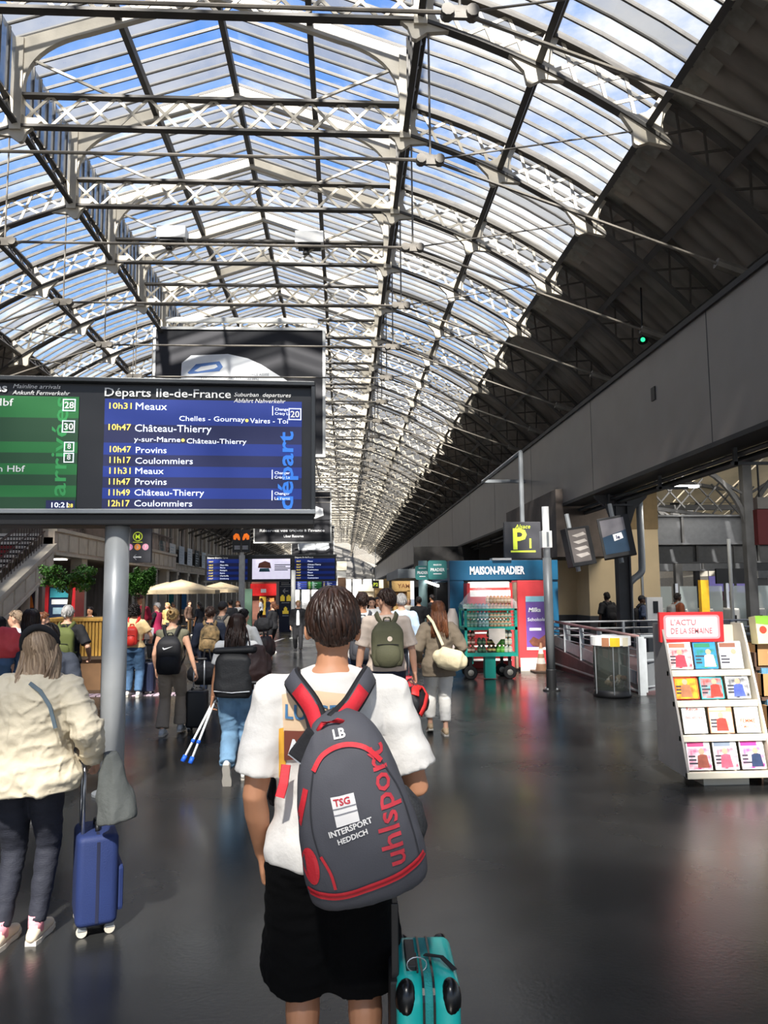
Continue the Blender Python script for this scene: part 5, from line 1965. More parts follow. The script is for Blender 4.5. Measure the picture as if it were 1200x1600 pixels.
# shop fronts, posters and doors under the gallery / left facade
for (px0, px1, py0, py1, Y, cc, nm, lab, cat_) in (
        (74, 114, 925, 985, 24.5, '#20304c', 'photo_booth', 'photo booth with red frame under the stairs', 'booth'),
        (38, 56, 921, 955, 24.2, '#3a3140', 'dark_poster', 'dark poster with a flame on the stair wall', 'poster'),
        (262, 272, 925, 955, 46, '#1d7c80', 'teal_shopfront', 'teal shop front panel under the parasols', 'shop'),
        (283, 292, 925, 952, 46, '#2b6a9c', 'blue_shopfront', 'narrow blue shop front panel right of the teal one', 'shop'),
        (246, 262, 912, 940, 47, '#9fb3b8', 'glass_shopfront', 'pale glazed shop front left of the teal panel', 'shop')):
    a, c = at(px0, py1, Y), at(px1, py0, Y)
    o = empty(nm, (a.x, Y, 0), 0, lab, cat_)
    w_ = c.x - a.x
    if nm == 'photo_booth':
        MB().bb((0, 0, 0), (w_, .8, 2.0)).obj('body', mat('booth blue', cc, .4), o)
        MB().bb((-.09, -.05, 0), (0.02, .8, 2.05)).bb((w_ - .02, -.05, 0), (w_ + .09, .8, 2.05)).obj('frame', mat('booth red', '#c8242c', .4), o)
        MB().bb((.05, -.02, 1.66), (w_ - .05, 0, 1.95)).obj('header', mat('booth teal', '#3c9aa8', .4), o)
        stripe(o, .1, w_ - .1, 1.45, 1.6, -.01, WHITEP, 'print'); stripe(o, .15, w_ - .15, 1.15, 1.35, -.01, mat('print pale blue', '#9fc0d0'), 'print')
    else:
        MB().bb((0, 0, max(0, a.z)), (w_, .12, c.z)).obj('panel', mat('front ' + cc, cc, .5, var=.15), o)
        MB().bb((-.04, -.04, 0), (0, .12, c.z + .04)).bb((w_, -.04, 0), (w_ + .04, .12, c.z + .04)).bb((0, -.04, c.z), (w_, .12, c.z + .06)).obj('frame', stone2, o)
        if nm == 'dark_poster':
            link('print', flat([(.1, a.z + .1), (.28, a.z + .1), (.24, a.z + .35), (.19, a.z + .5), (.14, a.z + .3)], -.01), mat('flame orange', '#d8762a'), o)
a = at(393, 945, 52); c = at(431, 920, 52)
o = empty('red_shop', (a.x, 52, 0), 0, 'bright red shop front with yellow poster beyond the green panel', 'shop')
w_ = c.x - a.x
MB().bb((0, 0, 0), (w_, 2.5, 2.55)).obj('body', mat('shop interior warm', '#8a5a4a', .6), o)
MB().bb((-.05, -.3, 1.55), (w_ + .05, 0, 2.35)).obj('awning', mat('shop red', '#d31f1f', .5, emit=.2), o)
stripe(o, w_ * .4, w_ * .62, 1.75, 2.0, -.31, WHITEP, 'lettering')
MB().bb((w_ * .35, -.35, .3), (w_ * .62, -.3, 1.5)).obj('poster', mat('yellow poster', '#f0c64a', .5), o)
MB().bb((w_ * .7, -.35, .3), (w_ * .95, -.3, 1.4)).obj('poster', mat('orange poster', '#f2a862', .5), o)
a, c = at(382, 980, 31), at(394, 920, 31)
o = empty('green_panel', (a.x, 31, 0), 0, 'plain grey green standing panel beside the white post', 'panel')
MB().bb((0, 0, .05), (c.x - a.x, .12, c.z)).obj('board', mat('grey green board', '#5c7a66', .6), o)
MB().bb((-.05, -.1, 0), (c.x - a.x + .05, .3, .05)).obj('foot', GREYM, o)
# terrace tables and chairs, low hedge of furniture
tb = mat('terrace table', '#5c4a3c', .6)
for i, (px_, Y) in enumerate(((255, 26.5), (310, 31.5), (332, 35), (285, 37.5))):
    a = at(px_, 925, Y)
    o = empty('cafe_table', (a.x, Y, 0), 0, 'small round cafe table on the terrace, ' + ['nearest of four', 'second nearest of four', 'third of four', 'farthest of four'][i], 'table', 'cafe tables on the terrace')
    MB().lathe([(.38, .70), (.38, .74)], seg=20).obj('top', tb, o)
    MB().lathe([(.2, 0), (.2, .02), (.03, .04), (.03, .7)], seg=12).obj('leg', DARKM, o)
    for j, sx in enumerate((-1, 1)):
        c = empty('cafe_chair', (a.x + sx * .7, Y, 0), 0, 'cane cafe chair ' + ('left' if sx < 0 else 'right') + ' of the ' + ['nearest', 'second nearest', 'third', 'farthest'][i] + ' terrace table', 'chair', 'cafe chairs on the terrace')
        MB().bb((-.22, -.2, .42), (.22, .2, .46)).obj('seat', mat('cane', '#b08a58', .7), c)
        MB().bb((sx * .2 - .02, -.2, .46), (sx * .2 + .02, .2, .85)).obj('backrest', mat('cane', ''), c)
        for qx in (-.2, .2):
            for qy in (-.18, .18):
                MB().tube([(qx, qy, 0), (qx * .9, qy * .9, .42)], .014, 6).obj('leg', DARKM, c)
# ================================================================== PEOPLE
SKIN = {'l': mat('light skin', '#d9a78a', .55, var=.06, scale=4), 't': mat('tanned skin', '#b98362', .55, var=.08, scale=4),
        'p': mat('pale skin', '#e2b8a0', .55, var=.06), 'd': mat('dark skin', '#4a3226', .55, var=.1)}


def hairm(name, c1, c2):
    return mat('hair ' + name, c1, .45, col2=c2, scale=9, island=.75, spec=.35)


HAIR = {'db': hairm('dark brown', '#140c09', '#38241b'), 'bk': hairm('black', '#0d0b0c', '#241b18'), 'br': hairm('chestnut', '#4a2a1a', '#8a5636'),
        'bl': hairm('blonde', '#a8824e', '#dcbd88'), 'gb': hairm('ash blonde', '#6e5a48', '#b29a80'), 'gy': hairm('grey', '#8e8a86', '#cfccc8')}


def ik(a, b, l1, l2, pole):
    a, b = V(a), V(b)
    d = b - a
    L_ = min(d.length, (l1 + l2) * .999)
    u = d.normalized()
    b = a + u * L_
    x = (l1 * l1 - l2 * l2 + L_ * L_) / (2 * L_)
    h = math.sqrt(max(0, l1 * l1 - x * x))
    p = V(pole)
    p = (p - u * p.dot(u))
    p.normalize()
    return a + u * x + p * h, b


def hand(mb, wr, d, n, sd, curl=.5, s=1.0):
    """wr wrist, d finger direction, n palm normal, sd side towards the thumb"""
    d = V(d).normalized(); n = V(n); n = (n - d * n.dot(d)).normalized(); sd_ = d.cross(n)
    if sd_.dot(V(sd)) < 0:
        sd_ = -sd_
    sd = sd_
    wr = V(wr)
    mb.tube([wr - d * .02 * s, wr + d * .02 * s, wr + d * .055 * s, wr + d * .09 * s], [(.027 * s, .019 * s), (.033 * s, .017 * s), (.041 * s, .016 * s), (.040 * s, .014 * s)], 10, xh=sd, rnd=True)
    for i, (o, l) in enumerate(((.030, .070), (.010, .078), (-.010, .073), (-.029, .057))):
        p = wr + d * .085 * s + sd * o * s
        a = 0
        pts = [p - d * .02 * s, p]
        for j, f in enumerate((.42, .32, .26)):
            a += curl * (.9, 1.1, .8)[j] * (1 + .1 * i)
            p = p + (d * math.cos(a) + n * math.sin(a)) * (l * f * s)
            pts.append(p)
        mb.tube(pts, [.010 * s, .0098 * s, .0092 * s, .0086 * s, .007 * s], 8, xh=sd, rnd=True)
    p = wr + d * .02 * s + sd * .028 * s
    t = (d * .7 + sd * .65 + n * .25).normalized()
    t2 = (d * .8 + sd * (.15 - curl * .3) + n * (.3 + curl * .4)).normalized()
    mb.tube([p - t * .01 * s, p + t * .035 * s, p + t * .035 * s + t2 * .032 * s, p + t * .035 * s + t2 * .058 * s], [.015 * s, .013 * s, .011 * s, .008 * s], 8, xh=n, rnd=True)


def shoe_mesh(up_c=None):
    m = MB()
    pts = [(0, -.085, .045), (0, -.05, .055), (0, .0, .06), (0, .06, .048), (0, .12, .036), (0, .165, .032)]
    m.tube(pts, [(.032, .035), (.037, .045), (.038, .05), (.043, .036), (.044, .026), (.032, .02)], 14, rnd=True)
    m.tube([(0, -.03, .05), (0, -.035, .10)], [(.038, .05), (.036, .045)], 12)
    s = MB()
    out = [(-.030, -.10), (.030, -.10), (.040, -.05), (.038, .02), (.050, .09), (.045, .15), (.022, .19), (-.022, .19), (-.045, .15), (-.048, .09), (-.036, .02), (-.040, -.05)]
    s.prism(out, 0, .026, 'z')
    return m, s


def xf(m, M):
    m.v = [M @ v for v in m.v]
    return m


def torso_rings(fem, e, z0, z1):
    prof = [(.80, .150, .100), (.86, .168, .118), (.93, .172 + .008 * fem, .125), (1.02, .150 - .012 * fem, .106), (1.12, .142 - .010 * fem, .104), (1.22, .158 - .006 * fem, .116), (1.32, .168 - .012 * fem, .122), (1.40, .165 - .018 * fem, .110), (1.455, .115, .082), (1.49, .070, .066)]
    out = []
    n = 14
    for i in range(n + 1):
        z = z0 + (z1 - z0) * i / n
        z_ = min(max(z, prof[0][0]), prof[-1][0])
        for a, b in zip(prof, prof[1:]):
            if a[0] <= z_ <= b[0]:
                t = (z_ - a[0]) / (b[0] - a[0])
                out.append((z, a[1] + (b[1] - a[1]) * t + e, a[2] + (b[2] - a[2]) * t + e))
                break
    return out


def hair_cap_r(phi):
    f = math.sin(phi)
    return math.radians(84 - 25 * max(f, 0) + 46 * max(-f, 0) ** .8)


def person(label, x, y, H=1.75, rz=0., fem=0, skin='l', hair=('short', 'db'), lf=(-.1, 0, 0), rf=(.1, 0, 0), lh=None, rh=None,
           lean=(0, 0), head=(0, 0, 0), top=None, bot=None, shoe='#e9e6e0', fat=1.0, vox=None, strands=120, lpitch=0., rpitch=0., ljk=None,
           arms=1.0, lpole=(-.5, -1, 0), rpole=(.5, -1, 0), curl=.5, hand_d=None, socks=None, face=False, extra=None, name='person', z=0., toe=0., sweep=0.):
    """faces local +Y. top=(mat,sleeve 0-2,loose,hem_z); bot=(mat,hem_z,loose,flare)"""
    root = empty(name, (x, y, z), rz, label, 'person')
    s = H / 1.75
    S = Matrix.Scale(s, 4)
    if vox is None:
        vox = max(.010, min(.022, y * .0011))
    lx, ly = lean

    def T(p):
        p = V(p)
        k = max(0, (p.z - .93) / .55)
        return V((p.x + lx * k, p.y + ly * k, p.z - (lx * lx + ly * ly) * k * .5))
    shw = .188 - .022 * fem
    hips = [V((-.092, 0, .90)), V((.092, 0, .90))]
    feet = [V((lf[0], lf[1], lf[2] + .085)), V((rf[0], rf[1], rf[2] + .085))]
    knees = []
    for i in (0, 1):
        k_, f_ = ik(hips[i], feet[i], .43, .42, (0.02 * (1 if i else -1), 1, 0.05))
        knees.append(k_); feet[i] = f_
    sh = [T((-shw, -.005, 1.395)), T((shw, -.005, 1.395))]
    dl, dr = lh or (-.26, .03, .86), rh or (.26, .03, .86)
    wr, el = [], []
    for i, (h_, p_) in enumerate(((dl, lpole), (dr, rpole))):
        e_, w_ = ik(sh[i], V(h_), .30 * arms, .255 * arms, p_)
        el.append(e_); wr.append(w_)
    HC = T((0, .018, 1.618)) + V((0, 0, 0))
    HR = Matrix.Rotation(head[0], 4, 'Z') @ Matrix.Rotation(head[1], 4, 'X') @ Matrix.Rotation(head[2], 4, 'Y')
    HM = Matrix.Translation(HC) @ HR
    B = MB()
    tr = torso_rings(fem, 0, .90 if bot else .80, 1.49)
    B.tube([T((0, 0, q[0])) for q in tr], [(q[1] * fat, q[2] * fat) for q in tr], 20)
    B.tube([T((0, -.012, 1.44)), T((0, -.006, 1.50)), HC + V((0, -.018, -.07)), HC + V((0, -.012, -.02))], [(.068, .062), (.054, .056), (.050, .054), (.05, .055)], 14, rnd=True)
    for i, sg in enumerate((-1, 1)):
        B.tube([T((sg * .05, -.01, 1.437)), T((sg * .12, -.008, 1.402)), sh[i]], [(.048, .048), (.05, .048), (.056, .056)], 12, xh=(0, 1, 0), rnd=True)
        a, e_, w_ = sh[i], el[i], wr[i]
        k_ = .9 if fem else 1.0
        B.tube([a, a.lerp(e_, .35), a.lerp(e_, .7), e_, e_.lerp(w_, .3), e_.lerp(w_, .7), w_], [(.054 * k_,) * 2, (.052 * k_,) * 2, (.044 * k_,) * 2, (.039 * k_,) * 2, (.041 * k_,) * 2, (.032 * k_,) * 2, (.026 * k_, .022 * k_)], 12, rnd=True)
        h_, kn, f_ = hips[i], knees[i], feet[i]
        lk_ = .8 if bot and bot[1] < .3 else 1.
        B.tube([h_ + V((0, 0, .02)), h_.lerp(kn, .3), h_.lerp(kn, .7), kn, kn.lerp(f_, .28) - V((0, .012 * lk_, 0)), kn.lerp(f_, .65), f_], [(.088, .09), (.08 * lk_, .086 * lk_), (.066 * lk_, .070 * lk_), (.055 * lk_, .058 * lk_), (.057 * lk_, .062 * lk_), (.042 * lk_, .046 * lk_), (.034, .038)], 14, rnd=True)
        B.ell((sg * .075, -.035, .90), (.08, .07, .09))
    hd = MB()
    hd.ell((0, -.012, .018), (.077, .097, .100), nu=20, nv=14)
    hd.ell((0, .022, -.050), (.060, .068, .066), nu=16, nv=10)
    hd.ell((0, .055, -.088), (.030, .028, .024))
    hd.tube([(0, .082, .015), (0, .103, -.022), (0, .098, -.035)], [(.008, .01), (.013, .011), (.012, .008)], 8, rnd=True)
    for sg in (-1, 1):
        hd.ell((sg * .083, -.006, -.014), (.013, .021, .033), Matrix.Rotation(sg * .25, 3, 'Z'), 10, 8)
        hd.ell((sg * .032, .070, -.028), (.02, .018, .02))
    hd.ell((0, .086, -.062), (.022, .010, .008))
    xf(hd, HM)
    B.v += []
    n0 = len(B.v)
    B.v += hd.v
    B.f += [[n0 + a for a in f] for f in hd.f]
    hn = MB()
    for i, sg in enumerate((-1, 1)):
        d_ = (wr[i] - el[i]).normalized()
        dd = V(hand_d[i]) if hand_d and hand_d[i] else d_
        tgt = B if vox < .0085 else hn
        hand(tgt, wr[i], dd, (-sg, -.1, 0), (0, 1, .1), curl, 1.0)
    B.v = [S @ v for v in B.v]
    bm_ = fuse(B, vox, 3, 'body')
    if hn.v:
        b2 = bmesh.new()
        b2.from_mesh(bm_)
        t_ = MB(); t_.v = [S @ v for v in hn.v]; t_.f = hn.f
        tm_ = t_.mesh()
        b2.from_mesh(tm_)
        b2.to_mesh(bm_)
        b2.free()
        bm_.polygons.foreach_set('use_smooth', [True] * len(bm_.polygons))
    body = link('body', bm_, SKIN[skin], root)
    out = {'root': root, 'body': body, 'T': T, 'S': S, 'sh': sh, 'el': el, 'wr': wr, 'HM': HM, 's': s, 'kn': knees, 'ft': feet}
    # face
    if face:
        e_ = MB(); m_ = MB()
        for sg in (-1, 1):
            e_.ell((sg * .032, .084, .004), (.012, .008, .007))
            m_.ell((sg * .032, .088, .020), (.018, .006, .004))
        m_.ell((0, .094, -.062), (.02, .005, .005))
        link('eyes', xf(xf(e_, HM), S).mesh(), mat('eye dark', '#1c1512', .2), root)
        link('brows_and_lips', xf(xf(m_, HM), S).mesh(), mat('brow and lip', '#6b3a30', .5), root)
    # ---- top
    if top:
        tm, sl, lo, hem = top[:4]
        A = MB()
        tr = torso_rings(fem, lo * .6, hem, 1.475)
        A.tube([T((0, -lo * .15, q[0])) for q in tr], [((q[1] + (lo * .9 * max(0, (1.25 - q[0]) / .4) ** .8)) * fat, (q[2] + lo * .5 * max(0, (1.25 - q[0]) / .4)) * fat) for q in tr], 24)
        for i, sg in enumerate((-1, 1)):
            A.tube([T((sg * .06, -.01, 1.445)), T((sg * .12, -.008, 1.408)), sh[i]], [(.047 + lo * .2,) * 2, (.054 + lo * .25,) * 2, (.066 + lo * .35,) * 2], 14, xh=(0, 1, 0), rnd=True)
            a, e_, w_ = sh[i], el[i], wr[i]
            if sl >= 1.5:
                A.tube([a, a.lerp(e_, .5), e_, e_.lerp(w_, .45), w_.lerp(e_, .08)], [.066 + lo * .5, .060 + lo * .7, .054 + lo * .7, .048 + lo * .6, .038 + lo * .5], 14, rnd=False)
            elif sl > 0:
                A.tube([a, a.lerp(e_, sl * .5), a.lerp(e_, sl)], [.062 + lo * .3, .062 + lo * .45, .062 + lo * .75], 14)
        A.v = [S @ v for v in A.v]
        am = fuse(A, max(vox, .0085), 5, 'top')
        wrinkle(am, .006 + lo * .14, 7, (1, 1, 1.5), seed=x * 3)
        out['top'] = link('top', am, tm, root)
    # ---- bottoms
    if bot:
        pm, hz, lo, fl_ = bot[:4]
        A = MB()
        tr = torso_rings(fem, .012, .84, 1.04)
        A.tube([T((0, 0, q[0])) for q in tr], [(q[1] * fat, q[2] * fat) for q in tr], 20)
        for i, sg in enumerate((-1, 1)):
            h_, kn, f_ = hips[i], knees[i], feet[i]
            A.ell((sg * .075, -.047, .90), (.095, .09, .105))
            full = [h_ + V((0, 0, .02)), h_.lerp(kn, .5), kn, kn.lerp(f_, .5), f_ + (kn - f_).normalized() * .02]
            rads = [(.100 + lo * .5, .106 + lo * .4), (.084 + lo * .8, .088 + lo * .8), (.062 + lo, .066 + lo), (.054 + lo + fl_ * .5, .06 + lo + fl_ * .5), (.042 + lo * .9 + fl_, .048 + lo * .9 + fl_)]
            if hz > .3:
                t = (h_.z - hz) / max(.01, h_.z - kn.z)
                t = min(t, 1.12)
                e2 = h_ + (kn - h_) * t
                full = [full[0], h_.lerp(e2, .5), e2]
                rads = [rads[0], (.088 + lo, .09 + lo), (.078 + lo * 1.5 + fl_, .085 + lo * 1.5 + fl_)]
            elif hz > .1:
                e2 = kn.lerp(f_, 1 - (hz - .08) / .42)
                full = full[:3] + [kn.lerp(e2, .5), e2]
            A.tube(full, rads, 16)
        A.v = [S @ v for v in A.v]
        pmesh = fuse(A, max(vox, .0085), 4, 'bottoms')
        wrinkle(pmesh, .005 + lo * .12, 9, (1, 1, 1.9), seed=x * 5 + 2)
        out['bot'] = link('shorts' if hz > .3 else 'trousers', pmesh, pm, root)
    # ---- socks, shoes
    shm = mat('shoe ' + shoe, shoe, .6, var=.1)
    for i, (pt, f_) in enumerate(((lpitch, feet[0]), (rpitch, feet[1]))):
        up, so = shoe_mesh()
        M = Matrix.Translation(f_ - Matrix.Rotation(pt, 3, 'X') @ V((0, -.03, .085))) @ Matrix.Rotation(pt, 4, 'X') @ Matrix.Rotation((toe if i == 0 else -toe), 4, 'Z')
        sh_ = link('shoe', xf(xf(up, M), S).mesh(), shm, root, smooth=True)
        link('sole', xf(xf(so, M), S).mesh(), mat('sole rubber', '#c9c2b6', .7) if shoe not in ('#16161a', '#1b1b1e') else RUBBER, sh_)
        if socks:
            link('sock', xf(MB().tube([f_ + V((0, 0, -.03)), f_ + V((0, 0, .06))], [(.041, .048), (.040, .044)], 14), S).mesh(), mat('sock ' + socks, socks, .8), root, smooth=True)
    # ---- hair
    st, hc = hair[:2]
    hl = hair[2] if len(hair) > 2 else .35
    hmm = HAIR[hc]
    hm_ = MB()
    r = random.Random(int(abs(x) * 1000) + 3)
    tilt = Matrix.Rotation(math.radians(14), 3, 'X')
    rx, ry, rz_ = .084, .106, .108
    c0 = V((0, -.014, .022))

    def sp(th, ph, k=1.0):
        return c0 + V((rx * k * math.sin(th) * math.cos(ph), ry * k * math.sin(th) * math.sin(ph), rz_ * k * math.cos(th)))
    # base shell
    nu, nv = 24, 9
    b0 = len(hm_.v)
    for j in range(nv + 1):
        for i in range(nu):
            ph = 2 * PI * i / nu
            th = hair_cap_r(ph) * j / nv
            p = sp(th, ph, 1.0 if j < nv else .93)
            hm_.v.append(p)
    for j in range(nv):
        for i in range(nu):
            i2 = (i + 1) % nu
            hm_.f.append([b0 + j * nu + i, b0 + (j + 1) * nu + i, b0 + (j + 1) * nu + i2, b0 + j * nu + i2])
    ns = strands
    if st in ('short', 'curly', 'cap'):
        for q in range(ns if st != 'cap' else 0):
            ph = r.random() * 2 * PI
            mx_ = hair_cap_r(ph)
            th0 = mx_ * r.random() ** .7 * .92
            ln = r.uniform(.55, 1.0) if st == 'short' else .3
            sw = r.uniform(-.05, .35)
            lift_ = r.uniform(0, .055)
            pts = []
            for k in range(5):
                t = k / 4
                th = min(th0 + ln * t, mx_ + .06)
                pts.append(sp(th, ph + sw * t, 1.0 + (.075 if st == 'curly' else .05) * math.sin(PI * t * .75) + lift_ + (r.uniform(0, .015) if st == 'curly' else 0)))
            w_ = r.uniform(.006, .011)
            if st == 'curly':
                pts = [p + V((r.gauss(0, .008), r.gauss(0, .008), r.gauss(0, .008))) for p in pts]
            hm_.tube(pts, [(w_ * .7, .003), (w_, .004), (w_, .004), (w_ * .7, .003), (.001, .001)], 5, xh=(math.sin(ph), -math.cos(ph), 0))
        if st == 'curly':
            for q in range(int(ns * 1.3)):
                ph = r.uniform(PI * .95, PI * 2.05)
                th = r.uniform(.2, 2.1)
                p = sp(th, ph, r.uniform(1.02, 1.28))
                pts = [p + V((.018 * math.cos(k * 1.7 + q), .018 * math.sin(k * 1.7 + q), -.012 * k)) for k in range(6)]
                hm_.tube(pts, [.007, .009, .009, .009, .008, .004], 5)
    elif st in ('long', 'tied'):
        back = HM.inverted()
        for q in range(ns):
            ph = r.uniform(PI * .93, PI * 2.07) if r.random() < .8 else r.uniform(0, 2 * PI)
            pts = []
            mx_ = math.radians(100) if math.sin(ph) < .35 else hair_cap_r(ph)
            phs = ph
            if math.sin(ph) > .0:
                phs = ph + (.5 if math.cos(ph) < 0 else -.5)
            for k in range(5):
                t = k / 4
                pts.append(sp(.1 + (mx_ - .1) * t, ph + (phs - ph) * t, 1.03 + .05 * math.sin(PI * t) + r.uniform(0, .03)))
            w_ = r.uniform(.010, .018) if ns < 300 else r.uniform(.006, .011)
            rad = [(w_ * .5, .003), (w_, .005), (w_, .006), (w_, .006), (w_, .006)]
            if math.sin(phs) < .45:
                e = pts[-1].copy()
                L2 = hl * r.uniform(.82, 1.05)
                sx = r.uniform(.6, 1.0)
                bk = -.150 + r.uniform(-.03, .015)
                seed = r.random() * 6
                for k in range(1, 8):
                    t = k / 7
                    yy = e.y + (min(bk, e.y) - e.y) * min(1, t * 2.2)
                    pts.append(V((e.x * (1 + .25 * t * sx) + sweep * t * t + .012 * math.sin(seed + t * 5), yy + .008 * math.sin(seed * 2 + t * 6), e.z - L2 * t)))
                    rad.append((w_ * (1.1 - .7 * t * t), .006 * (1.1 - t * .8)))
            hm_.tube(pts, rad, 5, xh=(1, 0, 0))
    elif st == 'bun':
        for q in range(ns):
            ph = r.random() * 2 * PI
            mx_ = hair_cap_r(ph)
            tgt = V((0, -.105, .06))
            a_ = sp(mx_ * r.uniform(.6, 1), ph, 1.01)
            pts = []
            for k in range(5):
                t = k / 4
                p = a_.lerp(tgt, t) - c0
                p = c0 + V((p.x / rx, p.y / ry, p.z / rz_)).normalized().to_3d() * 1.0 * 1.0
                p = c0 + V(((p - c0).x * rx, (p - c0).y * ry, (p - c0).z * rz_)) * 1.03
                pts.append(p)
            hm_.tube(pts, [(.006, .003), (.009, .004), (.009, .004), (.008, .004), (.004, .003)], 5)
        for q in range(26):
            a0_ = r.random() * 6.28
            R3 = Matrix.Rotation(r.random() * 6.28, 3, 'Y') @ Matrix.Rotation(r.random() * .8, 3, 'X')
            pts = [V((0, -.135, .075)) + R3 @ V((.036 * math.cos(a0_ + k * .7), .012 * math.sin(k), .036 * math.sin(a0_ + k * .7))) for k in range(7)]
            hm_.tube(pts, [.009, .011, .012, .012, .012, .011, .006], 5)
    xf(xf(hm_, HM), S)
    out['hair'] = link('hair', hm_.mesh('hair'), hmm, root, smooth=True)
    if st == 'cap':
        cm = MB()
        for j in range(7):
            for i in range(20):
                ph = 2 * PI * i / 20
                th = math.radians(88) * j / 6
                cm.v.append(c0 + V((.090 * math.sin(th) * math.cos(ph), .110 * math.sin(th) * math.sin(ph), .112 * math.cos(th))))
        for j in range(6):
            for i in range(20):
                cm.f.append([j * 20 + i, (j + 1) * 20 + i, (j + 1) * 20 + (i + 1) % 20, j * 20 + (i + 1) % 20])
        cm.prism([(-.07, .07), (-.05, .15), (0, .175), (.05, .15), (.07, .07)], .02, .03, 'z')
        xf(xf(cm, HM), S)
        link('cap', cm.mesh('cap'), mat('cap ' + hair[2], hair[2], .8), root, smooth=True)
    return out


# ------------------------------------------------------------------ bags
def ruck(label, P, mt, w=.30, h=.46, d=.17, pocket=None, strap_m=None, cy=None, top_z=None, logo=None, roll=False, rot=0., shx=.105, name='backpack', sq=3.0, parent_rz=None):
    """backpack on person P; local frame = the person's, +Y is forward"""
    s = P['s']
    root = P['root']
    o = empty(name, tuple(root.location), root.rotation_euler.z, label, 'backpack')
    T = P['T']
    tz_ = top_z if top_z else 1.42
    yb = -.125 if cy is None else cy
    strap_m = strap_m or mt
    m = MB()
    n = 28
    rings = []
    for k in range(13):
        t = k / 12
        z = tz_ - h + h * t
        f = 1.0
        if t < .12:
            f = .86 + .14 * (t / .12)
        ft = (1 - max(0, (t - .72) / .28) ** 2.2 * .45)
        wd = w / 2 * f * ft
        dp = d * f * (1 - .12 * t) * (1 - max(0, (t - .8) / .2) ** 2 * .5)
        rings.append((z, wd, dp))
    for z, wd, dp in rings:
        c = T((0, 0, z))
        for i in range(n):
            q = 2 * PI * i / n
            cx_, sy_ = math.cos(q), math.sin(q)
            px = math.copysign(abs(cx_) ** (2 / sq), cx_) * wd
            py = math.copysign(abs(sy_) ** (2 / sq), sy_) * dp / 2
            m.v.append(V((c.x + px, c.y + yb - dp / 2 + py, c.z)))
    for k in range(12):
        for i in range(n):
            m.f.append([k * n + i, k * n + (i + 1) % n, (k + 1) * n + (i + 1) % n, (k + 1) * n + i])
    c = T((0, 0, tz_ + .012))
    m.v.append(V((c.x, c.y + yb - d * .25, c.z)))
    a_ = len(m.v) - 1
    for i in range(n):
        m.f.append([12 * n + i, 12 * n + (i + 1) % n, a_])
    m.f.append([i for i in range(n)][::-1])
    piv = T((0, yb, tz_ - h / 2))
    RM = Matrix.Translation(piv) @ Matrix.Rotation(rot, 4, 'Y') @ Matrix.Translation(-piv)
    xf(xf(m, RM), P['S'])
    bm_ = m.mesh('body')
    b2 = bmesh.new(); b2.from_mesh(bm_); bmesh.ops.subdivide_edges(b2, edges=b2.edges, cuts=1, use_grid_fill=True); b2.to_mesh(bm_); b2.free()
    wrinkle(bm_, .005, 9, (1, 1, 1))
    body = link('body', bm_, mt, o, smooth=True)
    pm = pocket or mt
    if not roll:
        pk = MB()
        zc = tz_ - h * .70
        pk.tube([T((0, yb - d * .72, zc - h * .24)), T((0, yb - d * .86, zc - h * .12)), T((0, yb - d * .88, zc + h * .08)), T((0, yb - d * .80, zc + h * .17))], [(w * .34, .045), (w * .40, .05), (w * .38, .05), (w * .30, .03)], 18, rnd=True)
        xf(xf(pk, RM), P['S'])
        link('front_pocket', pk.mesh(), pm, o, smooth=True)
        zp = MB()
        pts = [T((w * .36 * math.sin(a), yb - d * .93 - .006, zc + h * .19 + .01 * math.cos(a))) for a in [(-1 + 2 * k / 8) * 1.2 for k in range(9)]]
        zp.tube(pts, .004, 5)
        xf(xf(zp, RM), P['S'])
        link('zipper', zp.mesh(), BLACKF, o)
    else:
        rl = MB()
        rl.tube([T((-w * .50, yb - d * .4, tz_ - .01)), T((w * .46, yb - d * .4, tz_ + .02))], [(.035, .06), (.045, .07)], 14, xh=(0, 0, 1), rnd=True)
        xf(xf(rl, RM), P['S'])
        link('rolled_top', rl.mesh(), mt, o, smooth=True)
        li = MB().tube([T((-w * .46, yb - d * .96, tz_ - h * .86)), T((0, yb - d * 1.04, tz_ - h * .88)), T((w * .46, yb - d * .96, tz_ - h * .84))], .005, 5)
        xf(xf(li, RM), P['S'])
        link('reflective_line', li.mesh(), mat('silver reflective', '#c9ccd0', .3), o)
    hd = MB().tube([tuple(p) for p in spl([tuple(T((-.035, yb - .02, tz_))), tuple(T((-.03, yb - .03, tz_ + .045))), tuple(T((.03, yb - .03, tz_ + .045))), tuple(T((.035, yb - .02, tz_)))], 3)], .009, 6)
    xf(xf(hd, RM), P['S'])
    link('grab_handle', hd.mesh(), strap_m, o, smooth=True)
    for sg in (-1, 1):
        a = RM @ T((sg * .055, yb + .0, tz_ - .02))
        pts = [tuple(a), tuple(T((sg * shx * .85, -.095, 1.44))), tuple(T((sg * shx, -.02, 1.488))), tuple(T((sg * shx, .07, 1.45))), tuple(T((sg * shx * 1.1, .135, 1.36))), tuple(T((sg * shx * 1.35, .12, 1.2))), tuple(T((sg * .17, .0, 1.08))), tuple(RM @ T((sg * w * .42, yb, tz_ - h * .8)))]
        pts = spl(pts, 4)
        cen = T((0, 0, 1.25))
        nr = [((V(p) - V((cen.x, cen.y, min(p[2], 1.40))))).normalized() for p in pts]
        st = MB().ribbon([P['S'] @ V(p) for p in pts], nr, [.055 * s] * (len(pts) - 6) + [.03 * s] * 6, .012 * s)
        link('shoulder_strap', st.mesh(), strap_m, o, smooth=True)
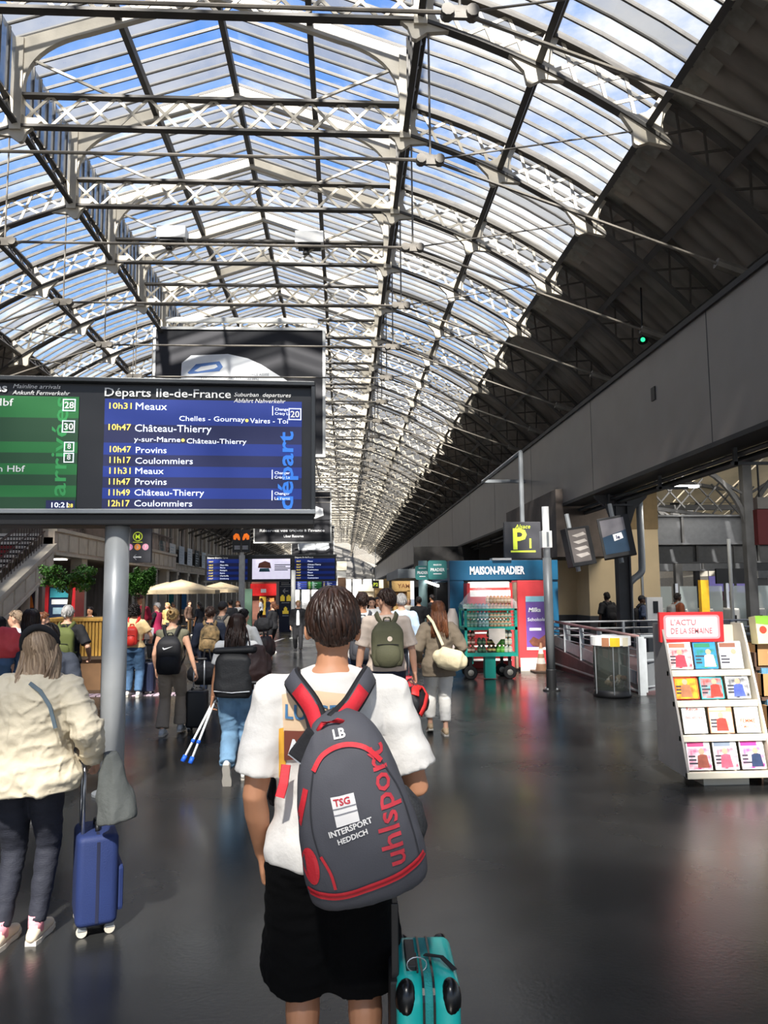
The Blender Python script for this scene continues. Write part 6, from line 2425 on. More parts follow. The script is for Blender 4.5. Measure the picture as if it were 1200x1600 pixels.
    if logo:
        for f, m_, dx, dz in logo:
            me = f
            me.transform(Matrix.Translation(P['S'] @ T((dx, yb - d - .4, tz_ - h * .5 + dz))))
            me.transform(Matrix.Scale(1, 4))
            tgt = body.data
            drape(me, tgt, (0, 1, 0), .004, .02)
            link('logo', me, m_, o)
    return o


def case(label, x, y, rz, w, d, h, col, hz=1.0, name='suitcase', tele=True, ribs=0, soft=False, tag_=None, m2=None, tilt=0., z=0.):
    """suitcase: w along local x, d along y, h body height; telescopic handle on the +Y back side"""
    mt = col if not isinstance(col, str) else mat('case ' + col, col, .45 if not soft else .8, var=.05, bump=.12 if soft else 0, bscale=80)
    o = empty(name, (x, y, z), rz, label, 'suitcase')
    o.rotation_euler = (tilt, 0, rz)
    z0 = .055
    m = MB()
    m.prism(rrect(w, d, min(w, d) * .18, 4), z0, z0 + h, 'z')
    me = m.mesh()
    bm = bmesh.new(); bm.from_mesh(me)
    ed = [e for e in bm.edges if abs(e.verts[0].co.z - e.verts[1].co.z) < 1e-5]
    bmesh.ops.bevel(bm, geom=ed, offset=.03, segments=4, affect='EDGES', profile=.5)
    bm.to_mesh(me); bm.free()
    link('shell', me, mt, o, smooth=True)
    zp = MB()
    pr = rrect(w + .004, .014, .005)
    zp.bb((-w / 2 - .002, -.008, z0 + .02), (-w / 2 + .01, .008, z0 + h - .03)).bb((w / 2 - .01, -.008, z0 + .02), (w / 2 + .002, .008, z0 + h - .03)).bb((-w / 2 + .03, -.008, z0 + h - .01), (w / 2 - .03, .008, z0 + h + .002))
    zp.obj('zipper', m2 or BLACKF, o)
    if ribs:
        for k in range(ribs):
            xx = -w * .36 + w * .72 * k / max(1, ribs - 1)
            MB().bb((xx - .009, -d / 2 - .006, z0 + .05), (xx + .009, -d / 2 + .01, z0 + h - .05)).obj('rib', mt, o, bevel=.004)
    if soft:
        MB().bb((-w * .4, -d / 2 - .03, z0 + .05), (w * .4, -d / 2 + .01, z0 + h * .62)).obj('front_pocket', mt, o, bevel=.02)
    MB().tube([tuple(p) for p in spl([(-.07, 0, z0 + h), (-.06, 0, z0 + h + .03), (.06, 0, z0 + h + .03), (.07, 0, z0 + h)], 3)], .011, 8).obj('top_handle', BLACK, o, smooth=True)
    for sx in (-1, 1):
        for sy in (-1, 1):
            wv = MB()
            wv.lathe([(.008, -.012), (.026, -.012), (.028, 0), (.026, .012), (.008, .012)], seg=14)
            me = wv.mesh(); me.transform(Matrix.Translation((sx * (w / 2 - .045), sy * (d / 2 - .035), .028)) @ Matrix.Rotation(PI / 2, 4, 'Y'))
            ww_ = link('wheel', me, RUBBER, o)
            MB().bb((sx * (w / 2 - .045) - .016, sy * (d / 2 - .035) - .02, .035), (sx * (w / 2 - .045) + .016, sy * (d / 2 - .035) + .02, .065)).obj('wheel_fork', GREYM, ww_)
    if tele:
        hx = w * .26
        for sx in (-1, 1):
            MB().tube([(sx * hx, d / 2 - .03, z0 + h - .02), (sx * hx, d / 2 - .03, hz)], .009, 8).obj('telescopic_tube', SILVER if tele is True else BLACK, o, smooth=True)
        MB().tube([(-hx - .02, d / 2 - .03, hz), (hx + .02, d / 2 - .03, hz)], .017, 10, xh=(0, 0, 1), rnd=True).obj('grip', BLACK, o, smooth=True)
    if tag_:
        MB().bb((w * .5 - .02, -.03, z0 + h * .75), (w * .5 + .012, .03, z0 + h * .86)).obj('luggage_tag', mat('tag ' + tag_, tag_, .5), o)
    return o


def px(p, Y):
    return at(p, 925, Y).x


def zz(p, Y):
    return CH - (p - 925) * Y / 1200


cot = lambda c, **k: mat('cloth ' + c, c, .85, var=.06, scale=5, bump=.25, bscale=90, **k)
jean = mat('blue denim', '#466688', .85, var=.22, scale=7, bump=.35, bscale=140)
jean2 = mat('light blue denim', '#7093b0', .85, var=.25, scale=7, bump=.35, bscale=140)

# ================================================================== HERO
HY = 2.62
hero = person('man in front in white T-shirt and black shorts, carrying a grey and red backpack', px(514, HY), HY, 1.765, 0, 0, 't', ('short', 'db'),
              lf=(-.085, 0, 0), rf=(.125, -.02, 0), lh=(-.225, .10, .865), rh=(.245, .25, 1.06), lpole=(-.35, -1, 0), rpole=(.35, -.8, -.6), arms=1.04, head=(-.04, -.02, .03),
              top=(mat('white cotton shirt', '#dcd8d2', .9, var=.03, bump=.25, bscale=60), .80, .028, .878), bot=(mat('black jersey shorts', '#050506', .95, var=.1, bump=.2, bscale=80, spec=.15), .49, .034, .016),
              shoe='#d8d6d2', vox=.0068, strands=900, curl=.55, lean=(.01, .0), hand_d=[(0.1, .35, -1), (-.35, .75, -.2)], socks='#e8e6e2')
S_, T_ = hero['S'], hero['T']
# collar
# print on the back of the shirt (local coordinates of the figure)


def on_shirt(me, lx_, lz_, m, name, rotz=0., off=.005):
    me.transform(Matrix.Rotation(rotz, 4, 'Y'))
    me.transform(Matrix.Translation((lx_, -1.0, lz_)))
    drape(me, hero['top'].data, (0, 1, 0), off, .010)
    return link(name, me, m, hero['top'])


def hx_(p): return px(p, HY) - hero['root'].location.x
def hz_(p): return zz(p, HY)


beig = mat('beige shirt print', '#e6c6a2', .85, var=.03)
on_shirt(flat([(hx_(444), hz_(1075)), (hx_(478), hz_(1066)), (hx_(560), hz_(1075)), (hx_(540), hz_(1120)), (hx_(447), hz_(1128))]), 0, 0, beig, 'print')
me = text_me('LU', .062, .02); me.transform(RX90)
on_shirt(me, hx_(448), hz_(1108), mat('blue shirt letters', '#4d7ea8', .8), 'print', off=.011)
me = text_me('GEL', .052, .02); me.transform(RX90)
on_shirt(me, hx_(497), hz_(1104), mat('blue shirt letters', ''), 'print', off=.011)
on_shirt(flat([(hx_(448), hz_(1126)), (hx_(490), hz_(1122)), (hx_(485), hz_(1160)), (hx_(448), hz_(1170))]), 0, .0, mat('brown shirt patch', '#7a3f30', .8), 'print', off=.009)
on_shirt(flat([(hx_(440), hz_(1124)), (hx_(448), hz_(1122)), (hx_(451), hz_(1195)), (hx_(440), hz_(1195))]), 0, 0, mat('yellow shirt strip', '#e0a838', .8), 'print')
me = text_me('N', .075, .015, shear=.3); me.transform(RX90)
on_shirt(me, hx_(452), hz_(1160), WHITEP, 'print', off=.013)

# hero backpack
ctop = mat('dark grey pack nylon', '#4c4c52', .75, var=.05, bump=.12, bscale=260)
redn = mat('red pack nylon', '#d02a35', .6, var=.05, bump=.15, bscale=120)
PKY = HY - .31
pc_ = at(552, 1256, PKY)
pk = empty('backpack', tuple(pc_), 0, 'grey sports backpack with red trim and lettering on the front man', 'backpack')
pk.rotation_euler = (math.radians(3), math.radians(-11), math.radians(4))
kp = (PKY - .06) / 1200
wv_ = MB()
n = 40
prof = [(-.278, .125, .12), (-.262, .158, .165), (-.23, .172, .19), (-.17, .178, .20), (-.08, .172, .20), (.0, .160, .195), (.08, .145, .18), (.15, .125, .16), (.20, .100, .14), (.24, .070, .11), (.262, .038, .07)]
prof = spl(prof, 3)
for z, wd, dp in prof:
    for i in range(n):
        q = 2 * PI * i / n
        c_, s__ = math.cos(q), math.sin(q)
        X_ = math.copysign(abs(c_) ** .72, c_) * wd
        Y_ = math.copysign(abs(s__) ** .8, s__) * dp / 2
        wv_.v.append(V((X_, .10 - dp / 2 + Y_, z + .012 * (X_ / .17) ** 2)))
for k in range(len(prof) - 1):
    for i in range(n):
        wv_.f.append([k * n + i, k * n + (i + 1) % n, (k + 1) * n + (i + 1) % n, (k + 1) * n + i])
wv_.f.append([i for i in range(n)][::-1]); wv_.f.append([(len(prof) - 1) * n + i for i in range(n)])
bme = wv_.mesh('body')
b2 = bmesh.new(); b2.from_mesh(bme); bmesh.ops.subdivide_edges(b2, edges=b2.edges, cuts=1, use_grid_fill=True); b2.to_mesh(bme); b2.free()
wrinkle(bme, .009, 6, (1, 1, .7), 4)
wrinkle(bme, .003, 16, (1.5, 1, .7), 9)
body = link('body', bme, ctop, pk, smooth=True)


def on_pack(me, m, name, off=.003, par=None, ml=.012):
    me.transform(Matrix.Translation((0, -1.0, 0)))
    drape(me, bme, (0, 1, 0), off, ml)
    return link(name, me, m, par or body)


def band(pts, wd):
    pts = [V((a, 0, b)) for a, b in spl(pts, 5)]
    vs, fs = [], []
    for i, p in enumerate(pts):
        t = (pts[min(i + 1, len(pts) - 1)] - pts[max(i - 1, 0)]).normalized()
        a = V((-t.z, 0, t.x)) * wd / 2
        vs += [tuple(p + a), tuple(p - a)]
    for i in range(len(pts) - 1):
        fs.append([2 * i, 2 * i + 1, 2 * i + 3, 2 * i + 2])
    me = bpy.data.meshes.new('band')
    me.from_pydata(vs, [], fs)
    return me


on_pack(band([(-.172, -.185), (-.10, -.205), (.0, -.200), (.09, -.190), (.172, -.165)], .020), redn, 'zip_band', .006)
on_pack(band([(-.172, -.185), (-.10, -.205), (.0, -.200), (.09, -.190), (.172, -.165)], .004), mat('dark red zip', '#8e1a24', .5), 'zip', .009)
on_pack(band([(-.095, .135), (-.06, .172), (.0, .187), (.06, .168), (.10, .12)], .013), redn, 'zip_band', .006)
on_pack(band([(-.095, .135), (-.118, .06), (-.128, -.02), (-.12, -.10)], .004), mat('dark seam', '#2f2f34', .8), 'seam', .004)
on_pack(band([(.10, .12), (.135, .03), (.150, -.08), (.155, -.16)], .004), mat('dark seam', '#2f2f34'), 'seam', .004)
on_pack(band([(-.125, .09), (-.15, .03), (-.165, -.01)], .014), redn, 'piping', .005)
on_pack(flat([(-.150 + .022 * math.cos(q) * 1.0, -.115 + .052 * math.sin(q)) for q in [2 * PI * k / 20 for k in range(20)]]), redn, 'red_panel', .004)
on_pack(band([(-.118, -.09), (-.10, -.14), (-.095, -.185)], .008), redn, 'piping', .005)
me = text_me('uhlsport', .088, .012)
xs = [v.co.x for v in me.vertices]
for v in me.vertices:
    v.co.x *= .325 / (max(xs) - min(xs))
me.transform(RX90 @ Matrix.Rotation(PI / 2, 4, 'Z'))
me.transform(Matrix.Translation((.112, 0, -.165)))
on_pack(me, mat('red pack lettering', '#c23440', .6, var=.15, scale=30), 'lettering', .004, ml=.010)
wl = mat('white pack print', '#ece8e4', .7, var=.05)
bdg = on_pack(flat([(-.060, -.020), (.006, -.016), (.004, .060), (-.062, .060)]), wl, 'badge', .004)
for z_ in (.002, .018):
    on_pack(band([(-.062, z_ + .01), (.006, z_ + .012)], .003), mat('grey print gap', '#7a7a80', .7), 'print', .006, bdg)
me = text_me('TSG', .026, .03); me.transform(RX90); me.transform(Matrix.Translation((-.056, 0, .036)))
on_pack(me, mat('red badge ink', '#c23440'), 'print', .006, bdg)
me = text_me('INTERSPORT', .022, .03); me.transform(RX90 @ Matrix.Rotation(.12, 4, 'Z')); me.transform(Matrix.Translation((-.085, 0, -.044)))
on_pack(me, wl, 'lettering', .004)
me = text_me('HEDDICH', .020, .03); me.transform(RX90 @ Matrix.Rotation(.12, 4, 'Z')); me.transform(Matrix.Translation((-.065, 0, -.066)))
on_pack(me, wl, 'lettering', .004)
me = text_me('LB', .034, .03); me.transform(RX90); me.transform(Matrix.Translation((-.022, 0, .205)))
on_pack(me, wl, 'lettering', .004)
# bottle in the mesh side pocket
link('mesh_pocket', MB().tube([(.163, .04, -.16), (.175, .04, -.12), (.173, .04, -.06), (.158, .04, -.015)], [(.02, .04), (.032, .05), (.03, .045), (.018, .035)], 16, rnd=True).mesh(), mat('black mesh net', '#2a2b2d', .7, var=.6, scale=160), pk, smooth=True)
# straps in world space relative to the hero
R0_ = hero['root'].location
PKM = Matrix.Translation(pc_) @ pk.rotation_euler.to_matrix().to_4x4()
pk_inv = PKM.inverted()


def W2P(p):
    return pk_inv @ V(p)


hr_m = Matrix.Translation(R0_)
BL = mat('black strap edge', '#19191c', .8)
for sg, nm in ((-1, 'left'), (1, 'right')):
    a = PKM @ V((-.035 + sg * .022, .02, .232))
    pts = [tuple(a), tuple(at(486 if sg < 0 else 548, 1103, HY - .22)), tuple(at(458 if sg < 0 else 572, 1064, HY - .135))]
    q = [tuple(hr_m @ (S_ @ T_(v))) for v in ((sg * .122, -.035, 1.462), (sg * .125, .06, 1.435), (sg * .13, .15, 1.36), (sg * .16, .16, 1.2), (sg * .19, .04, 1.05))]
    full = spl(pts + q, 5)
    nr = []
    for p in full:
        c = V((R0_.x, R0_.y, min(p[2], 1.40)))
        nr.append(((V(p) - c)).normalized())
    loc = [W2P(p) for p in full]
    Rm = pk_inv.to_3x3()
    nl = [Rm @ v for v in nr]
    link('shoulder_strap', MB().ribbon(loc, nl, [.070] * len(loc), .010).mesh(), BL, pk, smooth=True)
    link('strap_face', MB().ribbon([p + v_ * .004 for p, v_ in zip(loc[4:], nl[4:])], nl[4:], [.056] * (len(loc) - 4), .010).mesh(), ctop, pk, smooth=True)
    link('red_webbing', MB().ribbon([p + v_ * .010 for p, v_ in zip(loc[:9], nl[:9])], nl[:9], [.040, .042, .045, .048, .05, .05, .05, .05, .05], .008).mesh(), redn, pk, smooth=True)
hdl = [PKM @ V(p) for p in ((-.065, -.0, .225), (-.045, -.02, .250), (.0, -.02, .250), (.02, -.0, .235))]
link('grab_handle', MB().tube([W2P(p) for p in hdl], .007, 6).mesh(), redn, pk, smooth=True)
# hanging strap end and key wallet
link('strap_end', MB().ribbon([W2P(at(447, 1195, HY - .15)), W2P(at(443, 1225, HY - .17)), W2P(at(437, 1246, HY - .18))], Rm @ V((0, -1, 0)), .030, .004).mesh(), redn, pk)
o = empty('key_wallet', tuple(at(476, 1164, HY - .33)), 0, 'small black key wallet hanging from the pack strap', 'wallet')
o.rotation_euler = (0, math.radians(38), 0)
MB().bb((-.024, -.012, -.046), (.024, .012, .046)).obj('wallet', BLACKF, o, bevel=.006)
MB().tube([(0, 0, .046), (.0, .03, .09)], .0025, 5).obj('cord', SILVER, o)
MB().bb((-.023, -.013, -.048), (.023, .013, -.045)).obj('edge', SILVER, o)

# turquoise suitcase
tq = mat('turquoise case shell', '#17b5ae', .32, var=.03, coat=.3)
cY = 2.56
cxw = px(655, cY)
tc_ = empty('suitcase', (cxw, cY, 0), 0, 'turquoise hard shell cabin suitcase with black corners', 'suitcase')
tc_.rotation_euler = (0, 0, math.radians(-1.5))
zt_c = zz(1490, cY - .12)
w_, d_, h_ = .19, .37, zt_c - .05
for sg in (-1, 1):
    m = MB()
    m.prism([(a, b) for a, b in rrect(d_, h_, .07, 6)], sg * .014, sg * w_ / 2, 'x')
    me = m.mesh()
    me.transform(Matrix.Translation((0, 0, .05 + h_ / 2)))
    bm = bmesh.new(); bm.from_mesh(me)
    ed = [e for e in bm.edges if all(abs(abs(v.co.x) - w_ / 2) < 1e-5 for v in e.verts)]
    bmesh.ops.bevel(bm, geom=ed, offset=.028, segments=5, affect='EDGES', profile=.5)
    bm.to_mesh(me); bm.free()
    sh_ = link('shell', me, tq, tc_, smooth=True)
    for yy, zv in ((-d_ / 2 + .035, .05 + h_ - .055), (d_ / 2 - .035, .05 + h_ - .055), (-d_ / 2 + .035, .10), (d_ / 2 - .035, .10)):
        MB().ell((sg * (w_ / 2 - .030), yy, zv), (.034, .042, .056), None, 16, 12).obj('corner_bumper', mat('glossy black plastic', '#0e0f10', .25), tc_, smooth=True)
    for k in range(3):
        MB().bb((sg * .045, -d_ / 2 - .004, .16 + .1 * k), (sg * .085, -d_ / 2 + .01, .168 + .1 * k)).obj('groove', mat('turquoise shade', '#128f8a', .4), tc_, bevel=.002)
zq = MB()
zq.prism(rrect(d_ - .002, h_ - .002, .07, 6), -.014, .014, 'x')
zq.v = [v + V((0, 0, .05 + h_ / 2)) for v in zq.v]
zq.obj('zip_gusset', mat('teal zip tape', '#1a8f8c', .7, bump=.4, bscale=200), tc_)
for sg in (-1, 1):
    z2 = MB()
    z2.prism(rrect(d_ + .006, h_ + .006, .07, 6), sg * .012, sg * .019, 'x')
    z2.v = [v + V((0, 0, .05 + h_ / 2)) for v in z2.v]
    z2.obj('zip_edge', mat('glossy black plastic', ''), tc_)
MB().bb((-.028, -d_ / 2 + .07, .05 + h_ - .002), (.0 - .03, -d_ / 2 + .18, .05 + h_ + .012)).bb((-.062, -.10, .05 + h_ - .004), (-.030, .08, .05 + h_ + .016)).obj('top_handle', BLACK, tc_, bevel=.004)
MB().ribbon([(.0, -.02, .05 + h_ + .010), (.05, -.06, .05 + h_ + .02), (.085, -.11, .05 + h_ + .004)], (0, 0, 1), .018, .003).obj('zip_pull', BLACKF, tc_)
ringm = MB().tube([(-.03 + .03 * math.cos(q), -.10, .05 + h_ + .018 + .022 * math.sin(q)) for q in [2 * PI * k / 16 for k in range(17)]], .0018, 5, caps=False)
ringm.obj('key_ring', SILVER, tc_)
MB().bb((-w_ / 2 - .018, -.13, .09), (-w_ / 2 + .012, .13, .05 + h_ - .015)).obj('handle_recess', mat('matte black panel', '#161719', .6), tc_, bevel=.008)
hzt = 1.06
for yy in (-.095, .095):
    MB().bb((-w_ / 2 - .012, yy - .012, .05 + h_ - .03), (-w_ / 2 + .010, yy + .012, .80)).obj('telescopic_tube', BLACK, tc_, bevel=.003)
    MB().bb((-w_ / 2 - .009, yy - .009, .80), (-w_ / 2 + .007, yy + .009, hzt)).obj('telescopic_tube', BLACK, tc_, bevel=.002)
MB().bb((-w_ / 2 - .018, -.115, hzt - .005), (-w_ / 2 + .016, .115, hzt + .028)).obj('grip', BLACK, tc_, bevel=.01)
for sx in (-1, 1):
    for sy in (-1, 1):
        me = MB().lathe([(.008, -.010), (.024, -.010), (.024, .010), (.008, .010)], seg=14).mesh()
        me.transform(Matrix.Translation((sx * .075, sy * .13, .025)) @ Matrix.Rotation(PI / 2, 4, 'Y'))
        link('wheel', me, RUBBER, tc_)
        MB().bb((sx * .075 - .014, sy * .13 - .018, .03), (sx * .075 + .014, sy * .13 + .018, .056)).obj('wheel_fork', BLACK, tc_)
# ================================================================== OTHER PEOPLE AND THEIR LUGGAGE
BLK = mat('black clothing', '#16161a', .85, var=.15, bump=.2, bscale=90)
NAVY = cot('#1f2638')


def place(label, p, Y, head_y, **k):
    H = max(1.45, zz(head_y, Y))
    return person(label, px(p, Y), Y, H, **k)


def duffel(name, label, cat_, c, r, col, rz=0., handles=None, stripe_=None):
    o = empty(name, tuple(c), rz, label, cat_)
    m = MB().tube([(-r[0], 0, 0), (-r[0] * .8, 0, 0), (0, 0, .0), (r[0] * .8, 0, 0), (r[0], 0, 0)], [(r[1] * .7, r[2] * .7), (r[1], r[2]), (r[1] * 1.04, r[2] * 1.04), (r[1], r[2]), (r[1] * .7, r[2] * .7)], 20, xh=(0, 1, 0), rnd=True)
    me = fuse(m, .012, 3, 'body')
    wrinkle(me, .012, 8, seed=c[0])
    link('body', me, col, o)
    if handles:
        for s_ in (-1, 1):
            a, b_ = V((-r[0] * .5, s_ * r[1] * .6, r[2] * .7)), V((r[0] * .5, s_ * r[1] * .6, r[2] * .7))
            h_ = V((0, 0, handles))
            MB().ribbon([tuple(v) for v in (a, a.lerp(h_, .5), h_ + V((-.03, 0, 0)), h_ + V((.03, 0, 0)), b_.lerp(h_, .5), b_)], (0, s_, 0), .025, .004).obj('handle', stripe_ or BLACKF, o)
    return o


def vest(P, m, lo=.016, hem=.84, fem=0):
    A = MB()
    tr = torso_rings(fem, lo, hem, 1.44)
    A.tube([P['T']((0, 0, q[0])) for q in tr], [(q[1] + .01, q[2] + .012) for q in tr], 20)
    for sg, s_ in ((-1, P['sh'][0]), (1, P['sh'][1])):
        A.tube([P['T']((sg * .06, -.01, 1.44)), s_ * .96 + V((0, 0, 1.38 * .04 + .015))], .062, 12)
    A.v = [P['S'] @ v for v in A.v]
    me = fuse(A, .016, 4, 'vest')
    link('vest', me, m, P['root'])


# ---- woman in the crumpled cream jacket
WY = 4.15
coatm = mat('cream crumpled jacket', '#d6cab1', .8, var=.04, bump=.5, bscale=22)
P = place('woman at left in a crumpled cream jacket, dark leggings, pink socks, long ash blonde hair', 56, WY, 972, fem=1, skin='l', hair=('long', 'gb', .40), fat=1.24, sweep=-.20,
          lf=(-.115, -.02, .0), rf=(.05, .05, 0), lh=(-.24, .18, .95), rh=(.335, .10, .98), rpole=(.5, -1, .1), head=(.25, .18, -.22), lean=(.02, .03),
          top=(coatm, 2, .046, .84), bot=(mat('dark navy leggings', '#262833', .8, var=.15, bump=.3, bscale=60, stretch=(1, 1, 3)), 0, .006, 0), shoe='#e3d2ba', socks='#ee9aa4', vox=.008, strands=900, lpitch=0)
me = P['top'].data
wrinkle(me, .012, 4.2, (1.0, 1.0, 2.0), 3)
wrinkle(me, .009, 4.5, (1.0, 1.0, 1.9), 5, True)
wrinkle(me, .007, 8, (1.6, 1, 1.0), 11, True)
wrinkle(me, .004, 15, (.8, .8, 2.0), 8, True)
S1, T1, HM1 = P['S'], P['T'], P['HM']
hb = MB().tube([S1 @ (HM1 @ V((.092 * math.cos(q), -.03 + .01 * math.sin(q) - .055 * abs(math.sin(q)), .02 + .125 * math.sin(q)))) for q in [PI * k / 12 for k in range(13)]], .018, 8, rnd=True)
link('headband', hb.mesh(), BLACKF, P['root'], smooth=True)
rbp = [(.02, -.16, 1.44), (.09, -.185, 1.40), (.15, -.19, 1.32), (.19, -.185, 1.2)]
link('bag_strap', MB().ribbon([S1 @ T1(v) for v in rbp], (0, -1, .3), .02, .006).mesh(), mat('slate strap', '#5b6a74', .7), P['root'])
A = MB().tube([S1 @ T1((.058 * math.cos(q), -.015 + .066 * math.sin(q), 1.50 + .012 * math.cos(q * 2))) for q in [2 * PI * k / 20 for k in range(21)]], .022, 8)
link('stand_collar', A.mesh(), coatm, P['root'], smooth=True)
# her suitcase
sc = case('dark blue soft cabin case with silver handle beside the woman in the cream jacket', px(161, 4.35), 4.35, math.radians(112), .33, .205, .45, mat('blue soft case', '#192a5a', .7, var=.08, bump=.2, bscale=150), hz=.93, soft=True, m2=mat('navy piping', '#141a36', .7))
for c in sc.children:
    if c.name.startswith('wheel'):
        c.data.materials[0] = mat('pale wheel', '#b9b2a4', .6)
MB().prism(rrect(.36, .215, .045, 4), .30, .308, 'z').obj('piping', mat('navy piping', '#1c2340', .7), sc) if False else None
m = MB()
nn_ = 20
for j in range(11):
    t = j / 10
    for i in range(nn_):
        q = 2 * PI * i / nn_
        wd = (.035 + .060 * min(1, t * 1.6)) * (1 + .06 * math.sin(3 * q + j))
        dp = .03 + .05 * min(1, t * 1.5)
        m.v.append(V((wd * math.cos(q) + .05 * t, dp * math.sin(q) * (1 + .12 * math.sin(5 * q + t * 4)), -.34 * t + .02 * math.cos(q) * t)))
for j in range(10):
    for i in range(nn_):
        m.f.append([j * nn_ + i, j * nn_ + (i + 1) % nn_, (j + 1) * nn_ + (i + 1) % nn_, (j + 1) * nn_ + i])
m.f.append([i for i in range(nn_)][::-1]); m.f.append([10 * nn_ + i for i in range(nn_)])
me = fuse(m, .008, 2, 'bag')
wrinkle(me, .014, 9, (1, 1, .6), 5)
o = link('tote_bag', me, mat('grey cloth bag', '#565957', .85, var=.1, bump=.3, bscale=70), loc=tuple(at(172, 1176, 4.18)))
tag(o, 'grey cloth tote hanging over the dark blue suitcase', 'bag')

# ---- woman with crutches
CY = 7.5
P = place('woman with long dark hair, light jeans and a black roll-top backpack carrying crutches', 371, CY, 957, fem=1, skin='t', hair=('long', 'db', .36), fat=.98, vox=.0095,
          lf=(-.05, -.26, .12), lpitch=-1.15, rf=(.08, .06, 0), lh=(-.26, .05, .84), rh=(.30, -.06, .86), top=(cot('#ecebe8'), .62, .02, .95), bot=(jean2, 0, .030, .012), shoe='#e9e6df', strands=340, head=(.0, .0, 0))
ruck('black roll-top backpack with silver line on the woman with crutches', P, mat('black matt pack', '#121316', .6, var=.1, bump=.2, bscale=60), w=.40, h=.48, d=.17, roll=True, top_z=1.37, rot=.05)
LW = P['root'].location + P['S'] @ P['wr'][0]
for i, (tx_, ty_) in enumerate(((285, 1190), (297, 1193))):
    tip = at(tx_, ty_, CY - .15 - .03 * i)
    topp = LW + (LW - tip).normalized() * .28 + V((0, 0, -.05))
    gp = LW + V((-.01 + .015 * i, .0, -.06))
    d_ = (gp - tip)
    o = empty('crutch', tuple(tip), 0, ('left' if i == 0 else 'right') + ' white crutch of two with blue rubber tip held by the woman in jeans', 'crutch', 'pair of crutches')
    e2 = d_ * 1.02
    MB().tube([(0, 0, 0), tuple(e2)], .0115, 8).obj('shaft', WHITE, o, smooth=True)
    MB().tube([(0, 0, 0), tuple(d_.normalized() * .06)], .022, 10).obj('rubber_tip', mat('blue rubber', '#1f5fd0', .5), o, smooth=True)
    MB().tube([tuple(d_ * .33), tuple(d_ * .33 + d_.normalized() * .03)], .019, 10).obj('blue_collar', mat('blue rubber', ''), o, smooth=True)
    MB().tube([tuple(e2), tuple(e2 + V((.03, .12, .10)))], .016, 8).obj('hand_grip', GREYM, o, smooth=True)
hb_ = duffel('handbag', 'brown leather shoulder bag of the woman with crutches', 'bag', at(399, 1042, CY - .12), (.10, .09, .20), mat('brown leather', '#2f1d1a', .45, var=.15, bump=.3, bscale=40), rz=.4)
MB().ribbon([(-.05, 0, .18), (-.07, .03, .33), (-.08, .1, .40), (-.05, .18, .34)], (-1, 0, .3), .02, .005).obj('strap', mat('brown leather', ''), hb_)
case('black wheeled case with red tag pulled by the woman with crutches', px(416, 7.15), 7.15, .15, .36, .24, .50, '#1b1c1f', hz=.93, tag_='#c8302c')

# ---- blonde woman, beige trousers
NY = 9.9
P = place('blonde woman with a bun, beige flared trousers and black backpack', 271, NY, 947, fem=1, skin='l', hair=('bun', 'bl'), vox=.011,
          lf=(-.11, -.05, 0), rf=(.09, .18, .02), lh=(-.24, .1, .88), rh=(.33, .02, .84), top=(cot('#77745f'), 0, .006, .95), bot=(mat('beige trousers', '#9d8f7f', .85, var=.06, bump=.2, bscale=80), 0, .016, .035), shoe='#c9ccd0', strands=160)
sw = flat([(-.062, .005), (-.045, -.018), (-.02, -.012), (.062, .022), (-.015, .004), (-.04, .0), (-.05, .012)])
ruck('black backpack with white tick mark on the blonde woman', P, mat('black pack', '#141418', .7, var=.1, bump=.2, bscale=60), w=.33, h=.50, d=.20, top_z=1.36, logo=[(sw, WHITEP, 0, .10)])
case('black upright suitcase pulled by the blonde woman', px(311, 10.15), 10.15, 0, .26, .24, .46, '#17181b', hz=.9)

# ---- woman with the red daypack
RY_ = 13.6
P = place('woman with dark curly hair, yellow top and blue jeans with a small red backpack', 211, RY_, 941, fem=1, skin='l', hair=('curly', 'bk'), fat=1.12,
          lf=(-.11, .05, 0), rf=(.11, -.03, 0), lh=(-.28, .1, .9), rh=(.28, .22, 1.05), top=(cot('#eecf98'), .7, .022, .93), bot=(jean, 0, .026, .008), shoe='#f1efe9', strands=150)
ruck('small red daypack on the woman in the yellow top', P, mat('bright red nylon', '#e0352a', .5, var=.05), w=.23, h=.34, d=.13, top_z=1.33)
o = link('paper_sheet', MB().box((0, 0, 0), (.15, .01, .2)).mesh(), WHITEP, loc=tuple(at(233, 990, RY_ + .2)), rot=(.3, 0, .5))
tag(o, 'white paper sheet held by the woman with the red daypack', 'paper')
case('navy ribbed suitcase beside the woman in the yellow top', px(233.5, 13.9), 13.9, 0, .25, .24, .50, '#232b45', hz=.85, ribs=5, tele=True)

# ---- station staff
P = place('station agent with grey hair in a magenta vest reading a paper', 246, 20.5, 938, rz=math.radians(80), skin='l', hair=('short', 'gy'), lh=(-.16, .32, 1.08), rh=(.16, .32, 1.08), top=(BLK, 2, .012, .9), bot=(BLK, 0, .02, .0), shoe='#16161a', face=True, lf=(-.1, .15, 0), rf=(.1, -.1, 0), strands=80)
vest(P, mat('magenta vest', '#a8214f', .7, var=.05), .024, .82)
P = place('station agent in red shirt and dark red peaked cap beyond the curly haired woman', 221, 18.6, 925, rz=math.radians(150), skin='t', hair=('cap', 'db', '#4a1722'), top=(mat('crimson uniform', '#a31f3a', .8), .9, .012, .9), bot=(BLK, 0, .015, 0), shoe='#16161a', face=True)

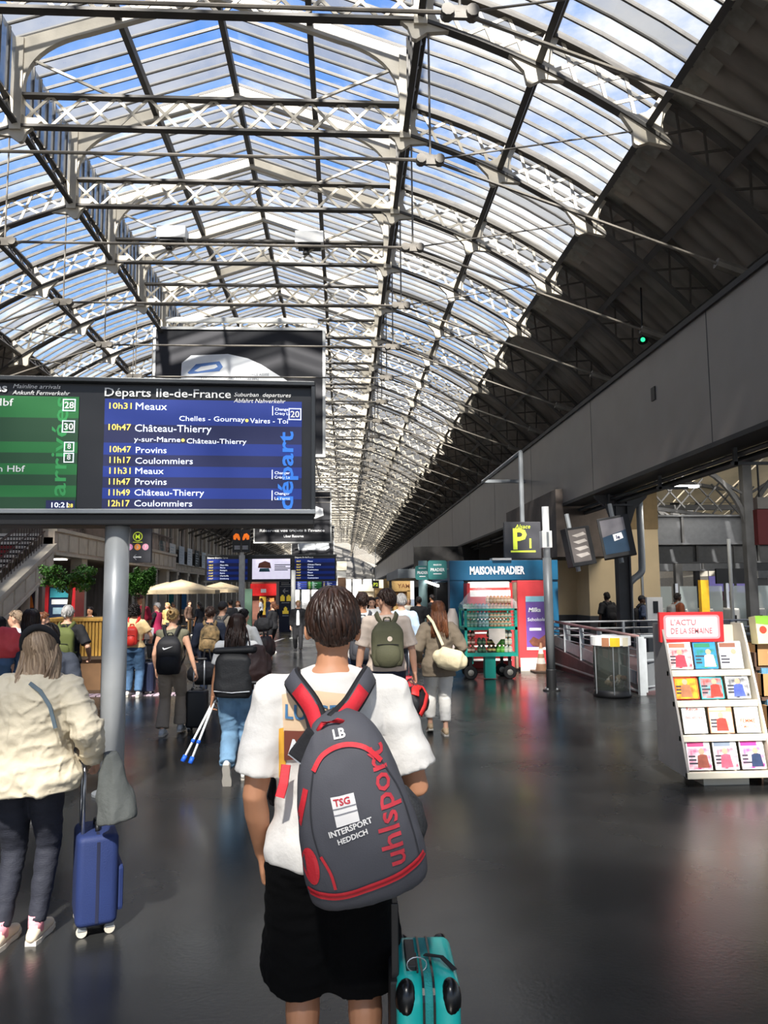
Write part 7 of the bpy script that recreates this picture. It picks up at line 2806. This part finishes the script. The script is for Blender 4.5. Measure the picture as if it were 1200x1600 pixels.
# ---- man in navy jacket with camouflage pack
P = place('man in a navy jacket with a camouflage backpack and dark curly hair', 329, 12.2, 945, rz=math.radians(8), skin='l', hair=('short', 'db'), lh=(-.25, .1, .88), rh=(.30, 0, .86), top=(NAVY, 2, .028, .78), bot=(cot('#24314a'), 0, .014, 0), shoe='#e6e4df', strands=150, lf=(-.1, .12, 0), rf=(.1, -.08, 0))
ruck('tan camouflage backpack on the man in the navy jacket', P, mat('camouflage cloth', '#c9a673', .8, col2='#4a4230', scale=16), w=.33, h=.44, d=.2, top_z=1.42, rot=.12)
duffel('duffel_bag', 'black duffel bag hanging beside the man in the navy jacket', 'bag', at(323, 1052, 11.6), (.20, .13, .16), mat('black duffel', '#202024', .7, var=.3, scale=20), rz=.3, handles=.35)
P = place('man in khaki shirt and black cap ahead of the woman with crutches', 348, 13.6, 937, skin='l', hair=('cap', 'db', '#1b1b1f'), top=(cot('#80776a'), .9, .02, .85), bot=(cot('#3a3a3e'), 0, .02, 0), shoe='#1b1b1e', rz=-.3)
ruck('dark grey backpack on the man with the black cap', P, mat('dark grey pack', '#3c3d3f', .7), w=.3, h=.42, d=.15, top_z=1.4)
P = place('dark haired woman in a white long sleeved top with tied hair', 381, 11.2, 949, fem=1, skin='l', hair=('bun', 'bk'), top=(cot('#f1efe8'), 2, .014, .9), bot=(BLK, 0, .012, 0), rh=(.33, .05, .9), shoe='#d8d6d2', rz=-.2)
case('black case with red label under a printed bag near the white-sleeved woman', px(413, 11.4), 11.4, 0, .24, .24, .44, '#121316', hz=.95, tag_='#d8342c')
duffel('printed_bag', 'black round bag with red floral print on top of the black case', 'bag', at(415, 1012, 11.3), (.09, .09, .17), mat('black floral bag', '#18181c', .6, col2='#3a1c1a', scale=10), rz=.2, handles=.24)
case('large copper pink hard suitcase in front of the woman in black', px(412, 18.4), 18.4, .1, .42, .26, .70, '#b9745c', hz=.95, ribs=5)
duffel('black_bag', 'black bag standing on the copper pink suitcase', 'bag', at(412, 976, 18.3), (.15, .12, .16), BLACKF)
P = place('woman in a black jacket with chestnut hair standing by the navy totem', 427, 22.4, 939, rz=math.radians(60), fem=1, skin='l', hair=('tied', 'br', .12), top=(BLK, 2, .02, .82), bot=(BLK, 0, .012, 0), lh=(-.1, .28, 1.1), rh=(.1, .28, 1.1), shoe='#e6e4df', face=True)
P = place('person in black jacket over a white shirt walking towards the camera', 466, 23.0, 937, rz=PI, skin='l', hair=('short', 'bl'), top=(BLK, 2, .018, .84), bot=(BLK, 0, .02, 0), lf=(-.1, .2, 0), rf=(.1, -.15, .03), shoe='#16161a', face=True)
A = MB().tube([P['S'] @ P['T']((0, .112, z)) for z in (.9, 1.1, 1.3, 1.42)], [(.055, .045), (.05, .04), (.05, .045), (.03, .02)], 12)
link('white_shirt_front', fuse(A, .012, 3), WHITEP, P['root'])

# ---- man with the olive backpack, duffel
MY = 8.3
P = place('man in a beige T-shirt with olive backpack and short dark hair looking left', 603, MY, 920, skin='l', hair=('short', 'db'), head=(.75, 0, 0), vox=.0095, lf=(-.1, .05, 0), rf=(.12, -.05, 0),
          lh=(-.30, .04, .86), rh=(.30, .04, .86), top=(cot('#d8c6b6'), .85, .026, .90), bot=(NAVY, 0, .022, 0), shoe='#e6e4df', strands=360, fat=1.05, curl=.8)
ruck('olive green backpack with orange round badge on the man in beige', P, mat('olive pack canvas', '#57563f', .8, var=.1, bump=.25, bscale=80), w=.33, h=.44, d=.17, top_z=1.40, sq=3.2,
     logo=[(disc(0, 0, .026, 18), mat('cream badge', '#eedcc8', .6), .02, .06)])
RW_ = P['root'].location + P['S'] @ P['wr'][1]
du = duffel('sports_bag', 'black and red sports bag in the right hand of the man in beige', 'bag', at(641, 1098, MY - .05), (.20, .16, .15), mat('black sports bag', '#1b1b1f', .6, var=.15), rz=1.1, handles=(RW_.z - .06) - at(641, 1098, MY).z, stripe_=mat('dusky strap', '#5a4044', .7))
MB().ribbon([(-.14, -.165, -.10), (-.05, -.18, -.02), (.05, -.17, .08), (.12, -.10, .145), (.14, 0, .165)], (0, -1, .4), .055, .012).obj('red_panel', mat('red bag panel', '#d32a28', .6), du, smooth=True)
MB().ribbon([(-.16, -.12, .10), (-.05, -.08, .150), (.08, -.06, .16), (.16, -.04, .14)], (0, -.4, 1), .09, .012).obj('red_panel', mat('red bag panel', ''), du, smooth=True)
duffel('pink_bag', 'pale pink bag in the left hand of the man in beige', 'bag', at(566, 1062, MY), (.10, .06, .12), mat('pink plastic bag', '#d9a9b4', .5, var=.1), handles=.15)
P = place('man in a white shirt with big grey backpack partly behind the man in front', 566, 10.2, 925, skin='t', hair=('short', 'db'), top=(cot('#e9e6e2'), .9, .02, .88), bot=(cot('#2b3b58'), 0, .02, 0), shoe='#d8d6d2', strands=130)
ruck('large grey backpack on the man in the white shirt', P, mat('slate grey pack', '#4b4c52', .7, var=.08), w=.36, h=.52, d=.22, top_z=1.40)
P = place('elderly man with grey hair in a pale blue shirt', 627, 12.4, 928, skin='l', hair=('short', 'gy'), top=(cot('#c6dbef'), 2, .02, .88), bot=(cot('#4a4e58'), 0, .02, 0), shoe='#1b1b1e', strands=120)
case('small red suitcase between the man in beige and the woman in taupe', px(632, 11.6), 11.6, 0, .22, .2, .44, '#cf2f38', hz=.9)

# ---- woman in taupe shirt with cream bag
TYw = 9.6
P = place('woman with long chestnut hair, taupe shirt and white cropped trousers', 684, TYw, 940, fem=1, skin='l', hair=('long', 'br', .34), vox=.0105, lf=(-.11, .16, .02), lpitch=-.3, rf=(.07, -.06, 0), fat=1.02,
          lh=(-.27, .12, .95), rh=(.26, .2, 1.02), top=(mat('taupe linen', '#7d705f', .9, var=.06, bump=.3, bscale=70), 2, .042, .76), bot=(mat('white trousers', '#f0ece4', .85, var=.03, bump=.2), .17, .022, .006), shoe='#c9ad8a', strands=300)
cb = duffel('crossbody_bag', 'cream puffy crossbody bag on the woman in taupe', 'bag', at(703, 1030, TYw - .28), (.15, .10, .125), mat('cream bag cloth', '#ecdcb4', .8, var=.04, bump=.3, bscale=40), rz=-.1)
cb.rotation_euler = (0, .25, -.1)
for c in cb.children:
    pass
iv = (Matrix.Translation(cb.location) @ cb.rotation_euler.to_matrix().to_4x4()).inverted()
pts = [iv @ V(at(*q)) for q in ((692, 1008, TYw - .27), (684, 990, TYw - .22), (676, 972, TYw - .17), (668, 962, TYw - .10))]
MB().ribbon(pts, (0, -1, .2), .035, .008).obj('strap', mat('cream bag cloth', ''), cb)

# ---- people in the left middle ground
P = place('grey haired man in a black T-shirt and navy jeans with a green backpack', 107, 10.8, 941, skin='l', hair=('short', 'gy'), fat=1.14, top=(BLK, .85, .02, .9), bot=(cot('#26303f'), 0, .02, 0), lh=(-.27, .16, .98), rh=(.29, .14, .98), shoe='#1b1b1e', strands=140)
ruck('moss green backpack on the grey haired man in black', P, mat('moss green canvas', '#59612f', .8, var=.08, bump=.2, bscale=80), w=.35, h=.46, d=.17, top_z=1.42)
P = place('woman with very long dark hair in a denim jacket at the left', 50, 8.6, 947, fem=1, skin='l', hair=('long', 'db', .42), rz=.5, top=(cot('#4f6b8c'), 2, .026, .86), bot=(BLK, 0, .015, 0), strands=220, lh=(-.26, .05, .9))
duffel('red_bag', 'coral red shoulder bag at the left edge', 'bag', at(12, 1004, 8.2), (.10, .07, .16), mat('coral red bag', '#e04a50', .6, var=.1))
place('man facing left in a white shirt with light brown hair at the left', 27, 10.6, 948, rz=math.radians(95), skin='l', hair=('short', 'gb'), top=(cot('#e4e8ee'), .9, .02, .88), bot=(cot('#2a2f3a'), 0, .015, 0), face=True)
place('man in pale blue shirt facing right, left of the green backpack', 68, 11.6, 951, rz=math.radians(-60), skin='l', hair=('short', 'br'), top=(cot('#b9c6d8'), .9, .02, .88), bot=(BLK, 0, .015, 0), face=True)
place('grey dark haired person in dark clothes just beyond the cream jacket woman', 80, 6.6, 968, rz=.4, skin='l', hair=('short', 'bk'), top=(cot('#3a3f4a'), 2, .02, .88), bot=(BLK, 0, .015, 0), strands=220)
place('person in a speckled grey top cut by the left edge', -1, 9.0, 958, fem=1, skin='l', hair=('long', 'bk', .3), top=(mat('speckled grey cloth', '#8a8488', .8, col2='#4a4648', scale=60), .9, .03, .8), bot=(BLK, 0, .015, 0), strands=120)
# ---- right hand side: dark figures by the ramp
P = place('man in black with a backpack seen from behind near the beige wall', 948, 20.6, 929, skin='d', hair=('short', 'bk'), top=(BLK, .9, .03, .82), bot=(BLK, 0, .02, 0), shoe='#16161a', rz=.2)
ruck('black backpack with a yellow dot on the man by the beige wall', P, BLK, w=.3, h=.42, d=.15, top_z=1.4, logo=[(disc(0, 0, .03, 12), mat('yellow dot', '#c9b23a', .5), .06, -.05)])
P = place('man in a slate blue shirt and black cap walking right by the downpipe', 1002, 20.0, 934, rz=math.radians(-95), skin='d', hair=('cap', 'bk', '#101014'), top=(cot('#39435c'), .95, .03, .84), bot=(BLK, 0, .02, 0), lh=(-.2, .25, 1.0), shoe='#16161a', face=True)
ruck('black backpack on the man in the slate blue shirt', P, BLK, w=.28, h=.4, d=.16, top_z=1.38)
P = place('person in rust orange top with a pale grey backpack beyond the magazine rack', 1058, 20.5, 931, rz=math.radians(-80), skin='d', hair=('short', 'bk'), top=(cot('#7a3f24'), 2, .03, .84), bot=(BLK, 0, .02, 0), face=True)
ruck('pale grey backpack on the person in rust orange', P, mat('pale grey pack', '#8c8c8c', .7), w=.3, h=.42, d=.2, top_z=1.42)
place('man in black under the round teal shop signs', 654, 20.8, 933, skin='t', hair=('short', 'bk'), top=(BLK, .9, .02, .85), bot=(BLK, 0, .02, 0), shoe='#16161a')
place('person in black by the dark shop further back', 675, 25.5, 930, skin='t', hair=('short', 'bk'), top=(BLK, 2, .02, .85), bot=(BLK, 0, .02, 0), shoe='#16161a', rz=.6)
# ---- distant crowd
crowd = [
    (581, 17.5, 934, PI, '#f0eeea', 'db', 'woman in white facing the camera behind the man in beige', 1),
    (590, 20.5, 933, PI - .2, '#e8e2dc', 'bk', 'person in off-white walking towards the camera', 0),
    (573, 25, 936, PI, '#d9cfc6', 'br', 'person in pale clothes in the far crowd right of the front man', 1),
    (638, 27, 936, PI, '#f2ead8', 'bl', 'blonde person in cream by the plywood shop', 1),
    (598, 31, 937, 0, '#2c3140', 'bk', 'person in navy walking away under the far sign', 0),
    (441, 36, 936, 0, '#4a5a70', 'db', 'person in slate blue near the red shop', 0),
    (408, 44, 936, 1.2, '#f2f2f2', 'br', 'person in white by the red shop', 1),
    (419, 47, 937, 2.2, '#2a3550', 'bk', 'person in navy by the red shop', 0),
    (262, 26, 940, 2.6, '#d8b070', 'bl', 'person in ochre on the terrace left', 1),
    (272, 28.5, 941, 2.0, '#e9e4da', 'gy', 'person in cream on the terrace', 0),
    (296, 32, 938, -2.0, '#5a4438', 'db', 'person in brown beyond the blonde woman', 0),
    (312, 27, 939, 1.0, '#22242c', 'bk', 'person in black on the terrace right', 1),
    (360, 24, 935, .4, '#1c1d22', 'bk', 'tall person in black left of the white post', 0),
    (372, 29, 939, PI, '#efece6', 'br', 'person in white just left of the white post', 1),
    (142, 19, 944, 2.8, '#efe9e2', 'bk', 'person in white beyond the slatted planter', 1),
    (500, 40, 938, 0, '#3b4250', 'db', 'person in dark grey hidden behind the front man', 0),
    (607, 38, 938, 0, '#c93a3a', 'db', 'person in red far down the hall', 1),
    (548, 33, 937, PI, '#cdd6e0', 'br', 'person in pale blue far down the hall', 0)]
for p_, Y, tp, rz_, cc, hc, lb, fm_ in crowd:
    place(lb, p_, Y, tp, rz=rz_, fem=fm_, skin='l' if hc != 'bk' else 't', hair=('long', hc, .25) if fm_ else ('short', hc), top=(cot(cc), .9 if fm_ else 2, .02, .86), bot=(BLK if len(lb) % 2 else cot('#34405a'), 0, .018, 0), vox=.022, strands=40, face=Y < 30 and abs(rz_) > 1.5, lf=(-.1, .12, 0), rf=(.1, -.1, 0))
